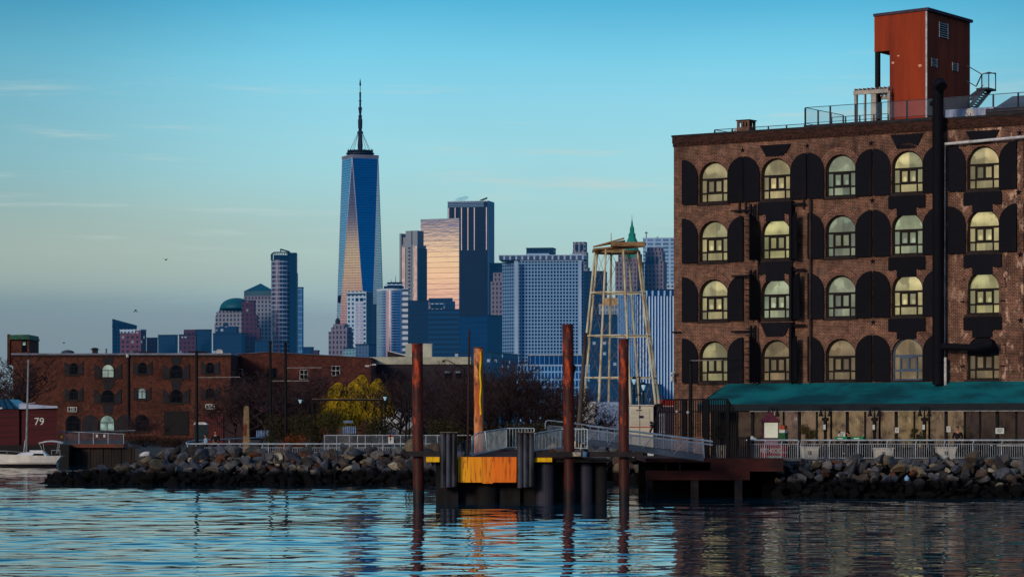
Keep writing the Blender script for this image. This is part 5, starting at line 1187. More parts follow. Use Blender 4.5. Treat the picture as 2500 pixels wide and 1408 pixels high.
o = thing('chimney_vent', 'black capped chimney vent on the roof of the left warehouse', 'vent', loc=(X(222),YL+4,Z(862))); m_ = MB(); m_.box(X(217),X(229),YL+3,YL+4,Z(863),Z(852)); m_.build('stack', M_shl, o); m_ = MB(); m_.hexa([(X(212),YL+2.8,Z(852)+.002),(X(233),YL+2.8,Z(852)+.002),(X(233),YL+4.2,Z(852)+.002),(X(212),YL+4.2,Z(852)+.002)],[(X(219),YL+3,Z(847)),(X(227),YL+3,Z(847)),(X(227),YL+4,Z(847)),(X(219),YL+4,Z(847))]); m_.build('cap', M_shl, o)
o = thing('skylight_dome', 'low dark skylight dome on the left warehouse roof', 'skylight', loc=(X(157),YL+5,Z(862))); m_ = MB(); m_.lathe([(.95,Z(861)),(.85,Z(856)),(.45,Z(853.5)),(.1,Z(852.5))], X(157), YL+3, 14); m_.build('dome', pm('blue_grey_dome', (60,74,84), (44,54,64), 1), o)
o = thing('satellite_dish', 'white satellite dish on the roof near the tall left pole', 'satellite dish', loc=(X(530),YL+4,Z(862))); m_ = MB(); n = 16; zc = Z(857); m_.add([(X(530),YL+3.2,zc)]+[(X(530)+.5*math.cos(2*math.pi*i/n),YL+3,zc+.36*math.sin(2*math.pi*i/n)) for i in range(n)], [(0,1+i,1+(i+1)%n) for i in range(n)]); m_.build('reflector', M_wht, o); m_ = MB(); m_.tube((X(530),YL+3.2,zc),(X(530),YL+3.3,Z(862)),.05); m_.build('mast', M_shl, o)
for px, w, h, lb in ((252,4,851,'thin pale roof pipe right of the black chimney vent'),(318,12,856,'grey box on the roof above the downpipe')):
    o = thing('roof_vent', lb, 'vent', loc=(X(px),YL+3,Z(862))); m_ = MB(); m_.tube((X(px),YL+3,Z(863)),(X(px),YL+3,Z(h)),w/2/F*YL,n=10); m_.tube((X(px),YL+3,Z(h)+.003),(X(px),YL+3,Z(h)+.1),w/1.7/F*YL,n=10); m_.build('shaft', pm('grey_vent_metal', (96,98,108), (72,74,84), 2), o)
for a, b, y0, lb in ((335,362,857,'long low dark duct on the roof over the third window column'),(478,500,857,'low dark duct on the roof by the tall left pole')):
    o = thing('roof_duct', lb, 'duct', loc=(X(a),YL+3,Z(862))); m_ = MB(); m_.box(X(a),X(b),YL+2,YL+4,Z(861),Z(y0)-.15); m_.box(X(a)-.2,X(b)+.2,YL+1.8,YL+4.2,Z(y0)-.147,Z(y0)); m_.build('casing', M_shl, o)
# gable warehouse behind
YG = 402.0; gw_ = thing('gable_warehouse', 'long brick warehouse with a shallow gable behind the bare trees', 'warehouse', loc=(PX(735,YG),YG,GZ))
m_ = MB(); m_.prism([(PX(560,YG),GZ-.3),(PX(906,YG),GZ-.3),(PX(906,YG),PZ(874,YG)),(PX(655,YG),PZ(860,YG)),(PX(560,YG),PZ(866,YG))], YG, YG+60); m_.build('wall', M_bl2, gw_)
m_ = MB(); m_.prism([(PX(558,YG),PZ(866,YG)+.01),(PX(655,YG),PZ(860,YG)+.01),(PX(908,YG),PZ(874,YG)+.01),(PX(908,YG),PZ(872.3,YG)),(PX(655,YG),PZ(858,YG)),(PX(558,YG),PZ(864.3,YG))], YG-.2, YG+60); m_.build('roof', pm('grey_blue_flashing', (92,96,116), (66,66,82), .4), gw_)
for px, py, lt in ((583,912,1),(583,962,1),(742,914,1),(820,905,1),(665,910,0)):
    m_ = MB(); x_, z_ = PX(px,YG), PZ(py,YG); m_.box(x_-.6,x_+.6,YG-.08,YG-.002,z_-.7,z_+.7); f_ = m_.build('window', M_dgl, gw_)
    m_ = MB()
    for a in (-.6,-.03,.54): m_.box(x_+a,x_+a+.06,YG-.12,YG-.081,z_-.7,z_+.7)
    for b in (-.7,0,.64): m_.box(x_-.6,x_+.6,YG-.125,YG-.121,z_+b,z_+b+.06)
    m_.build('white_muntins', M_wht if lt else M_sill, f_)
# dark long shed and white roof behind the willow
o = thing('long_shed', 'long dark shed with a pale parapet behind the willow', 'shed', loc=(PX(1050,420),420,GZ)); m_ = MB(); m_.box(PX(900,420),PX(1160,420),418,460,GZ-.3,PZ(889,418)); m_.build('wall', pm('dark_purple_shed', (46,38,48), (32,28,36), .4), o)
m_ = MB(); m_.box(PX(904,420),PX(1150,420),417.8,459,PZ(889,418)+.004,PZ(871,418)); m_.build('parapet', pm('cream_parapet', (182,182,160), (150,150,134), .5, emi=None), o)
for px in (1092,1117):
    m_ = MB(); m_.box(PX(px-5,417),PX(px+5,417),417.6,417.99,PZ(920,417),PZ(907,417)); f_ = m_.build('window', M_dgl, o); m_ = MB(); m_.box(PX(px-6,417),PX(px+6,417),417.3,417.59,PZ(910,417),PZ(906,417)); m_.build('hood', pm('pale_blue_hood', (120,140,150), (90,110,120), 3), f_)
o = thing('roof_container', 'pale box on the shed roof behind the left mooring pile', 'container', loc=(PX(1022,425),425,PZ(871,418))); m_ = MB(); m_.box(PX(990,430),PX(1054,430),430,436,PZ(886,430),PZ(840,430)); m_.build('shell', pm('pale_box_panel', (190,190,170), (160,164,150), .5), o)
m_ = MB(); m_.box(PX(989,430),PX(1055,430),429.9,436,PZ(840,430)+.003,PZ(838.5,430)); m_.build('lid', M_wht, o)
o = thing('roof_screen', 'tilted black panel on the shed roof left of the pale box', 'screen', loc=(PX(965,425),425,PZ(871,418))); m_ = MB(); m_.prism([(PX(946,425),PZ(872,425)),(PX(989,425),PZ(872,425)),(PX(989,425),PZ(868,425)),(PX(946,425),PZ(857,425))], 425, 425.4); m_.build('panel', M_shl, o)
m_ = MB(); m_.bar((PX(946,425),424.9,PZ(856,425)),(PX(990,425),424.9,PZ(867,425)),.12); m_.build('edge', M_wht, o)
o = thing('white_shed', 'low white shed behind the dark shrub left of the left pile', 'shed', loc=(PX(975,260),260,GZ)); m_ = MB(); m_.box(PX(918,260),PX(1015,260),260,266,GZ-.3,PZ(987,260)); m_.build('wall', pm('white_shed_wall', (176,180,182), (140,146,152), .5), o)
m_ = MB(); m_.box(PX(912,260),PX(1020,260),259.7,266.3,PZ(987,260)+.003,PZ(982,260)); m_.build('roof', pm('brown_shed_roof', (60,44,46), (44,34,36), 1), o); m_ = MB(); m_.box(PX(972,260),PX(1005,260),259.93,259.995,PZ(1022,260),PZ(994,260)); m_.build('framed_panel', pm('blue_white_panel', (160,172,190), (130,140,160), 2), o)
# red container, booth, obelisks, canopy, small house
o = thing('shipping_container', 'dark red corrugated shipping container below the 219 sign', 'container', loc=(PX(528,300),300,GZ)); m_ = MB(); Y = 300
for i in range(22): a, b = PX(494,Y)+(PX(545,Y)-PX(494,Y))*i/22, PX(494,Y)+(PX(545,Y)-PX(494,Y))*(i+1)/22; m_.box(a,b,Y-.05*(i%2),Y+2.4,GZ,PZ(1012,Y))
m_.build('corrugated_side', pm('dark_red_container', (92,32,32), (66,24,26), 1, rough=.6), o)
m_ = MB(); m_.box(PX(545,Y)+.003,PX(594,Y),Y+.1,Y+2.4,GZ,PZ(1012,Y)); m_.build('smooth_side', pm('plum_container', (50,28,36), (38,22,30), 1), o); m_ = MB(); m_.box(PX(492,Y),PX(596,Y),Y-.12,Y+2.5,PZ(1012,Y)+.003,PZ(1010.5,Y)); m_.build('top_rail', pm('mauve_rail', (90,66,84), (70,50,66), 2), o)
o = thing('portable_toilet', 'dark green portable toilet with a pale roof beside the left pole', 'portable toilet', loc=(PX(490,235),235,GZ)); m_ = MB(); Y = 235; m_.box(PX(474,Y),PX(504,Y),Y,Y+1.1,GZ,PZ(1036,Y)); m_.build('cabin', pm('dark_teal_cabin', (14,36,42), (10,26,32), 1, rough=.5), o)
m_ = MB(); m_.hexa([(PX(472,Y),Y-.06,PZ(1036,Y)+.003),(PX(506,Y),Y-.06,PZ(1036,Y)+.003),(PX(506,Y),Y+1.2,PZ(1036,Y)+.003),(PX(472,Y),Y+1.2,PZ(1036,Y)+.003)],[(PX(476,Y),Y,PZ(1030,Y)),(PX(500,Y),Y,PZ(1030,Y)),(PX(500,Y),Y+1,PZ(1030,Y)),(PX(476,Y),Y+1,PZ(1030,Y))]); m_.build('roof', M_wht, o)
m_ = MB(); m_.box(PX(480,Y),PX(498,Y),Y-.03,Y-.002,GZ+.1,PZ(1040,Y)); m_.build('door', pm('teal_door', (18,46,54), (14,34,42), 2), o)
M_ob = pm('ochre_stone', (140,118,86), (98,80,60), 1.6, rough=.85, bump=.3)
for px, w, y0, Y, lb in ((601,15,990,214,'tall ochre stone post with a rust stain beside the container'),(812,17,981,238,'ochre stone post under the long black beam')):
    o = thing('stone_post', lb, 'post', loc=(PX(px,Y),Y,GZ)); h = w/2/F*Y; m_ = MB(); m_.hexa([(PX(px,Y)-h*1.15,Y,GZ),(PX(px,Y)+h*1.15,Y,GZ),(PX(px,Y)+h*1.15,Y+h*2,GZ),(PX(px,Y)-h*1.15,Y+h*2,GZ)],[(PX(px,Y)-h*.8,Y+.06,PZ(y0+3,Y)),(PX(px,Y)+h*.8,Y+.06,PZ(y0+3,Y)),(PX(px,Y)+h*.8,Y+h*1.6,PZ(y0+3,Y)),(PX(px,Y)-h*.8,Y+h*1.6,PZ(y0+3,Y))]); m_.build('shaft', M_ob, o)
    m_ = MB(); m_.hexa([(PX(px,Y)-h*.8,Y+.06,PZ(y0+3,Y)+.002),(PX(px,Y)+h*.8,Y+.06,PZ(y0+3,Y)+.002),(PX(px,Y)+h*.8,Y+h*1.6,PZ(y0+3,Y)+.002),(PX(px,Y)-h*.8,Y+h*1.6,PZ(y0+3,Y)+.002)],[(PX(px,Y)-h*.3,Y+.2,PZ(y0,Y)),(PX(px,Y)+h*.3,Y+.2,PZ(y0,Y)),(PX(px,Y)+h*.3,Y+h,PZ(y0,Y)),(PX(px,Y)-h*.3,Y+h,PZ(y0,Y))]); m_.build('cap', M_ob, o)
    if px == 601: m_ = MB(); m_.box(PX(594,Y),PX(600,Y),Y-.05,Y+.02,PZ(1062,Y),PZ(1036,Y)); m_.build('rust_panel', pm('rust_panel', (130,62,36), (90,42,28), 3), o)
o = thing('beam_canopy', 'long low black beam canopy on posts below the willow', 'canopy', loc=(PX(845,222),222,GZ)); Y = 222; m_ = MB(); m_.box(PX(761,Y),PX(934,Y),Y,Y+.4,PZ(978,Y),PZ(974,Y)); m_.build('beam', M_post, o); m_ = MB(); m_.box(PX(761,Y),PX(934,Y),Y-.02,Y+.4,PZ(974,Y)+.002,PZ(973,Y)); m_.build('flashing', pm('pale_brown_flashing', (130,110,100), (100,84,78), 2), o)
for px in (762,932): m_ = MB(); m_.box(PX(px-2,Y),PX(px+2,Y),Y+.1,Y+.3,GZ,PZ(978,Y)-.002); m_.build('post', M_post, o)
o = thing('small_house', 'little grey house with white eaves between two dark shrubs', 'house', loc=(PX(845,250),250,GZ)); Y = 250; m_ = MB(); m_.box(PX(828,Y),PX(861,Y),Y,Y+5,GZ,PZ(1006,Y)); m_.build('wall', pm('taupe_wall', (122,112,106), (100,92,88), .8), o)
m_ = MB(); m_.box(PX(824,Y),PX(864,Y),Y-.4,Y+5.2,PZ(1006,Y)+.003,PZ(1003,Y)); m_.build('eaves', M_wht, o); m_ = MB(); m_.hexa([(PX(848,Y),Y,PZ(1003,Y)+.002),(PX(868,Y),Y,PZ(1003,Y)+.002),(PX(868,Y),Y+1,PZ(1003,Y)+.002),(PX(848,Y),Y+1,PZ(1003,Y)+.002)],[(PX(850,Y),Y+.1,PZ(997.5,Y)),(PX(866,Y),Y+.1,PZ(997.5,Y)),(PX(866,Y),Y+.9,PZ(997.5,Y)),(PX(850,Y),Y+.9,PZ(997.5,Y))]); m_.build('roof_light', M_wht, o)
def slat_fence(px0, px1, y0, y1, Y, lb, n, mt):
    o = thing('slat_fence', lb, 'fence', loc=(PX(px0,Y),Y,GZ)); m_ = MB()
    for i in range(n): a = px0+(px1-px0)*(i+.25)/n; b = px0+(px1-px0)*(i+.75)/n; m_.box(PX(a,Y),PX(b,Y),Y,Y+.04,PZ(y1,Y),PZ(y0,Y))
    m_.build('slat_panel', mt, o); m_ = MB(); m_.box(PX(px0,Y),PX(px1,Y),Y+.041,Y+.08,PZ(y0+6,Y),PZ(y0+5,Y)); m_.box(PX(px0,Y),PX(px1,Y),Y+.041,Y+.08,PZ(y1-4,Y),PZ(y1-5,Y)); m_.build('rail', mt, o)
M_bw = pm('blue_white_slats', (130,160,196), (90,120,164), 2)
slat_fence(836,870,1040,1058,210,'blue-white slat fence between the two dark shrubs',7,M_bw); slat_fence(625,660,1050,1066,224,'pale slat fence right of the ochre post',9,M_bw); slat_fence(838,862,1026,1032,214,'short blue-white slats above the taller slat fence',5,M_bw); slat_fence(915,930,1048,1060,208,'narrow pale slats left of the white sign',3,M_bw)
# chain link fence with white/red sign
o = thing('mesh_fence', 'waist-high mesh fence behind the long quay railing', 'fence', loc=(PX(920,196),196,GZ)); Y = 196
M_mesh = pm('fence_mesh', (96,110,124), (70,84,98), 3, alpha=.35)
m_ = MB(); m_.add([P(792,1104,Y),P(1110,1104,Y),P(1110,1062,Y),P(792,1062,Y)], [(0,1,2,3)]); m_.build('mesh_panel', M_mesh, o)
m_ = MB(); m_.tube(P(792,1062,Y),P(1150,1062,Y),.035,n=6); m_.build('top_rail', M_lrail, o)
for px in (792,822,853,873,892,934,978,1010,1040,1068,1110): m_ = MB(); m_.tube(P(px,1106,Y),P(px,1061,Y),.03,n=6); m_.build('post', M_lrail, o)
Y = 195.8; o = thing('warning_sign', 'white warning sign with a red band hung on the mesh fence', 'sign', loc=(PX(955,Y),Y,2.5)); m_ = MB(); m_.box(PX(948,Y),PX(961,Y),Y,Y+.03,PZ(1082,Y),PZ(1062,Y)); m_.build('board', M_pap, o); m_ = MB(); m_.box(PX(948,Y),PX(961,Y),Y-.02,Y-.002,PZ(1066,Y),PZ(1062,Y)); m_.build('red_band', pm('red_band', (170,30,36), (150,26,30), 2), o)
m_ = MB(); m_.box(PX(952,Y),PX(953.5,Y),Y-.02,Y-.002,PZ(1077,Y),PZ(1070,Y)); m_.box(PX(953.5,Y),PX(957,Y),Y-.02,Y-.002,PZ(1071.5,Y),PZ(1070,Y)); m_.build('symbol', M_post, o); m_ = MB(); m_.tube(P(953,1061,Y),P(953,1106,Y+.1),.04); m_.build('stake', M_post, o)
# left poles with bracket arms
def wire_pole(px, ptop, pb, Y, w, arms, lb):
    o = thing('bracket_pole', lb, 'pole', loc=(PX(px,Y),Y,GZ)); r = w/2/F*Y; m_ = MB(); m_.tube((PX(px+1,Y),Y,GZ),P(px,ptop+6,Y),r,r*.85,12); m_.build('shaft', M_post, o)
    m_ = MB(); m_.lathe([(r*.9,PZ(ptop+6,Y)),(r*1.25,PZ(ptop+4,Y)),(r*.9,PZ(ptop+1,Y)),(r*.2,PZ(ptop,Y))], PX(px,Y), Y, 10); m_.build('cap', M_post, o)
    for py, p1 in arms:
        m_ = MB(); m_.tube(P(px,py,Y),P(px+(p1-px)*.62,py-1,Y),.035,n=6); m_.build('pale_arm', pm('pale_arm_tube', (140,134,130), (110,104,100), 3), o)
        m_ = MB(); m_.tube(P(px+(p1-px)*.62,py-1,Y-.002),P(p1,py-2,Y),.03,n=6); m_.build('arm_end', M_post, o)
wire_pole(480,855,1094,200,8,[(921,652)],'black pole with a long arm in front of the 219 building'); wire_pole(660,832,1080,215,7,[(930,740)],'left one of the paired black poles before the gable'); wire_pole(697,835,1090,204,8,[(898,840),(930,790)],'right one of the paired black poles, with two long arms')
m_ = MB(); o = bpy.data.objects['bracket_pole']; m_.box(PX(460,200),PX(500,200),199.9,200.1,PZ(860,200),PZ(857,200)); m_.build('cross_bar', M_post, o)
wire_pole(1686,880,1060,166,10,[(880,1812)],'black pole with a long arm before the left corner of the awning warehouse')
# lamp posts
def lantern(px, py, Y, lb, h=16):
    o = thing('lamp_post', lb, 'street lamp', loc=(PX(px,Y),Y,GZ)); k = Y/F; m_ = MB(); zt = PZ(py,Y)
    m_.lathe([(.12,GZ),(.12,GZ+.5),(.06,GZ+.7),(.05,zt-h*k)], PX(px,Y), Y, 10); m_.build('post', M_post, o)
    m_ = MB(); m_.lathe([(1.5*k,zt-h*k),(5*k,zt-(h-9)*k),(5*k,zt-7*k)], PX(px,Y), Y, 10); m_.build('lamp_glass', pm('frosted_lamp_glass', (170,205,220), (150,190,210), 3, rough=.3, emi=(150,190,205), es=.35), o)
    m_ = MB(); m_.lathe([(6*k,zt-7*k+.002),(4*k,zt-3*k),(1*k,zt)], PX(px,Y), Y, 10); m_.build('lamp_cap', M_post, o)
lantern(733,968,206,'street lamp with a frosted head above the widest dark shrub'); lantern(940,961,212,'street lamp at the right end of the long black beam'); lantern(1571,932,178,'street lamp with a white glass head right of the third tall pile',20); lantern(1548,918,180,'street lamp with a dark head beside the third tall pile',20)
for px, y0, Y, lb in ((999,940,190,'dark signal post left of the left mooring pile'),(991,962,191,'thin dark post left of the left mooring pile'),(1562,918,176,'thin black post between the two street lamps')):
    o = thing('steel_post', lb, 'post', loc=(PX(px,Y),Y,GZ)); m_ = MB(); m_.tube((PX(px,Y),Y,GZ),P(px,y0,Y),.05,.045,8); m_.build('shaft', M_post, o)
    if px == 999: m_ = MB(); m_.box(PX(989,Y),PX(1006,Y),Y-.2,Y+.1,PZ(958,Y),PZ(936,Y)); m_.build('signal_box', M_post, o)
    if px == 1562: m_ = MB(); m_.bar(P(1548,963,Y),P(1572,963,Y),.06); m_.build('cross_bar', M_post, o)
for px, Y, lb in ((1002,145.0,'black box sticking out beside the left mooring pile'),(1504,145.0,'black box sticking out left of the third tall pile')):
    pass
o = thing('street_light', 'curved street light on the thin leaning timber pole line', 'street lamp', loc=(PX(1140,205),205,GZ)); Y = 205; m_ = MB(); m_.path([P(1134,900,Y),P(1112,890,Y),P(1095,880,Y),P(1082,879,Y)],.035,6); m_.tube((PX(1134,Y),Y,GZ),P(1134,899,Y),.06); m_.build('arm', M_post, o); m_ = MB(); m_.box(PX(1080,Y),PX(1086,Y),Y-.1,Y+.1,PZ(884,Y),PZ(879,Y)); m_.build('lamp_head', M_post, o)
o = thing('flood_light', 'pale twin flood light on a pole behind the willow', 'street lamp', loc=(PX(906,245),245,GZ)); Y = 245; m_ = MB(); m_.tube((PX(906,Y),Y,GZ),P(906,892,Y),.05); m_.build('pole', M_sill, o); m_ = MB(); m_.box(PX(891,Y),PX(901,Y),Y-.1,Y+.1,PZ(895,Y),PZ(891,Y)); m_.box(PX(908,Y),PX(918,Y),Y-.1,Y+.1,PZ(891,Y),PZ(888,Y)); m_.bar(P(893,893,Y),P(916,889,Y),.04); m_.build('lamp_head', M_wht, o)

# ================================================================== red barge, boat, bulkhead
YB = 262.0; bg = thing('barge', 'dark red wooden barge house with the number 79 on its side', 'barge', loc=(PX(40,YB),YB,0))
def X(px): return PX(px, YB)
def Z(py): return PZ(py, YB)
m_ = MB(); m_.box(X(-190),X(172),YB-1,YB+9,-.4,Z(1086)); m_.build('hull', pm('black_barge_hull', (16,16,19), (9,9,11), .6), bg)
M_rw = pm('dark_red_planks', (78,22,28), (54,16,22), 1.0, (.2,1,6), rough=.75, bump=.15)
m_ = MB(); m_.box(X(-180),X(48),YB-.3,YB+8,Z(1086)+.004,Z(998)); m_.hexa(*[[(X(48)+.003,YB,z_),(X(139),YB,z_),(PX(137,YB+8),YB+8,z_),(X(48)+.003,YB+8,z_)] for z_ in (Z(1086)+.004,Z(995))]); m_.build('cabin_wall', M_rw, bg)
m_ = MB(); m_.hexa([(X(48),YB-.4,Z(998)),(X(142),YB-.4,Z(995)-.02),(PX(140,YB+8),YB+8.3,Z(995)-.02),(X(48),YB+8.3,Z(998))],[(X(48),YB-.4,Z(985)),(X(142),YB-.4,Z(991)),(PX(140,YB+8),YB+8.3,Z(991)),(X(48),YB+8.3,Z(985))]); m_.build('white_roof', pm('pale_barge_roof', (170,180,200), (140,150,172), .8), bg)
m_ = MB(); m_.hexa([(X(-180),YB-.5,Z(998)+.004),(X(50),YB-.5,Z(998)+.004),(X(50),YB+8,Z(998)+.004),(X(-180),YB+8,Z(998)+.004)],[(X(-160),YB+1,Z(974)),(X(18),YB+1,Z(974)),(X(18),YB+6,Z(974)),(X(-160),YB+6,Z(974))]); m_.build('blue_skylight_roof', pm('blue_glass_roof', (18,74,104), (12,56,82), .5, (3,1,1), rough=.25), bg)
for px in (0,18,36): m_ = MB(); m_.bar((X(px*1.05),YB-.5,Z(997)),(X(px*.6-8),YB+.95,Z(974.5)),.12); m_.build('roof_rib', pm('dark_teal_rib', (16,44,56), (12,34,44), 2), bg)
m_ = MB(); m_.box(X(-180),X(8),YB-.55,YB-.31,Z(998),Z(994)); m_.build('white_fascia', M_wht, bg)
text_mb('79', .96, frame(X(96),YB-.02,0,Z(1029)), .012, 0.98).build('painted_number', M_pap, bg)
# sail boat (hull made of lofted sections)
YS = 251.0; bt = thing('sailboat', 'small white sailboat with bare mast and canvas bimini beside the red barge', 'sailboat', loc=(PX(75,YS),YS,0))
def X(px): return PX(px, YS)
def Z(py): return PZ(py, YS)
secs = []; x0, x1 = X(-14), X(153); N = 14
for i in range(N+1):
    f_ = i/N; xx = x0+(x1-x0)*f_; sheer = Z(1112)+.18*(1-f_)**2; bw = 1.05*(math.sin(math.pi*min(1,f_*.62+.04)))**.6 if f_ > 0 else .04
    keel = -.25 if .12 < f_ < .9 else (-.05 if f_ >= .9 else .25)
    inset = .45*(1-f_/.25) if f_ < .25 else (-.45*(f_-.85)/.15 if f_ > .85 else 0)
    secs.append([(xx,-bw,sheer),(xx+inset,-bw*.86,.45),(xx+inset,-bw*.5,.02 if f_ > .02 else .3),(xx+inset,0,keel),(xx+inset,bw*.5,.02 if f_ > .02 else .3),(xx+inset,bw*.86,.45),(xx,bw,sheer)])
m_ = MB(); k = 7; m_.add([(a,YS+b,c) for s in secs for a,b,c in s], [(i*k+j,(i+1)*k+j,(i+1)*k+j+1,i*k+j+1) for i in range(N) for j in range(k-1)]+[tuple(range(N*k,N*k+k))]+[tuple(range(k))]); m_.build('hull', pm('off_white_gelcoat', (228,224,212), (196,196,192), .8, rough=.35), bt, smooth=False)
m_ = MB(); m_.add([(s[1][0]*.4+s[2][0]*.6,YS+s[2][1]*.35+s[1][1]*.65-.03,.30) for s in secs]+[(s[2][0],YS+s[2][1]-.05,.0) for s in secs], [(i,i+1,N+2+i,N+1+i) for i in range(N)]); m_.build('boot_stripe', M_shl, bt)
m_ = MB(); m_.add([(s[0][0],YS+s[0][1],s[0][2]-.01) for s in secs]+[(s[6][0],YS+s[6][1],s[6][2]-.01) for s in secs], [(i,i+1,N+2+i,N+1+i) for i in range(N)]); m_.build('deck', M_wht, bt)
m_ = MB(); zd = Z(1112); m_.hexa([(X(38),YS-.7,zd),(X(118),YS-.75,zd),(X(118),YS+.75,zd),(X(38),YS+.7,zd)],[(X(54),YS-.5,Z(1104)),(X(108),YS-.55,Z(1101)),(X(108),YS+.55,Z(1101)),(X(54),YS+.5,Z(1104))]); m_.box(X(74),X(106),YS-.4,YS+.4,Z(1102),Z(1098.5)); m_.build('cabin', pm('white_cabin_top', (210,214,214), (180,186,190), 1, rough=.35), bt)
m_ = MB(); m_.hexa([(X(82),YS-.75,Z(1111)),(X(112),YS-.77,Z(1111)),(X(112),YS-.6,Z(1111)),(X(82),YS-.6,Z(1111))],[(X(86),YS-.66,Z(1106)),(X(108),YS-.68,Z(1106)),(X(108),YS-.58,Z(1106)),(X(86),YS-.58,Z(1106))]); m_.build('cabin_window', M_dgl, bt)
m_ = MB(); m_.tube((X(64),YS,Z(1103)),(X(69.5),YS,Z(878)),.10,.075,10); m_.build('mast', pm('pale_alloy_mast', (140,146,150), (112,118,124), 2, rough=.4), bt)
m_ = MB(); m_.path([(X(52),YS,Z(983)),(X(68),YS,Z(984.5)),(X(86),YS,Z(982))],.025,6); m_.build('spreader', M_wht, bt)
m_ = MB(); m_.tube((X(59),YS-.2,Z(1103)),(X(62),YS-.1,Z(1075)),.045); m_.tube((X(62),YS,Z(1076)),(X(66),YS,Z(1072)),.06); m_.build('boom_fitting', M_wht, bt)
for p_ in (98,108,150,146):
    m_ = MB(); m_.tube((X({98:110,108:112,150:144,146:140}[p_]),YS-.7,Z(1106)),(X(p_),YS-.7,Z(1079)),.018,n=5); m_.build('bimini_pole', M_galv, bt)
m_ = MB(); n = 8; vs = []
for i in range(n+1):
    f_ = i/n; xx = X(98)+(X(156)-X(98))*f_; zz = Z(1080)+.18*math.sin(math.pi*f_)
    for yy, dz in ((-.9,-.1),(-.5,.03),(.5,.03),(.9,-.1)): vs.append((xx,YS+yy,zz+dz))
m_.add(vs, [(i*4+j,(i+1)*4+j,(i+1)*4+j+1,i*4+j+1) for i in range(n) for j in range(3)]); m_.build('bimini_top', pm('cream_canvas', (205,200,188), (176,172,164), 2), bt)
m_ = MB(); m_.path([(X(-6),YS-.3,Z(1112)),(X(-6),YS-.3,Z(1100)),(X(20),YS-.6,Z(1100)),(X(20),YS-.6,Z(1112))],.016,5); m_.path([(X(20),YS-.6,Z(1100)),(X(60),YS-.9,Z(1103))],.01,4); m_.path([(X(130),YS-.9,Z(1110)),(X(130),YS-.9,Z(1098)),(X(150),YS-.8,Z(1098)),(X(150),YS-.8,Z(1110))],.016,5); m_.build('guard_rail', M_galv, bt)
for a, b in (((-10,1112),(69,885)),((150,1112),(70,885))): m_ = MB(); m_.tube((X(a[0]),YS,Z(a[1])),(X(b[0]),YS,Z(b[1])),.006,n=4); m_.build('stay_wire', M_sill, bt)
# bulkhead and its railing
YW = 263.6; bk = thing('timber_bulkhead', 'old timber bulkhead with a rusty deck edge left of the rock bank', 'bulkhead', loc=(PX(240,YW),YW,0))
m_ = MB(); r = random.Random(3); px = 165
while px < 335:
    w = r.uniform(5,9); m_.box(PX(px,YW),PX(px+w-.6,YW),YW-.25+r.uniform(0,.12),YW+.2,-.6,PZ(1092+r.uniform(-1,1),YW)); px += w
m_.build('vertical_planks', pm('brown_wet_planks', (46,36,32), (22,19,18), .8, (1,1,.3), rnd=.2), bk)
m_ = MB(); m_.box(PX(174,YW),PX(304,YW),YW-.7,YW+2.5,PZ(1092,YW)+.01,PZ(1083,YW)); m_.build('deck_edge', pm('rusty_deck_edge', (110,52,34), (78,56,44), .9), bk)
o = thing('quay_railing', 'light mesh railing on the rusty bulkhead deck near the barge', 'railing', loc=(PX(220,262),262,PZ(1083,YW))); Y = 263.2
m_ = MB(); m_.tube(P(142,1052,Y+1),P(303,1059,Y),.03,n=6); m_.tube(P(142,1055,Y+6),P(330,1050,Y+9),.03,n=6); m_.build('top_rail', M_lrail, o)
for px in (158,193,228,264,302): m_ = MB(); m_.tube(P(px,1084,Y),P(px,1052+(px-142)*.043,Y),.035,n=6); m_.build('post', M_lrail, o)
m_ = MB(); m_.add([P(142,1083,Y),P(302,1083,Y),P(302,1059,Y),P(142,1052,Y)], [(0,1,2,3)]); m_.build('mesh_panel', pm('blue_grey_mesh', (80,100,120), (60,76,96), 1, alpha=.25), o)
for px in (237,255): m_ = MB(); m_.box(PX(px-2.5,Y),PX(px+2.5,Y),Y-.1,Y-.04,PZ(1067,Y),PZ(1060,Y)); m_.build('notice', M_pap, o)
o = thing('mooring_buoy', 'small yellow buoy hanging at the barge end of the railing', 'buoy', loc=(PX(147,262),262,PZ(1070,262))); m_ = MB(); m_.lathe([(.02,PZ(1070,262)),(.13,PZ(1068.5,262)),(.15,PZ(1066.5,262)),(.10,PZ(1064,262)),(.02,PZ(1063,262))], PX(147,262), 262.6, 12); m_.build('float', pm('yellow_float', (200,180,40), (170,150,30), 3), o); m_ = MB(); m_.tube(P(147,1063,262.6),P(147,1054,263),.012); m_.build('rope', M_sill, o)
o = thing('white_skiff', 'white upturned dinghy bow on the rocks at the left end of the bank', 'dinghy', loc=(PX(352,190),190,1.6)); Y = 190
m_ = MB(); vs = []
for i in range(7):
    f_ = i/6; xx = PX(340+28*f_,Y); hh = PZ(1113-12*math.sin(.35+f_*1.9),Y)
    vs += [(xx,Y-.35*math.sin(.3+f_*2.4),PZ(1114,Y)),(xx,Y-.2,hh-.06),(xx,Y,hh),(xx,Y+.35*math.sin(.3+f_*2.4),PZ(1114,Y))]
m_.add(vs, [(i*4+j,(i+1)*4+j,(i+1)*4+j+1,i*4+j+1) for i in range(6) for j in range(3)]); m_.build('hull', M_wht, o); m_ = MB(); m_.bar(P(340,1114,Y-.36),P(368,1113,Y-.25),.07); m_.build('gunwale', pm('grey_gunwale', (110,112,118), (84,86,92), 2), o)
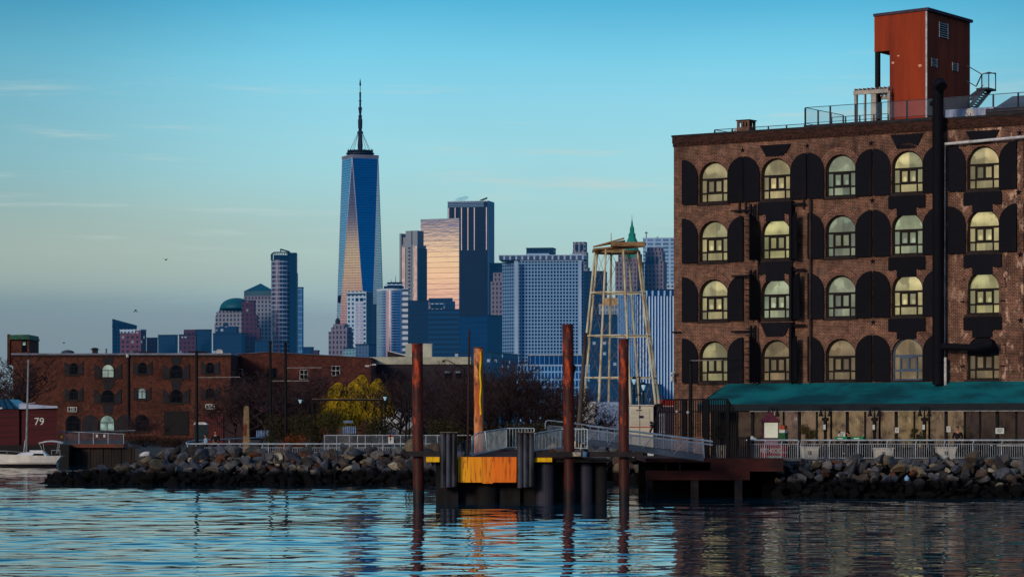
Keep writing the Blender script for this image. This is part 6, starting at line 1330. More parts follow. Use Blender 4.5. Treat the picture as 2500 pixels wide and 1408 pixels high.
o = thing('floating_barrel', 'small pale blue ball lying low among the rocks below the warehouse', 'float', loc=(PX(2214,150),149.6,.9)); m_ = MB(); m_.lathe([(.02,.88),(.11,.93),(.14,1.02),(.11,1.12),(.02,1.17)], PX(2214,149.3), 149.3, 12); m_.build('shell', pm('pale_blue_plastic', (130,180,210), (100,150,185), 3, rough=.3), o); m_ = MB(); m_.lathe([(.03,1.17),(.03,1.2)], PX(2214,149.3), 149.3, 8); m_.build('cap', M_wht, o)

# ================================================================== water tower frame
YT = 235.0; wt = thing('water_tower_frame', 'rusty pale water tower frame with no tank, spread legs and plank top', 'water tower', loc=(PX(1513,YT),YT,GZ))
M_wt = pm('peeling_cream_steel', (206,202,172), (160,124,80), 1.6, (1,1,.35), rough=.75, bump=.2, lo=.46, hi=.7); M_wt2 = pm('rusty_plank', (156,126,88), (98,72,50), 1.2, (.5,.5,1), rough=.9, bump=.3)
zt = PZ(614,YT); k = YT/F
def ctr(py): return PX(1513-(1030-py)/(1030-614)*6,YT)
def rad_(py): return (56+(py-614)*(100-56)/(980-614))*k
def leg_pt(a, py): return Vector((ctr(py)+rad_(py)*math.cos(a), YT+rad_(py)*math.sin(a), PZ(py,YT)))
AN8 = [2*math.pi*i/8+.23 for i in range(8)]
pyg = 1030+(CZ-GZ)/k
for a in AN8:
    m_ = MB(); m_.tube(leg_pt(a,pyg),leg_pt(a,612),.115,.085,8); m_.build('leg', M_wt, wt)
for py in (715,820,922):
    m_ = MB()
    for i in range(8): m_.bar(leg_pt(AN8[i],py),leg_pt(AN8[(i+1)%8],py),.10,.11)
    m_.build('ring_beam', M_wt, wt)
    m_ = MB()
    for i in (0,3): m_.bar(leg_pt(AN8[i],py)+Vector((0,0,.02)),leg_pt(AN8[(i+5)%8],py)+Vector((0,0,.02)),.05)
    m_.build('cross_tie', M_wt2, wt)
m_ = MB(); r = random.Random(8)
for lo_, hi_ in ((922,820),(820,715),(715,614),(1060,922)):
    for i in range(8):
        a, b = AN8[i], AN8[(i+1)%8]; m_.tube(leg_pt(a,lo_),leg_pt(b,hi_),.018,n=4); m_.tube(leg_pt(b,lo_),leg_pt(a,hi_),.014,n=4)
m_.build('bracing_rods', M_wt2, wt)
m_ = MB(); c_ = ctr(612)
for i in range(8): m_.bar(leg_pt(AN8[i],616),leg_pt(AN8[(i+1)%8],616),.14,.2)
m_.build('top_ring', M_wt2, wt)
m_ = MB()
for yy in (-1.6,-.8,0,.8,1.6): m_.bar((PX(1447,YT),YT+yy,PZ(612,YT)),(PX(1575,YT),YT+yy,PZ(598,YT)),.28,.16)
m_.build('top_joist', M_wt2, wt)
m_ = MB(); m_.bar((PX(1447,YT),YT-1.7,PZ(606,YT)),(PX(1522,YT),YT-1.7,PZ(585,YT)),.5,.12); m_.bar((PX(1455,YT),YT-1,PZ(603,YT)),(PX(1525,YT),YT-1,PZ(590,YT)),.5,.12); m_.bar((PX(1490,YT),YT-1.9,PZ(600,YT)),(PX(1572,YT),YT-1.9,PZ(599,YT)),.3,.35); m_.build('loose_planks', M_wt2, wt)
m_ = MB(); m_.tube((PX(1491,YT),YT-1,PZ(604,YT)),(PX(1491,YT),YT-1,PZ(570,YT)),.04,.02); m_.build('rod', M_wt2, wt)

# ================================================================== trucks and back items right of centre
tr = thing('box_truck', 'white box truck seen from behind with a dark side wall', 'truck', loc=(PX(1570,176),176,GZ)); Y = 176
def wheel(o, px, Y, r=.45):
    w = MB(); x_ = PX(px,Y); n = 18; w.add([(x_+r*math.cos(2*math.pi*i/n),Y+s*.14,GZ+r+r*math.sin(2*math.pi*i/n)) for s in (-1,1) for i in range(n)], [tuple(range(n)), tuple(range(2*n-1,n-1,-1))]+[(i,(i+1)%n,n+(i+1)%n,n+i) for i in range(n)]); wo = w.build('wheel', M_post, o)
    w = MB(); w.lathe([(.2,-.02),(.2,.02)], 0, 0, 12); w.v = [(x_+a,Y-.16+c,GZ+r+b) for a,b,c in w.v]; w.build('rim', M_galv, wo)
m_ = MB(); m_.box(PX(1537,Y),PX(1595,Y),Y,Y+6.5,GZ+.7,PZ(990,Y)); m_.build('cargo_box', pm('cream_truck_panel', (212,208,190), (190,186,172), .8, rough=.4), tr)
m_ = MB(); m_.box(PX(1595,Y)+.003,PX(1650,Y),Y+.4,Y+.5,GZ+.7,PZ(992,Y)); m_.build('side_wall', pm('plum_side_wall', (60,52,66), (44,38,50), .6), tr)
m_ = MB(); m_.box(PX(1540,Y),PX(1586,Y),Y-.04,Y-.002,GZ+.8,PZ(998,Y)); rd = m_.build('rear_door', pm('cream_roller_door', (200,196,176), (180,176,160), .6, (.1,1,6)), tr)
m_ = MB(); m_.box(PX(1553,Y),PX(1567,Y),Y-.07,Y-.041,PZ(1002,Y),PZ(1000,Y)); m_.box(PX(1560,Y),PX(1571,Y),Y-.07,Y-.041,PZ(1020,Y),PZ(1014,Y)); m_.build('blue_plate', pm('navy_plate', (30,30,90), (24,24,70), 2), rd)
m_ = MB(); m_.box(PX(1537,Y),PX(1595,Y),Y-.06,Y-.003,PZ(1043,Y),PZ(1041,Y)); m_.build('red_stripe', pm('red_stripe', (180,40,50), (150,30,40), 2), tr)
for zz in (1031,1038): m_ = MB(); m_.lathe([(.0,0),(.085,0),(.085,.03),(0,.03)], 0,0,10); m_.v = [(PX(1590,Y)+a,Y-.04-c,PZ(zz,Y)+b) for a,b,c in m_.v]; m_.build('tail_light', M_post, tr)
wheel(tr, 1546, Y+.5); wheel(tr, 1588, Y+.5)
m_ = MB(); m_.box(PX(1535,Y),PX(1597,Y),Y-.1,Y+6.5,PZ(990,Y)+.003,PZ(987.5,Y)); m_.build('roof_edge', M_wht, tr)
t2 = thing('box_trailer', 'pale blue-white trailer with a broken white corner behind the shrubs', 'trailer', loc=(PX(1470,230),230,GZ)); Y = 230
m_ = MB(); m_.box(PX(1422,Y),PX(1455,Y),Y,Y+3,GZ+.7,PZ(980,Y)); m_.build('front_wall', M_wht, t2); m_ = MB(); m_.box(PX(1455,Y)+.003,PX(1512,Y),Y+.1,Y+3,GZ+.7,PZ(981,Y)); m_.build('side_wall', pm('pale_blue_panel', (150,172,205), (122,144,180), .8), t2)
wheel(t2, 1435, Y+.3); wheel(t2, 1500, Y+.3)
t3 = thing('container_truck', 'red truck top visible behind the black gate', 'truck', loc=(PX(1640,190),190,GZ)); Y = 190
m_ = MB(); m_.box(PX(1618,Y),PX(1655,Y),Y,Y+4,GZ+.9,PZ(975,Y)); m_.build('red_body', pm('bright_red_body', (170,34,30), (130,26,24), 1), t3); m_ = MB(); m_.hexa([(PX(1580,Y),Y,GZ+.9),(PX(1617,Y),Y,GZ+.9),(PX(1617,Y),Y+3,GZ+.9),(PX(1580,Y),Y+3,GZ+.9)],[(PX(1586,Y),Y,PZ(988,Y)),(PX(1617,Y),Y,PZ(984,Y)),(PX(1617,Y),Y+3,PZ(984,Y)),(PX(1586,Y),Y+3,PZ(988,Y))]); m_.build('dark_cab', M_post, t3); wheel(t3,1600,Y); wheel(t3,1640,Y)
m_ = MB(); m_.box(PX(1618,Y),PX(1655,Y),Y-.05,Y-.003,PZ(992,Y),PZ(990,Y)); m_.build('white_trim', M_wht, t3)
slat_fence(1609,1625,1008,1058,172,'tall white slats between the truck and the black gate',3,pm('bright_white_slat',(190,205,225),(160,176,198),2))
for px, Y, py, lb in ((1645,166,912,'white security camera cluster at the left corner of the awning warehouse'),):
    o = thing('security_camera', lb, 'camera', loc=(PX(px,Y),169.6,PZ(930,Y))); m_ = MB(); m_.tube(P(1641,930,Y+3.6),P(1641,918,Y+3.6),.09,.09,8); m_.tube(P(1640,912,Y+3.6),P(1646,908,Y+3.4),.09,.07,8); m_.build('housing', M_wht, o); m_ = MB(); m_.tube(P(1646,910,Y+3.9),P(1642,932,Y+3.7),.03); m_.build('bracket', M_wht, o)

# ================================================================== people
M_skin = pm('skin', (176,126,100), (160,110,88), 6, rough=.55); M_coat = pm('black_coat', (18,18,22), (12,12,15), 4, rough=.8); M_jean = pm('dark_trousers', (30,30,40), (22,22,30), 4, rough=.85); M_hair = pm('dark_hair', (28,20,18), (16,12,11), 12); M_lite = pm('light_blue_jacket', (150,180,200), (120,150,172), 4, rough=.8)
def skin_mesh(nodes, edges, radii, sub=1):
    me = bpy.data.meshes.new('figure'); me.from_pydata(nodes, edges, []); o = bpy.data.objects.new('figure', me); COL.objects.link(o)
    md = o.modifiers.new('skin', 'SKIN'); md.use_smooth_shade = True
    for v, r in zip(me.skin_vertices[0].data, radii): v.radius = (r, r)
    me.skin_vertices[0].data[0].use_root = True
    o.modifiers.new('subsurf', 'SUBSURF').levels = sub; o.modifiers['subsurf'].render_levels = sub
    dg = bpy.context.evaluated_depsgraph_get(); res = bpy.data.meshes.new_from_object(o.evaluated_get(dg)); bpy.data.objects.remove(o); return res
def person(loc, rz, lb, coat, legs=M_jean, hat=None, seated=False, sc_=1.0, group=None):
    o = thing('person', lb, 'person', loc=loc, rz=rz); 
    hz = .46 if seated else .93
    kz = .46 if seated else .50
    kn = (lambda s: (s*.13, -.42, .46)) if seated else (lambda s: (s*.10, -.03, .50))
    ft = (lambda s: (s*.14, -.44, .07)) if seated else (lambda s: (s*.11, .02, .07))
    tb = hz
    sh = tb+.50
    hd = (lambda s: (s*.16, -.32, tb+.22)) if seated else (lambda s: (s*.14, -.22, tb+.18))
    nodes = [(0,0,tb),(0,0,tb+.22),(0,.01,sh-.04),(0,0,sh+.06),(0,-.02,sh+.16)]; rd_ = [.14,.125,.15,.055,.06]; ed = [(0,1),(1,2),(2,3),(3,4)]
    for s in (-1,1):
        i = len(nodes); nodes += [(s*.10,0,tb-.04), kn(s), ft(s), (ft(s)[0],ft(s)[1]-.16,.05)]; rd_ += [.095,.062,.042,.04]; ed += [(0,i),(i,i+1),(i+1,i+2),(i+2,i+3)]
        i = len(nodes); el = (s*.27, .02, tb+.22); nodes += [(s*.19,.01,sh-.03), el, hd(s), (hd(s)[0]*.9,hd(s)[1]-.08,hd(s)[2]+.01)]; rd_ += [.062,.045,.033,.022]; ed += [(2,i),(i,i+1),(i+1,i+2),(i+2,i+3)]
        j = i+3
        for f_ in range(4): nodes.append((nodes[j][0]+(f_-1.5)*.018, nodes[j][1]-.07-.01*(f_%2), nodes[j][2]-.02)); rd_.append(.009); ed.append((j,len(nodes)-1))
        nodes.append((nodes[j-1][0]-s*.04, nodes[j-1][1]-.06, nodes[j-1][2]+.02)); rd_.append(.010); ed.append((j-1,len(nodes)-1))
    me = skin_mesh(nodes, ed, rd_); 
    # the head is lofted onto the same body mesh
    bm = bmesh.new(); bm.from_mesh(me); hdm = bmesh.new(); bmesh.ops.create_uvsphere(hdm, u_segments=16, v_segments=12, radius=1)
    hc = Vector((0,-.03,sh+.25))
    for v in hdm.verts:
        c = v.co.copy(); x_, y_, z_ = c.x*.076, c.y*.092, c.z*.115
        if z_ < 0: x_ *= 1+z_*2.6; y_ *= 1+z_*1.2
        if c.y < -.8 and abs(c.x) < .25 and -.35 < c.z < .15: y_ -= .022      # nose
        if c.y < -.6 and .2 < abs(c.x) < .55 and 0 < c.z < .3: y_ += .010     # eye sockets
        if abs(c.x) > .93 and abs(c.z) < .3: x_ *= 1.13                       # ears
        v.co = hc+Vector((x_,y_,z_))
    tm = bpy.data.meshes.new('h'); hdm.to_mesh(tm); hdm.free(); bm.from_mesh(tm); bm.to_mesh(me); bm.free(); bpy.data.meshes.remove(tm)
    me.materials.clear(); me.materials.append(M_skin); me.name = 'body'; inst('body', me, o)
    cn = nodes[:3]+[]; cr = [.165,.155,.17]; ce = [(0,1),(1,2)]
    for s in (-1,1):
        i = len(cn); cn += [(s*.19,.01,sh-.03),(s*.27,.02,tb+.22),(hd(s)[0],hd(s)[1]+.03,hd(s)[2])]; cr += [.078,.062,.05]; ce += [(2,i),(i,i+1),(i+1,i+2)]
    cn.append((0,0,sh+.05)); cr.append(.075); ce.append((2,len(cn)-1))
    jm = skin_mesh(cn, ce, cr); jm.materials.clear(); jm.materials.append(coat); inst('jacket', jm, o)
    ln = [(0,0,tb)]; lr = [.15]; le = []
    for s in (-1,1):
        i = len(ln); ln += [(s*.10,0,tb-.05), kn(s), (ft(s)[0],ft(s)[1],.12)]; lr += [.11,.078,.06]; le += [(0,i),(i,i+1),(i+1,i+2)]
    lm = skin_mesh(ln, le, lr); lm.materials.clear(); lm.materials.append(legs); inst('trousers', lm, o)
    hm = bmesh.new(); bmesh.ops.create_uvsphere(hm, u_segments=16, v_segments=10, radius=1)
    for v in hm.verts:
        c = v.co.copy(); v.co = hc+Vector((c.x*.086, c.y*.10+.012+(.02 if c.z < 0 else 0), max(c.z,-.35 if c.y > -.1 else .15)*.125+.012))
    tm = bpy.data.meshes.new('hair'); hm.to_mesh(tm); hm.free(); tm.materials.append(hat or M_hair); inst('cap' if hat else 'hair', tm, o)
    if sc_ != 1.0: o.scale = (sc_,)*3
    return o
person((PX(526,198),198,GZ), 8, 'person in a black coat and dark cap on the promenade', M_coat, hat=pm('dark_red_cap',(60,20,22),(44,16,18),4), sc_=1.04)
person((PX(502,199),199,GZ), -60, 'smaller person in a light blue jacket left of the black-coated person', M_lite, sc_=.9)
for px, py_, lb, rz_ in ((2089,0,'dark-haired person seated behind the green counter box',-90),(2067,0,'person seated with back turned behind the white menu board',70),(2340,0,'person in dark clothes by the glass at the end of the white planters',20)):
    s = bs_(px,-2.0 if px != 2340 else -3.2); q = BF @ Vector((s,-2.9 if px != 2340 else -3.3,0)); person((q.x,q.y,1.985+(.18 if px != 2340 else 0)), rz_-AN, lb, M_coat, seated=(px != 2340))
# birds
def bird(px, py, Y, sp, lb, flap):
    q = Vector(P(px,py,Y)); o = thing('bird', lb, 'bird', loc=tuple(q), rz=20); m_ = MB(); m_.lathe([(.01,-.35),(.09,-.2),(.12,0),(.09,.2),(.05,.3),(.01,.36)],0,0,8); m_.v = [(c,a,b*.8) for a,b,c in m_.v]; m_.build('body', M_sill, o, local=True)
    m_ = MB()
    for s in (-1,1): m_.add([(-.12,0,.02),(.14,0,.02),(.10,s*sp*.5,flap*.5),(-.08,s*sp*.5,flap*.5),(0,s*sp,flap*.25)], [(0,1,2,3),(3,2,4)])
    m_.build('wings', M_sill, o, local=True); m_ = MB(); m_.add([(-.3,0,0),(-.5,.1,0),(-.5,-.1,0)],[(0,1,2)]); m_.build('tail', M_sill, o, local=True)
    o.rotation_euler = (0,0,rad(70)); MW[o.name] = frame(q.x,q.y,70,q.z)
bird(405,634,420,.75,'small gull gliding high over the left skyline',.35); bird(331,757,420,.5,'dark bird above the slanted-roof block at the far left',-.7); bird(156,837,500,.45,'tiny bird just above the left warehouse roof',.3)
# ================================================================== distant skyline across the harbour, bluish haze painted into its materials as emission
def tower(name, lab, Y, pl, pc, pr, ptop, th, mat, depth=None, roof=None, pbase=None, cat='skyscraper'):
    """tower with its nearest corner at pixel column pc; th = how far the left-hand face is turned to the left"""
    c, s = math.cos(rad(th)), math.sin(rad(th)); X0 = PX(pc, Y); fr = frame(X0, Y, -th)
    def sol(px, dx, dy): k = (px-CX)/F; return (k*Y-X0)/(dx-k*dy)
    w1 = sol(pl, -c, s); w2 = sol(pr, s, c) if pr > pc else (depth or 40)
    H = PZ(ptop, Y); o = thing(name, lab, cat, fr=frame(X0, Y, -th, GZ))
    m_ = MB(fr); m_.box(-w1, 0, 0, w2, GZ, H); m_.build('shaft', mat, o)
    o_ = dict(o=o, fr=fr, w1=w1, w2=w2, H=H, z=lambda py: PZ(py, Y), k=Y/F, Y=Y)
    m_ = MB(fr); m_.box(-w1-.4, .4, -.4, w2+.4, H+.05, H+1.6); m_.build('parapet', roof or M_sky_dk, o)
    return o_
def addbox(T, nm, mat, u0, u1, v0, v1, z0, z1):   # u,v as fractions of the footprint, z in metres
    m_ = MB(T['fr']); m_.box(-T['w1']*(1-u0), -T['w1']*(1-u1), T['w2']*v0, T['w2']*v1, z0, z1); return m_.build(nm, mat, T['o'])
HB = (0.0012, 0.020, 0.075)
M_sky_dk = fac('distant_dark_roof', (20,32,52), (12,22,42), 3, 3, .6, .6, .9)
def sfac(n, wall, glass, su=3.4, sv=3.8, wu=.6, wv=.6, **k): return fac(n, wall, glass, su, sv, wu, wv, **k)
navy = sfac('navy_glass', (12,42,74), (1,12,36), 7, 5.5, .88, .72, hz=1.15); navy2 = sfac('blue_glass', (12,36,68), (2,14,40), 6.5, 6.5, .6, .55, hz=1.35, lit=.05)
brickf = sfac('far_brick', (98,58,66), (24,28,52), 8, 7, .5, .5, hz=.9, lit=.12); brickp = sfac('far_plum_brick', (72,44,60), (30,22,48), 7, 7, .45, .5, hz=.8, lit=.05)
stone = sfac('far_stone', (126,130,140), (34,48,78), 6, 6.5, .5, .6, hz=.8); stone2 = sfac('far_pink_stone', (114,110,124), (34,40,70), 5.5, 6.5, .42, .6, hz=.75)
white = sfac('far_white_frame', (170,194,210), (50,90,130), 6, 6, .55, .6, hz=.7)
# --- far left group
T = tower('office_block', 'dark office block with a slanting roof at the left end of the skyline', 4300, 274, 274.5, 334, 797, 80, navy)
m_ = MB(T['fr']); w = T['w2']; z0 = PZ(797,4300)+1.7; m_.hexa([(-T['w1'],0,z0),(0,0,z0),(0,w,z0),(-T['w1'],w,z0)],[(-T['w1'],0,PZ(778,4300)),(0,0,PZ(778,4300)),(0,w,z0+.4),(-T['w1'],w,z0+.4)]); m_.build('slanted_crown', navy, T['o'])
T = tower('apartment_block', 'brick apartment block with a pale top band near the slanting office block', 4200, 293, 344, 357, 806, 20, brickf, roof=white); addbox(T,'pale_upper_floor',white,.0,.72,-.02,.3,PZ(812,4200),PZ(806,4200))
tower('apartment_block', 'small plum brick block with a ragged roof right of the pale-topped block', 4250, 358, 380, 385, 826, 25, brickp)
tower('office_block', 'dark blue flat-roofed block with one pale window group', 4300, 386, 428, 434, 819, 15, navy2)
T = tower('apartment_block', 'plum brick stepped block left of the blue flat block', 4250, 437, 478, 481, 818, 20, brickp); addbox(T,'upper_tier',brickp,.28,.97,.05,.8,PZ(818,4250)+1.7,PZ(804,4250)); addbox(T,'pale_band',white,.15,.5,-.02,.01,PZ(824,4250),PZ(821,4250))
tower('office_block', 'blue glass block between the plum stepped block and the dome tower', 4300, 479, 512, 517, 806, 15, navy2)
# dome tower
T = tower('dome_tower', 'stepped pale tower topped by a teal dome', 4500, 528, 612, 622, 764, 12, stone, roof=stone); o = T['o']; k = T['k']
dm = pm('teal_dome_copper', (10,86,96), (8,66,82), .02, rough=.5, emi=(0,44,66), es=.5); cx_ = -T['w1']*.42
addbox(T,'upper_setback',stone,.04,.99,.05,.95,T['H']+1.7,PZ(758,4500)); addbox(T,'dome_drum',pm('dark_teal_band',(10,52,74),(8,44,64),.02,emi=(0,32,60),es=.5),.08,.98,.08,.92,PZ(758,4500)+.02,PZ(753,4500))
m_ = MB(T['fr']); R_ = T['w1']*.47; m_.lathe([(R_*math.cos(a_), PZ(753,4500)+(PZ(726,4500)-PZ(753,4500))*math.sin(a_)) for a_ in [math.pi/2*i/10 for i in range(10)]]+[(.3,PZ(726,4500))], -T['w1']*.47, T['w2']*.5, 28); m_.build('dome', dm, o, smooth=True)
addbox(T,'lower_step',stone,-.06,.0,.05,.9,GZ,PZ(790,4500)); addbox(T,'left_step',stone,-.03,-.001,.05,.9,PZ(790,4500)+.01,PZ(770,4500))
T = tower('office_block', 'dark stepped building in front of the dome tower', 4200, 520, 590, 598, 815, 12, navy2); addbox(T,'upper_tier',navy2,.15,.8,.1,.8,T['H']+1.7,PZ(796,4200)); addbox(T,'roof_plant',navy,.33,.48,.2,.5,PZ(796,4200)+.02,PZ(787,4200))
T = tower('pyramid_tower', 'pale gridded tower with a teal pyramid roof', 4600, 597, 662, 664, 733, 8, stone, roof=stone); o = T['o']; z0 = PZ(722,4600)
addbox(T,'cornice_block',stone2,-.03,1.0,-.02,1,T['H']+1.7,z0); m_ = MB(T['fr']); w1, w2 = T['w1'], T['w2'] if T['w2'] > 20 else 40
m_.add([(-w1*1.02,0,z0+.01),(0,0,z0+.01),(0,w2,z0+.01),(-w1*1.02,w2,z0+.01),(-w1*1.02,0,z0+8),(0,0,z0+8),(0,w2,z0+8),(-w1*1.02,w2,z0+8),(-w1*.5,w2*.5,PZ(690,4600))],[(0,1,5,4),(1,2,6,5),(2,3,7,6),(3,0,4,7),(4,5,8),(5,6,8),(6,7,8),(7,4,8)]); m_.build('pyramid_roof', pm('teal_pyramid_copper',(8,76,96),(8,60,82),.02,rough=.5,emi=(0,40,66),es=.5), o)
T = tower('brick_tower', 'plum brick slab tower with right-hand setbacks', 4250, 590, 621, 624, 735, 15, brickp); addbox(T,'right_setback',brickp,1.0,1.22,.1,.9,GZ,PZ(768,4250)); addbox(T,'lower_setback',brickp,1.22,1.44,.12,.9,GZ,PZ(800,4250)); 
tower('office_block', 'low slate blue block at the foot of the plum brick tower', 4150, 622, 655, 662, 833, 20, navy2)
# round-cornered glass tower
round_m = fac('banded_glass', (136,158,182), (112,112,132), 9, 6.6, .94, .74, hz=.5, metal=.95, rough=.2, streak=.3)
def rtower(nm, lab, Y, pl, pr, ptop, mat, dr=.8, n=24):
    cx0 = PX((pl+pr)/2, Y); r = (pr-pl)/2*Y/F; o = thing(nm, lab, 'skyscraper', loc=(cx0, Y+r, GZ)); return o, cx0, r
Y = 4300; o, cx0, r = rtower('curved_tower', 'slim rounded glass tower with horizontal bands and an open crown', Y, 660, 707, 640, round_m)
m_ = MB(); n = 28; prof = [(r,GZ),(r,PZ(634,Y))]; m_.lathe(prof, cx0, Y+r, n); m_.build('shaft', round_m, o)
dkb = sfac('dark_blue_side', (4,28,56), (1,16,42), 3, 4, .7, .6, hz=1.2)
m_ = MB(); m_.box(PX(706,Y),PX(724,Y),Y+r*.4,Y+r*2,GZ,PZ(665,Y)); m_.box(PX(700,Y),PX(722.5,Y),Y+r*.5,Y+r*1.9,PZ(665,Y),PZ(616,Y)); m_.build('rear_slab', dkb, o)
m_ = MB()
for i in range(15):
    a_ = math.pi+math.pi*i/14; m_.tube((cx0+r*math.cos(a_),Y+r+r*math.sin(a_),PZ(634,Y)),(cx0+r*math.cos(a_),Y+r+r*math.sin(a_),PZ(616+6*max(0,1-i/4),Y)),.7,n=4)
m_.path([(cx0+r*math.cos(math.pi+math.pi*i/14),Y+r+r*math.sin(math.pi+math.pi*i/14),PZ(616+6*max(0,1-i/4),Y)) for i in range(15)],.9,4); m_.lathe([(r*.7,PZ(640,Y)),(r*.7,PZ(622,Y))],cx0,Y+r,16); m_.build('crown', dkb, o)
m_ = MB(); m_.bar((PX(683,Y),Y+r,PZ(607,Y)),(PX(704,Y),Y+r,PZ(613,Y)),2.2); m_.bar((PX(683,Y),Y+r,PZ(606,Y)),(PX(684,Y),Y+r,PZ(615,Y)),1.6); m_.tube((PX(703,Y),Y+r,PZ(622,Y)),(PX(703,Y),Y+r,PZ(612,Y)),2,n=6); m_.build('roof_crane', dkb, o)
tower('glass_tower', 'thin blue glass tower tucked behind the slim rounded tower', 4500, 722, 738, 741, 703, 15, sfac('pale_blue_glass', (88,140,180), (40,92,140), 3, 9, .9, .8, hz=.9))
tower('office_block', 'small dark block at the foot of the slim rounded tower', 4100, 738, 760, 766, 849, 20, navy2); tower('office_block', 'lowest plum block before the gap in the skyline', 4100, 764, 777, 780, 857, 20, brickp)

# --- the tallest tower: square base turning into a square top rotated by 45 degrees
Y = 4500.0; k = Y/F
wtc_g = fac('mirror_tower_glass', (14,44,76), (156,180,210), 1.5, 4.0, .93, .86, hz=.15, metal=1.0, rough=.05, wmetal=.0, streak=.08, rv=.05)
o = thing('tallest_tower', 'tallest tapering glass tower with a long antenna spire', 'skyscraper', loc=(PX(877,Y),Y+29,GZ)); cx0, cy0 = PX(877,Y), Y+29
zt = PZ(384,Y); zb = PZ(1012,Y)+35; Rb = 44.3; Rt = 31.4
Bc = [(cx0+Rb*math.cos(rad(a)), cy0+Rb*math.sin(rad(a)), zb) for a in (-155.8,-65.8,24.2,114.2)]; Tc = [(cx0+Rt*math.cos(rad(a)), cy0+Rt*math.sin(rad(a)), zt) for a in (-110.8,-20.8,69.2,159.2)]
m_ = MB(); fs = []
for i in range(4): fs += [(i,(i+1)%4,4+i), (4+i,(i+1)%4,4+(i+1)%4)]
m_.add(Bc+Tc, fs+[(4,5,6,7)]); m_.add([(x_,y_,GZ) for x_,y_,z_ in Bc]+Bc, [(i,(i+1)%4,4+(i+1)%4,4+i) for i in range(4)])
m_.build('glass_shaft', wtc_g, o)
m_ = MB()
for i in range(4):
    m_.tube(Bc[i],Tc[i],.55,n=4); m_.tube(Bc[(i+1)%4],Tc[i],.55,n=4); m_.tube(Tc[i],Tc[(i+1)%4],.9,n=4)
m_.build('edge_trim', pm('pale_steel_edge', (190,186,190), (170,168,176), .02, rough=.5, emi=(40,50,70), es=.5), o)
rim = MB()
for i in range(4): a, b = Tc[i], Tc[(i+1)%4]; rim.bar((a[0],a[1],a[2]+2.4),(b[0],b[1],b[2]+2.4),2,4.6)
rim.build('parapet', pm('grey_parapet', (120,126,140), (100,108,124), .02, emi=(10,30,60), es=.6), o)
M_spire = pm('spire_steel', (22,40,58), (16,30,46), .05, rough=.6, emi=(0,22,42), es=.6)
zp = lambda py: PZ(py,Y)
m_ = MB()
for z0, z1, rr in ((379,376.5,21.5),(373,370,22.5),(366.5,364,20.5)): m_.lathe([(rr,zp(z0)),(rr,zp(z1)),(rr-3,zp(z1)),(rr-3,zp(z0))],cx0,cy0,28)
for i in range(16): a_ = 2*math.pi*i/16; m_.tube((cx0+20*math.cos(a_),cy0+20*math.sin(a_),zp(380)),(cx0+20*math.cos(a_),cy0+20*math.sin(a_),zp(361+(i%3))),.7,n=4)
m_.build('ring_platform', M_spire, o)
m_ = MB(); m_.lathe([(3.4,zp(378)),(4.2,zp(350)),(3.0,zp(326)),(2.2,zp(318)),(5,zp(322)),(4.6,zp(318)),(2.5,zp(314)),(3.4,zp(306)),(3.6,zp(290)),(2.4,zp(281)),(3.6,zp(279)),(1.6,zp(276)),(2.8,zp(262)),(3.6,zp(259)),(1.6,zp(257)),(1.5,zp(243)),(3.0,zp(241.5)),(1.3,zp(240)),(1.6,zp(221)),(.6,zp(220)),(.5,zp(206)),(1.6,zp(202)),(.9,zp(194)),(.1,zp(186))],cx0,cy0,10); m_.build('antenna', M_spire, o)
m_ = MB()
for i in range(8): a_ = 2*math.pi*i/8+.2; m_.tube((cx0+4*math.cos(a_),cy0+4*math.sin(a_),zp(322)),(cx0+17*math.cos(a_),cy0+17*math.sin(a_),zp(365)),.35,n=4)
m_.build('guy_cables', M_spire, o)

# --- around the tallest tower
T = tower('stepped_stone_tower', 'small pinkish stone tower with a domed chimney at the foot of the tallest tower', 3700, 802, 847, 862, 812, 25, stone2, roof=stone2)
addbox(T,'upper_tier',stone2,.12,1.0,.05,.8,T['H']+1.7,PZ(798,3700)); addbox(T,'top_tier',stone2,.22,.85,.1,.6,PZ(798,3700)+.02,PZ(790,3700)); m_ = MB(T['fr']); m_.lathe([(3.2,PZ(790,3700)),(3.2,PZ(781,3700)),(2.2,PZ(778,3700)),(.3,PZ(774,3700))],-T['w1']*.62,6,10); m_.build('water_tank', M_spire, T['o'])
T = tower('white_slab_tower', 'white-framed slab tower with three bright window columns', 3900, 847, 894, 908, 713, 22, white, roof=white)
addbox(T,'top_louvres',navy,.0,.95,-.012,-.002,PZ(720,3900),PZ(716,3900))
for u0, u1 in ((.45,.6),(.68,.85)): addbox(T,'bright_window_column',sfac('bright_columns',(170,176,196),(130,140,170),2,4,.7,.6,hz=.8),u0,u1,-.02,-.003,GZ,PZ(738,3900)); addbox(T,'dark_opening',navy,u0,u1,-.02,-.003,PZ(735,3900),PZ(727,3900))
addbox(T,'blue_side_skin',navy2,1.001,1.02,.0,1,GZ,T['H']-.1)
tower('glass_tower', 'narrow dark blue tower between the white slab and the curved mirror tower', 4050, 896, 914, 919, 745, 20, navy)
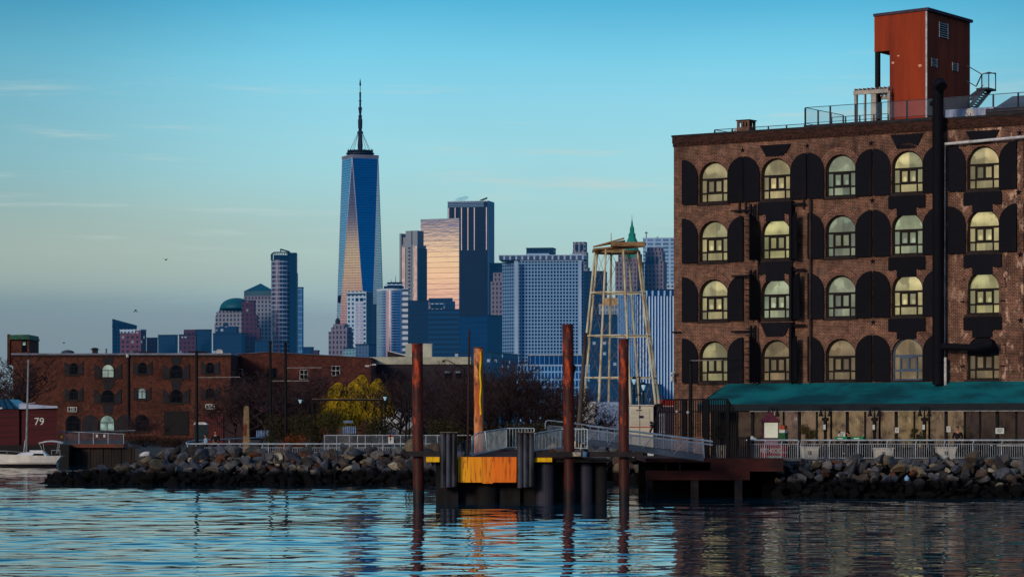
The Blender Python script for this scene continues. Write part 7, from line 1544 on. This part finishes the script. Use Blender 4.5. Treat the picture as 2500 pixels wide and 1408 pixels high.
# curved mirror tower
Y = 3800; k = Y/F; o = thing('curved_mirror_tower', 'curved mirrored tower with a striped white right edge', 'skyscraper', loc=(PX(945,Y),Y,GZ)); mir = fac('curved_mirror_glass', (150,176,205), (184,196,214), 200, 3.6, 1.1, .82, hz=.5, metal=1.0, rough=.16, wmetal=.2, streak=.15, rv=.05)
m_ = MB(); n = 24; x0, x1 = PX(918,Y), PX(982,Y); arc = [(x0+(x1-x0)*i/n, Y+26-26*math.sin(math.pi*(.06+.72*i/n))**.9) for i in range(n+1)]
m_.slab(arc+[(x1,Y+60),(x0,Y+60)], GZ, PZ(709,Y)); m_.build('mirror_shaft', mir, o)
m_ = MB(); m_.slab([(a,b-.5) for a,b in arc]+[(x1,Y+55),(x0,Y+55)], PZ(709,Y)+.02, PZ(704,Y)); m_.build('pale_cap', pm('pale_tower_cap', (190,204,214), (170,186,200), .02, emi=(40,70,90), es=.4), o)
m_ = MB(); yy = arc[-1][1]; m_.box(x1+.02,PX(996,Y),yy-.6,Y+60,GZ,PZ(703,Y)); m_.build('striped_edge', fac('horizontal_stripes', (196,208,220), (64,84,112), 300, 7.6, 1.1, .48, hz=.6), o)
m_ = MB(); m_.box(PX(936,Y),PX(984,Y),Y+14,Y+40,PZ(704,Y),PZ(697,Y)); m_.box(PX(944,Y),PX(980,Y),Y+16,Y+38,PZ(697,Y)+.02,PZ(690,Y)); m_.lathe([(10,PZ(690,Y)+.02),(11,PZ(687,Y))],PX(962,Y),Y+27,14); m_.build('roof_crown', navy, o)
m_ = MB(); m_.box(PX(940,Y),PX(984,Y),Y+13,Y+13.9,PZ(695,Y),PZ(692,Y)); m_.build('pale_crown_band', white, o)
for px, pt in ((964,670),(953,680),(975,682)): m_ = MB(); m_.tube((PX(px,Y),Y+27,PZ(687,Y)),(PX(px,Y),Y+27,PZ(pt,Y)),.5,.2,5); m_.build('roof_mast', M_spire, o)
# grey notched tower
gry = fac('grey_stone_shaft', (132,142,152), (92,104,120), 60, 60, .02, .02, hz=.45); gold = fac('gold_reflecting_strip', (190,184,184), (196,214,236), 2.0, 4, .9, .85, hz=.1, metal=1.0, rough=.12, wmetal=.8)
T = tower('notched_grey_tower', 'grey notched stone tower with gilded glass strips left of the golden slab', 4200, 977, 1016, 1040, 600, 25, gry, roof=gry)
o = T['o']; H = T['H']
addbox(T,'tall_pier',gry,.36,.72,-.03,.6,GZ,PZ(563,4200)); addbox(T,'right_pier',gry,.78,1.10,-.03,.6,GZ,PZ(563,4200)); addbox(T,'left_fin',gry,-.02,.1,-.04,.5,GZ,PZ(569,4200)); addbox(T,'left_block',gry,.1,.35,.1,.5,H+1.7,PZ(578,4200))
addbox(T,'gold_strip',gold,.14,.34,-.05,-.031,PZ(735,4200),PZ(603,4200)); addbox(T,'gold_strip',gold,.86,1.08,-.05,-.031,PZ(735,4200),PZ(600,4200)); addbox(T,'slot_windows',fac('slot_windows',(132,142,152),(40,60,90),30,5.5,1.1,.5,hz=.5),.54,.66,-.045,-.031,GZ,PZ(600,4200)); addbox(T,'blue_side',navy,1.101,1.13,.05,.9,GZ,PZ(605,4200))
# golden slab
glass_gold = fac('mirror_slab_glass', (150,130,130), (204,226,250), 500, 8.2, 1.1, .93, hz=.05, metal=1.0, rough=.05, wmetal=.0, streak=.10, rv=.03, wavy=.02)
T = tower('golden_slab_tower', 'broad mirrored slab tower glowing gold and pink', 4300, 1027, 1120.5, 1121, 535, 25, glass_gold, depth=45, roof=pm('pale_slab_roof',(150,170,180),(130,150,164),.02)); 
# dark finned tower
dfin = fac('dark_finned_glass', (4,22,50), (1,12,38), 4.3, 4.0, .82, .9, hz=1.0, metal=.0, rough=.3)
T = tower('dark_finned_tower', 'tall dark blue tower with pale vertical fins at its crown', 4500, 1093, 1191, 1206, 492, 14, dfin, roof=white); o = T['o']; H = T['H']
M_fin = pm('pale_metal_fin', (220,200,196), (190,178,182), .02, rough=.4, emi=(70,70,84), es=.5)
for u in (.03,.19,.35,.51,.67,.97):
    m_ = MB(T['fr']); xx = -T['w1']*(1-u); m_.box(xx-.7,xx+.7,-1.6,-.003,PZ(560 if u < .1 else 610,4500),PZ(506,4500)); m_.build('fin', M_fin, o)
addbox(T,'crown_louvres',fac('crown_louvres',(120,150,176),(28,58,94),60,2.6,1.1,.6,hz=.6),.0,.9,-.01,-.002,PZ(505,4500),H-.1)
addbox(T,'grey_side_bay',fac('side_bay_glass',(70,120,156),(40,92,134),3,4,.7,.7,hz=1.0),1.001,1.01,.0,1.0,GZ,H-.2); m_ = MB(T['fr']); m_.bar((-14,4,H+1.6),(-2,4,H+6),2.4); m_.build('roof_crane', M_spire, o)
# dark front blocks
T = tower('dark_glass_block', 'plain dark navy block below the golden slab', 3700, 996, 1046, 1047, 736, 10, sfac('deep_navy', (6,30,60), (1,10,36), 8, 6, .9, .8, hz=1.25), depth=30)
T = tower('dark_glass_block', 'dark navy block with faint lit floor lines right of the plain navy block', 3650, 1046, 1121, 1122, 757, 10, fac('navy_with_lit_floors', (16,52,88), (1,16,44), 2.4, 6.4, 1.1, .62, hz=1.25), depth=30); addbox(T,'roof_plant',navy2,.02,.86,.1,.8,T['H']+1.7,PZ(735,3650)); addbox(T,'upper_roof_plant',navy2,.0,.78,.2,.7,PZ(735,3650)+.02,PZ(727,3650)); addbox(T,'white_framed_opening',white,.04,.52,-.015,-.002,PZ(755,3650),PZ(740,3650)); addbox(T,'dark_opening',navy,.06,.50,-.02,-.0155,PZ(753,3650),PZ(742,3650))
tower('dark_glass_block', 'flat royal blue block left of the grid tower', 3600, 1122, 1190, 1227, 771, 35, sfac('royal_blue_glass', (6,40,82), (1,24,62), 6, 7, .9, .86, hz=1.4))
tower('glass_tower', 'dark navy tower top behind the stone tower left of the grid tower', 4400, 1195, 1227, 1240, 644, 15, navy)
T = tower('stepped_stone_tower', 'pale pink stepped stone tower squeezed left of the grid tower', 4000, 1198, 1228, 1240, 690, 15, stone2, roof=stone2); addbox(T,'upper_tier',stone2,.15,1.0,.1,.9,T['H']+1.7,PZ(665,4000))
# --- grid tower
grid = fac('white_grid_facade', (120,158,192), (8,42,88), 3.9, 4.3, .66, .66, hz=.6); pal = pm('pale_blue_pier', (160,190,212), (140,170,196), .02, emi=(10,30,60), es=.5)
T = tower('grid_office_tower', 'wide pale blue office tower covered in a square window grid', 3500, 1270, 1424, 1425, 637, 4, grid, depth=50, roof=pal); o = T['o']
m_ = MB(T['fr']); w1 = T['w1']; Yk = 3500
a0 = T['fr'].inverted() @ Vector((PX(1226,3530),3530,0))
m_.slab([(-w1,0.02),(-w1,50),(a0.x,50),(a0.x,a0.y)], GZ, PZ(637,3500)); m_.build('side_wing', fac('side_grid_facade', (104,142,178), (8,42,86), 4.5, 4.3, .62, .66, hz=.6, sgn='SUBTRACT'), o)
for px, w in ((1260,9),(1416,7)): m_ = MB(); m_.box(PX(px-w/2,3494),PX(px+w/2,3494),3492,3496,GZ,PZ(637,3494)); m_.build('corner_pier', pal, o)
m_ = MB(T['fr']); m_.box(a0.x-2,4,-3,46,PZ(637,3500)+1.7,PZ(624,3500)); m_.build('attic_storey', fac('attic_windows', (160,178,200), (60,84,118), 7.5, 40, .72, .5, hz=.55, v0=-PZ(634,3500)+4), o)
m_ = MB(T['fr']); m_.box(a0.x-2.5,4.5,-3.5,46,PZ(624,3500)+.02,PZ(622,3500)); m_.box(-w1*.9,-w1*.55,10,40,PZ(622,3500)+.03,PZ(617,3500)); m_.box(-w1*.22,-w1*.02,10,40,PZ(622,3500)+.03,PZ(619,3500)); m_.build('roof_slab', pal, o)
T2 = tower('glass_tower', 'dark block peeking above the roof of the grid tower', 4000, 1285, 1350, 1357, 607, 10, navy)
T2 = tower('podium_block', 'low glass podium with white roof lines below the grid tower', 3300, 1262, 1439, 1441, 893, 3, fac('podium_grid', (120,165,205), (12,60,116), 4, 9, .7, .8, hz=.9), depth=60, roof=pal); addbox(T2,'upper_podium',fac('podium_glass', (100,150,196), (4,40,92), 5.5, 40, .9, 1.1, hz=1.0),.15,.93,.1,.8,T2['H']+1.7,PZ(867,3300)); addbox(T2,'white_roof_line',M_wht,.15,.93,.08,.85,PZ(867,3300)+.05,PZ(865.5,3300))
T = tower('crown_stone_tower', 'grey stone tower with a faceted crown behind the grid tower', 4300, 1396, 1434, 1440, 655, 12, stone, roof=stone); addbox(T,'middle_tier',stone,.02,.92,.05,.9,T['H']+1.7,PZ(615,4300)); addbox(T,'crown',stone,.06,.86,.1,.8,PZ(615,4300)+.05,PZ(590,4300)); addbox(T,'dark_crown_opening',navy,.2,.4,.085,.099,PZ(611,4300),PZ(596,4300)); addbox(T,'dark_crown_opening',navy,.52,.72,.085,.099,PZ(611,4300),PZ(596,4300))
tower('glass_tower', 'dark navy tower between the grid tower and the water tower frame', 4000, 1420, 1474, 1482, 664, 10, navy)
T = tower('tan_block', 'small tan-topped block seen through the water tower frame', 3800, 1462, 1509, 1512, 745, 10, sfac('patterned_tan', (140,150,160), (60,100,136), 4, 7, .5, .5, hz=.8), roof=pm('tan_cap',(190,160,120),(170,140,108),.05)); addbox(T,'tan_storey',pm('tan_storey_wall',(190,160,116),(160,134,100),.05),.2,.98,.0,.8,T['H']+1.7,PZ(727,3800))
tower('dark_glass_block', 'dark navy base block behind the water tower legs', 3500, 1440, 1508, 1512, 770, 10, navy2)
# green spire tower
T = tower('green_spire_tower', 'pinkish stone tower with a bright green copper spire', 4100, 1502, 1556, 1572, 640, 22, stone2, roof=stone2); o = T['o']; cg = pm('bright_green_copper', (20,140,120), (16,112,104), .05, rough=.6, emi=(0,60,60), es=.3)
addbox(T,'upper_tier',stone2,.1,.95,.1,.9,T['H']+1.7,PZ(618,4100)); xx, yy = -T['w1']*.36, T['w2']*.4; m_ = MB(T['fr']); zq = lambda p: PZ(p,4100)
m_.lathe([(11.5,zq(628)),(11.5,zq(610)),(9.5,zq(606)),(10.5,zq(594)),(8.0,zq(586)),(5.5,zq(578)),(5.5,zq(570)),(3.6,zq(566)),(3.4,zq(556)),(1.8,zq(549)),(1.2,zq(541)),(.2,zq(532))],xx,yy,8); m_.build('copper_spire', cg, o)
m_ = MB(T['fr']); m_.tube((xx,yy,zq(534)),(xx,yy,zq(522)),.4,.1,4); m_.build('finial', M_spire, o)
# large pale tower and gothic stone tower in front of it
T = tower('pale_slab_tower', 'large pale slab tower with vertical ribs at the right end of the skyline', 4400, 1570, 1700, 1702, 582, 6, fac('pale_ribbed_facade', (150,182,208), (84,124,166), 12, 6, .75, .6, hz=.6), depth=40, roof=pal)
for px, pt in ((1578,565),(1606,577)): m_ = MB(); m_.tube((PX(px,4410),4412,PZ(583,4410)),(PX(px,4410),4412,PZ(pt,4410)),.7,n=5); m_.tube((PX(px-4,4410),4412,PZ(pt+3,4410)),(PX(px+4,4410),4412,PZ(pt+4,4410)),.6,n=5); m_.build('roof_antenna', M_spire, T['o'])
addbox(T,'white_ledge',white,.0,.8,-.03,-.005,PZ(708,4400),PZ(691,4400))
T = tower('gothic_stone_tower', 'pale stone tower with tall arched windows before the pale slab', 4150, 1574, 1620, 1628, 640, 12, stone2, roof=stone2); addbox(T,'upper_tier',stone2,.03,.93,.05,.9,T['H']+1.7,PZ(614,4150)); addbox(T,'top_tier',stone2,.1,.86,.1,.8,PZ(614,4150)+.05,PZ(603,4150))
for u in (.2,.42,.64):
    m_ = MB(T['fr']); xx = -T['w1']*(1-u); z0, z1 = PZ(645,4150), PZ(629,4150); m_.prism([(xx-1.8,z0),(xx+1.8,z0)]+[(xx+1.8*math.cos(math.pi*i/8), z1+2.5*math.sin(math.pi*i/8)) for i in range(9)], -.5, -.01) if False else m_.prism([(xx-1.8,z0),(xx+1.8,z0)]+[(xx+1.8*math.cos(math.pi*i/8), z1+2.5*math.sin(math.pi*i/8)) for i in range(9)], -.6, -.02); m_.build('arched_window', navy, T['o'])
# striped tower
T = tower('striped_tower', 'pale tower with bold vertical blue and white stripes beside the brick warehouse', 3400, 1556, 1680, 1681, 709, 5, fac('white_vertical_stripes', (186,216,236), (10,56,118), 3.6, 400, .58, 1.1, hz=.55), depth=40, roof=navy); o = T['o']
a0 = T['fr'].inverted() @ Vector((PX(1508,3425),3425,0)); m_ = MB(T['fr']); m_.slab([(-T['w1'],0.02),(-T['w1'],40),(a0.x,40),(a0.x,a0.y)], GZ, PZ(711,3400)); m_.build('side_wing', fac('fine_vertical_stripes', (120,166,206), (16,60,120), 4.2, 400, .5, 1.1, hz=.6, sgn='SUBTRACT'), o)
m_ = MB(T['fr']); m_.box(-T['w1'],0,-.6,-.02,PZ(722,3400),PZ(709,3400)); m_.build('dark_top_band', fac('top_band_stripes', (150,190,220), (10,44,100), 7.2, 400, .72, 1.1, hz=.8), o)
# low buildings in the gaps
tower('low_building', 'low pale teal roofed building left of the curved mirror tower base', 3400, 838, 876, 882, 851, 20, sfac('pale_teal_low', (110,150,164), (60,104,128), 4, 4, .5, .5, hz=.7), cat='building'); tower('low_building', 'low slate building at the foot of the white slab tower', 3350, 868, 900, 918, 842, 20, sfac('slate_low', (70,96,128), (44,70,104), 4, 4, .5, .5, hz=.8), cat='building')
tower('low_building', 'low dark blue building at the foot of the royal blue block', 3300, 1110, 1200, 1265, 862, 15, navy2, cat='building'); tower('low_building', 'low hazy building behind the water tower feet', 3200, 1436, 1520, 1660, 935, 15, navy2, cat='building')
# steam
def steam(px, py, Y, s, lb):
    m, t = newmat('steam_vapour'); nn = t.noise(t.coords(), .25/s*6, 3, .6); p = t.bsdf(lin((120,180,195)), 1, alpha=t.math('MULTIPLY', nn, .55), emi=lin((60,120,140)), es=.5)
    q = P(px,py,Y); bm = bmesh.new(); bmesh.ops.create_icosphere(bm, subdivisions=3, radius=1)
    for v in bm.verts: c = v.co.copy(); kk = 1+.5*noise.noise(c*1.7); v.co = Vector((q[0]+c.x*s*1.5*kk+c.z*s*.9, q[1]+c.y*s*kk, q[2]+c.z*s*.8*kk))
    me = bpy.data.meshes.new('steam'); bm.to_mesh(me); bm.free(); me.materials.append(m); o = bpy.data.objects.new('steam_plume', me); COL.objects.link(o); tag(o, lb, 'steam')
steam(1128,487,4530,6,'small steam plume rising from the dark finned tower roof')
bpy.context.view_layer.update()
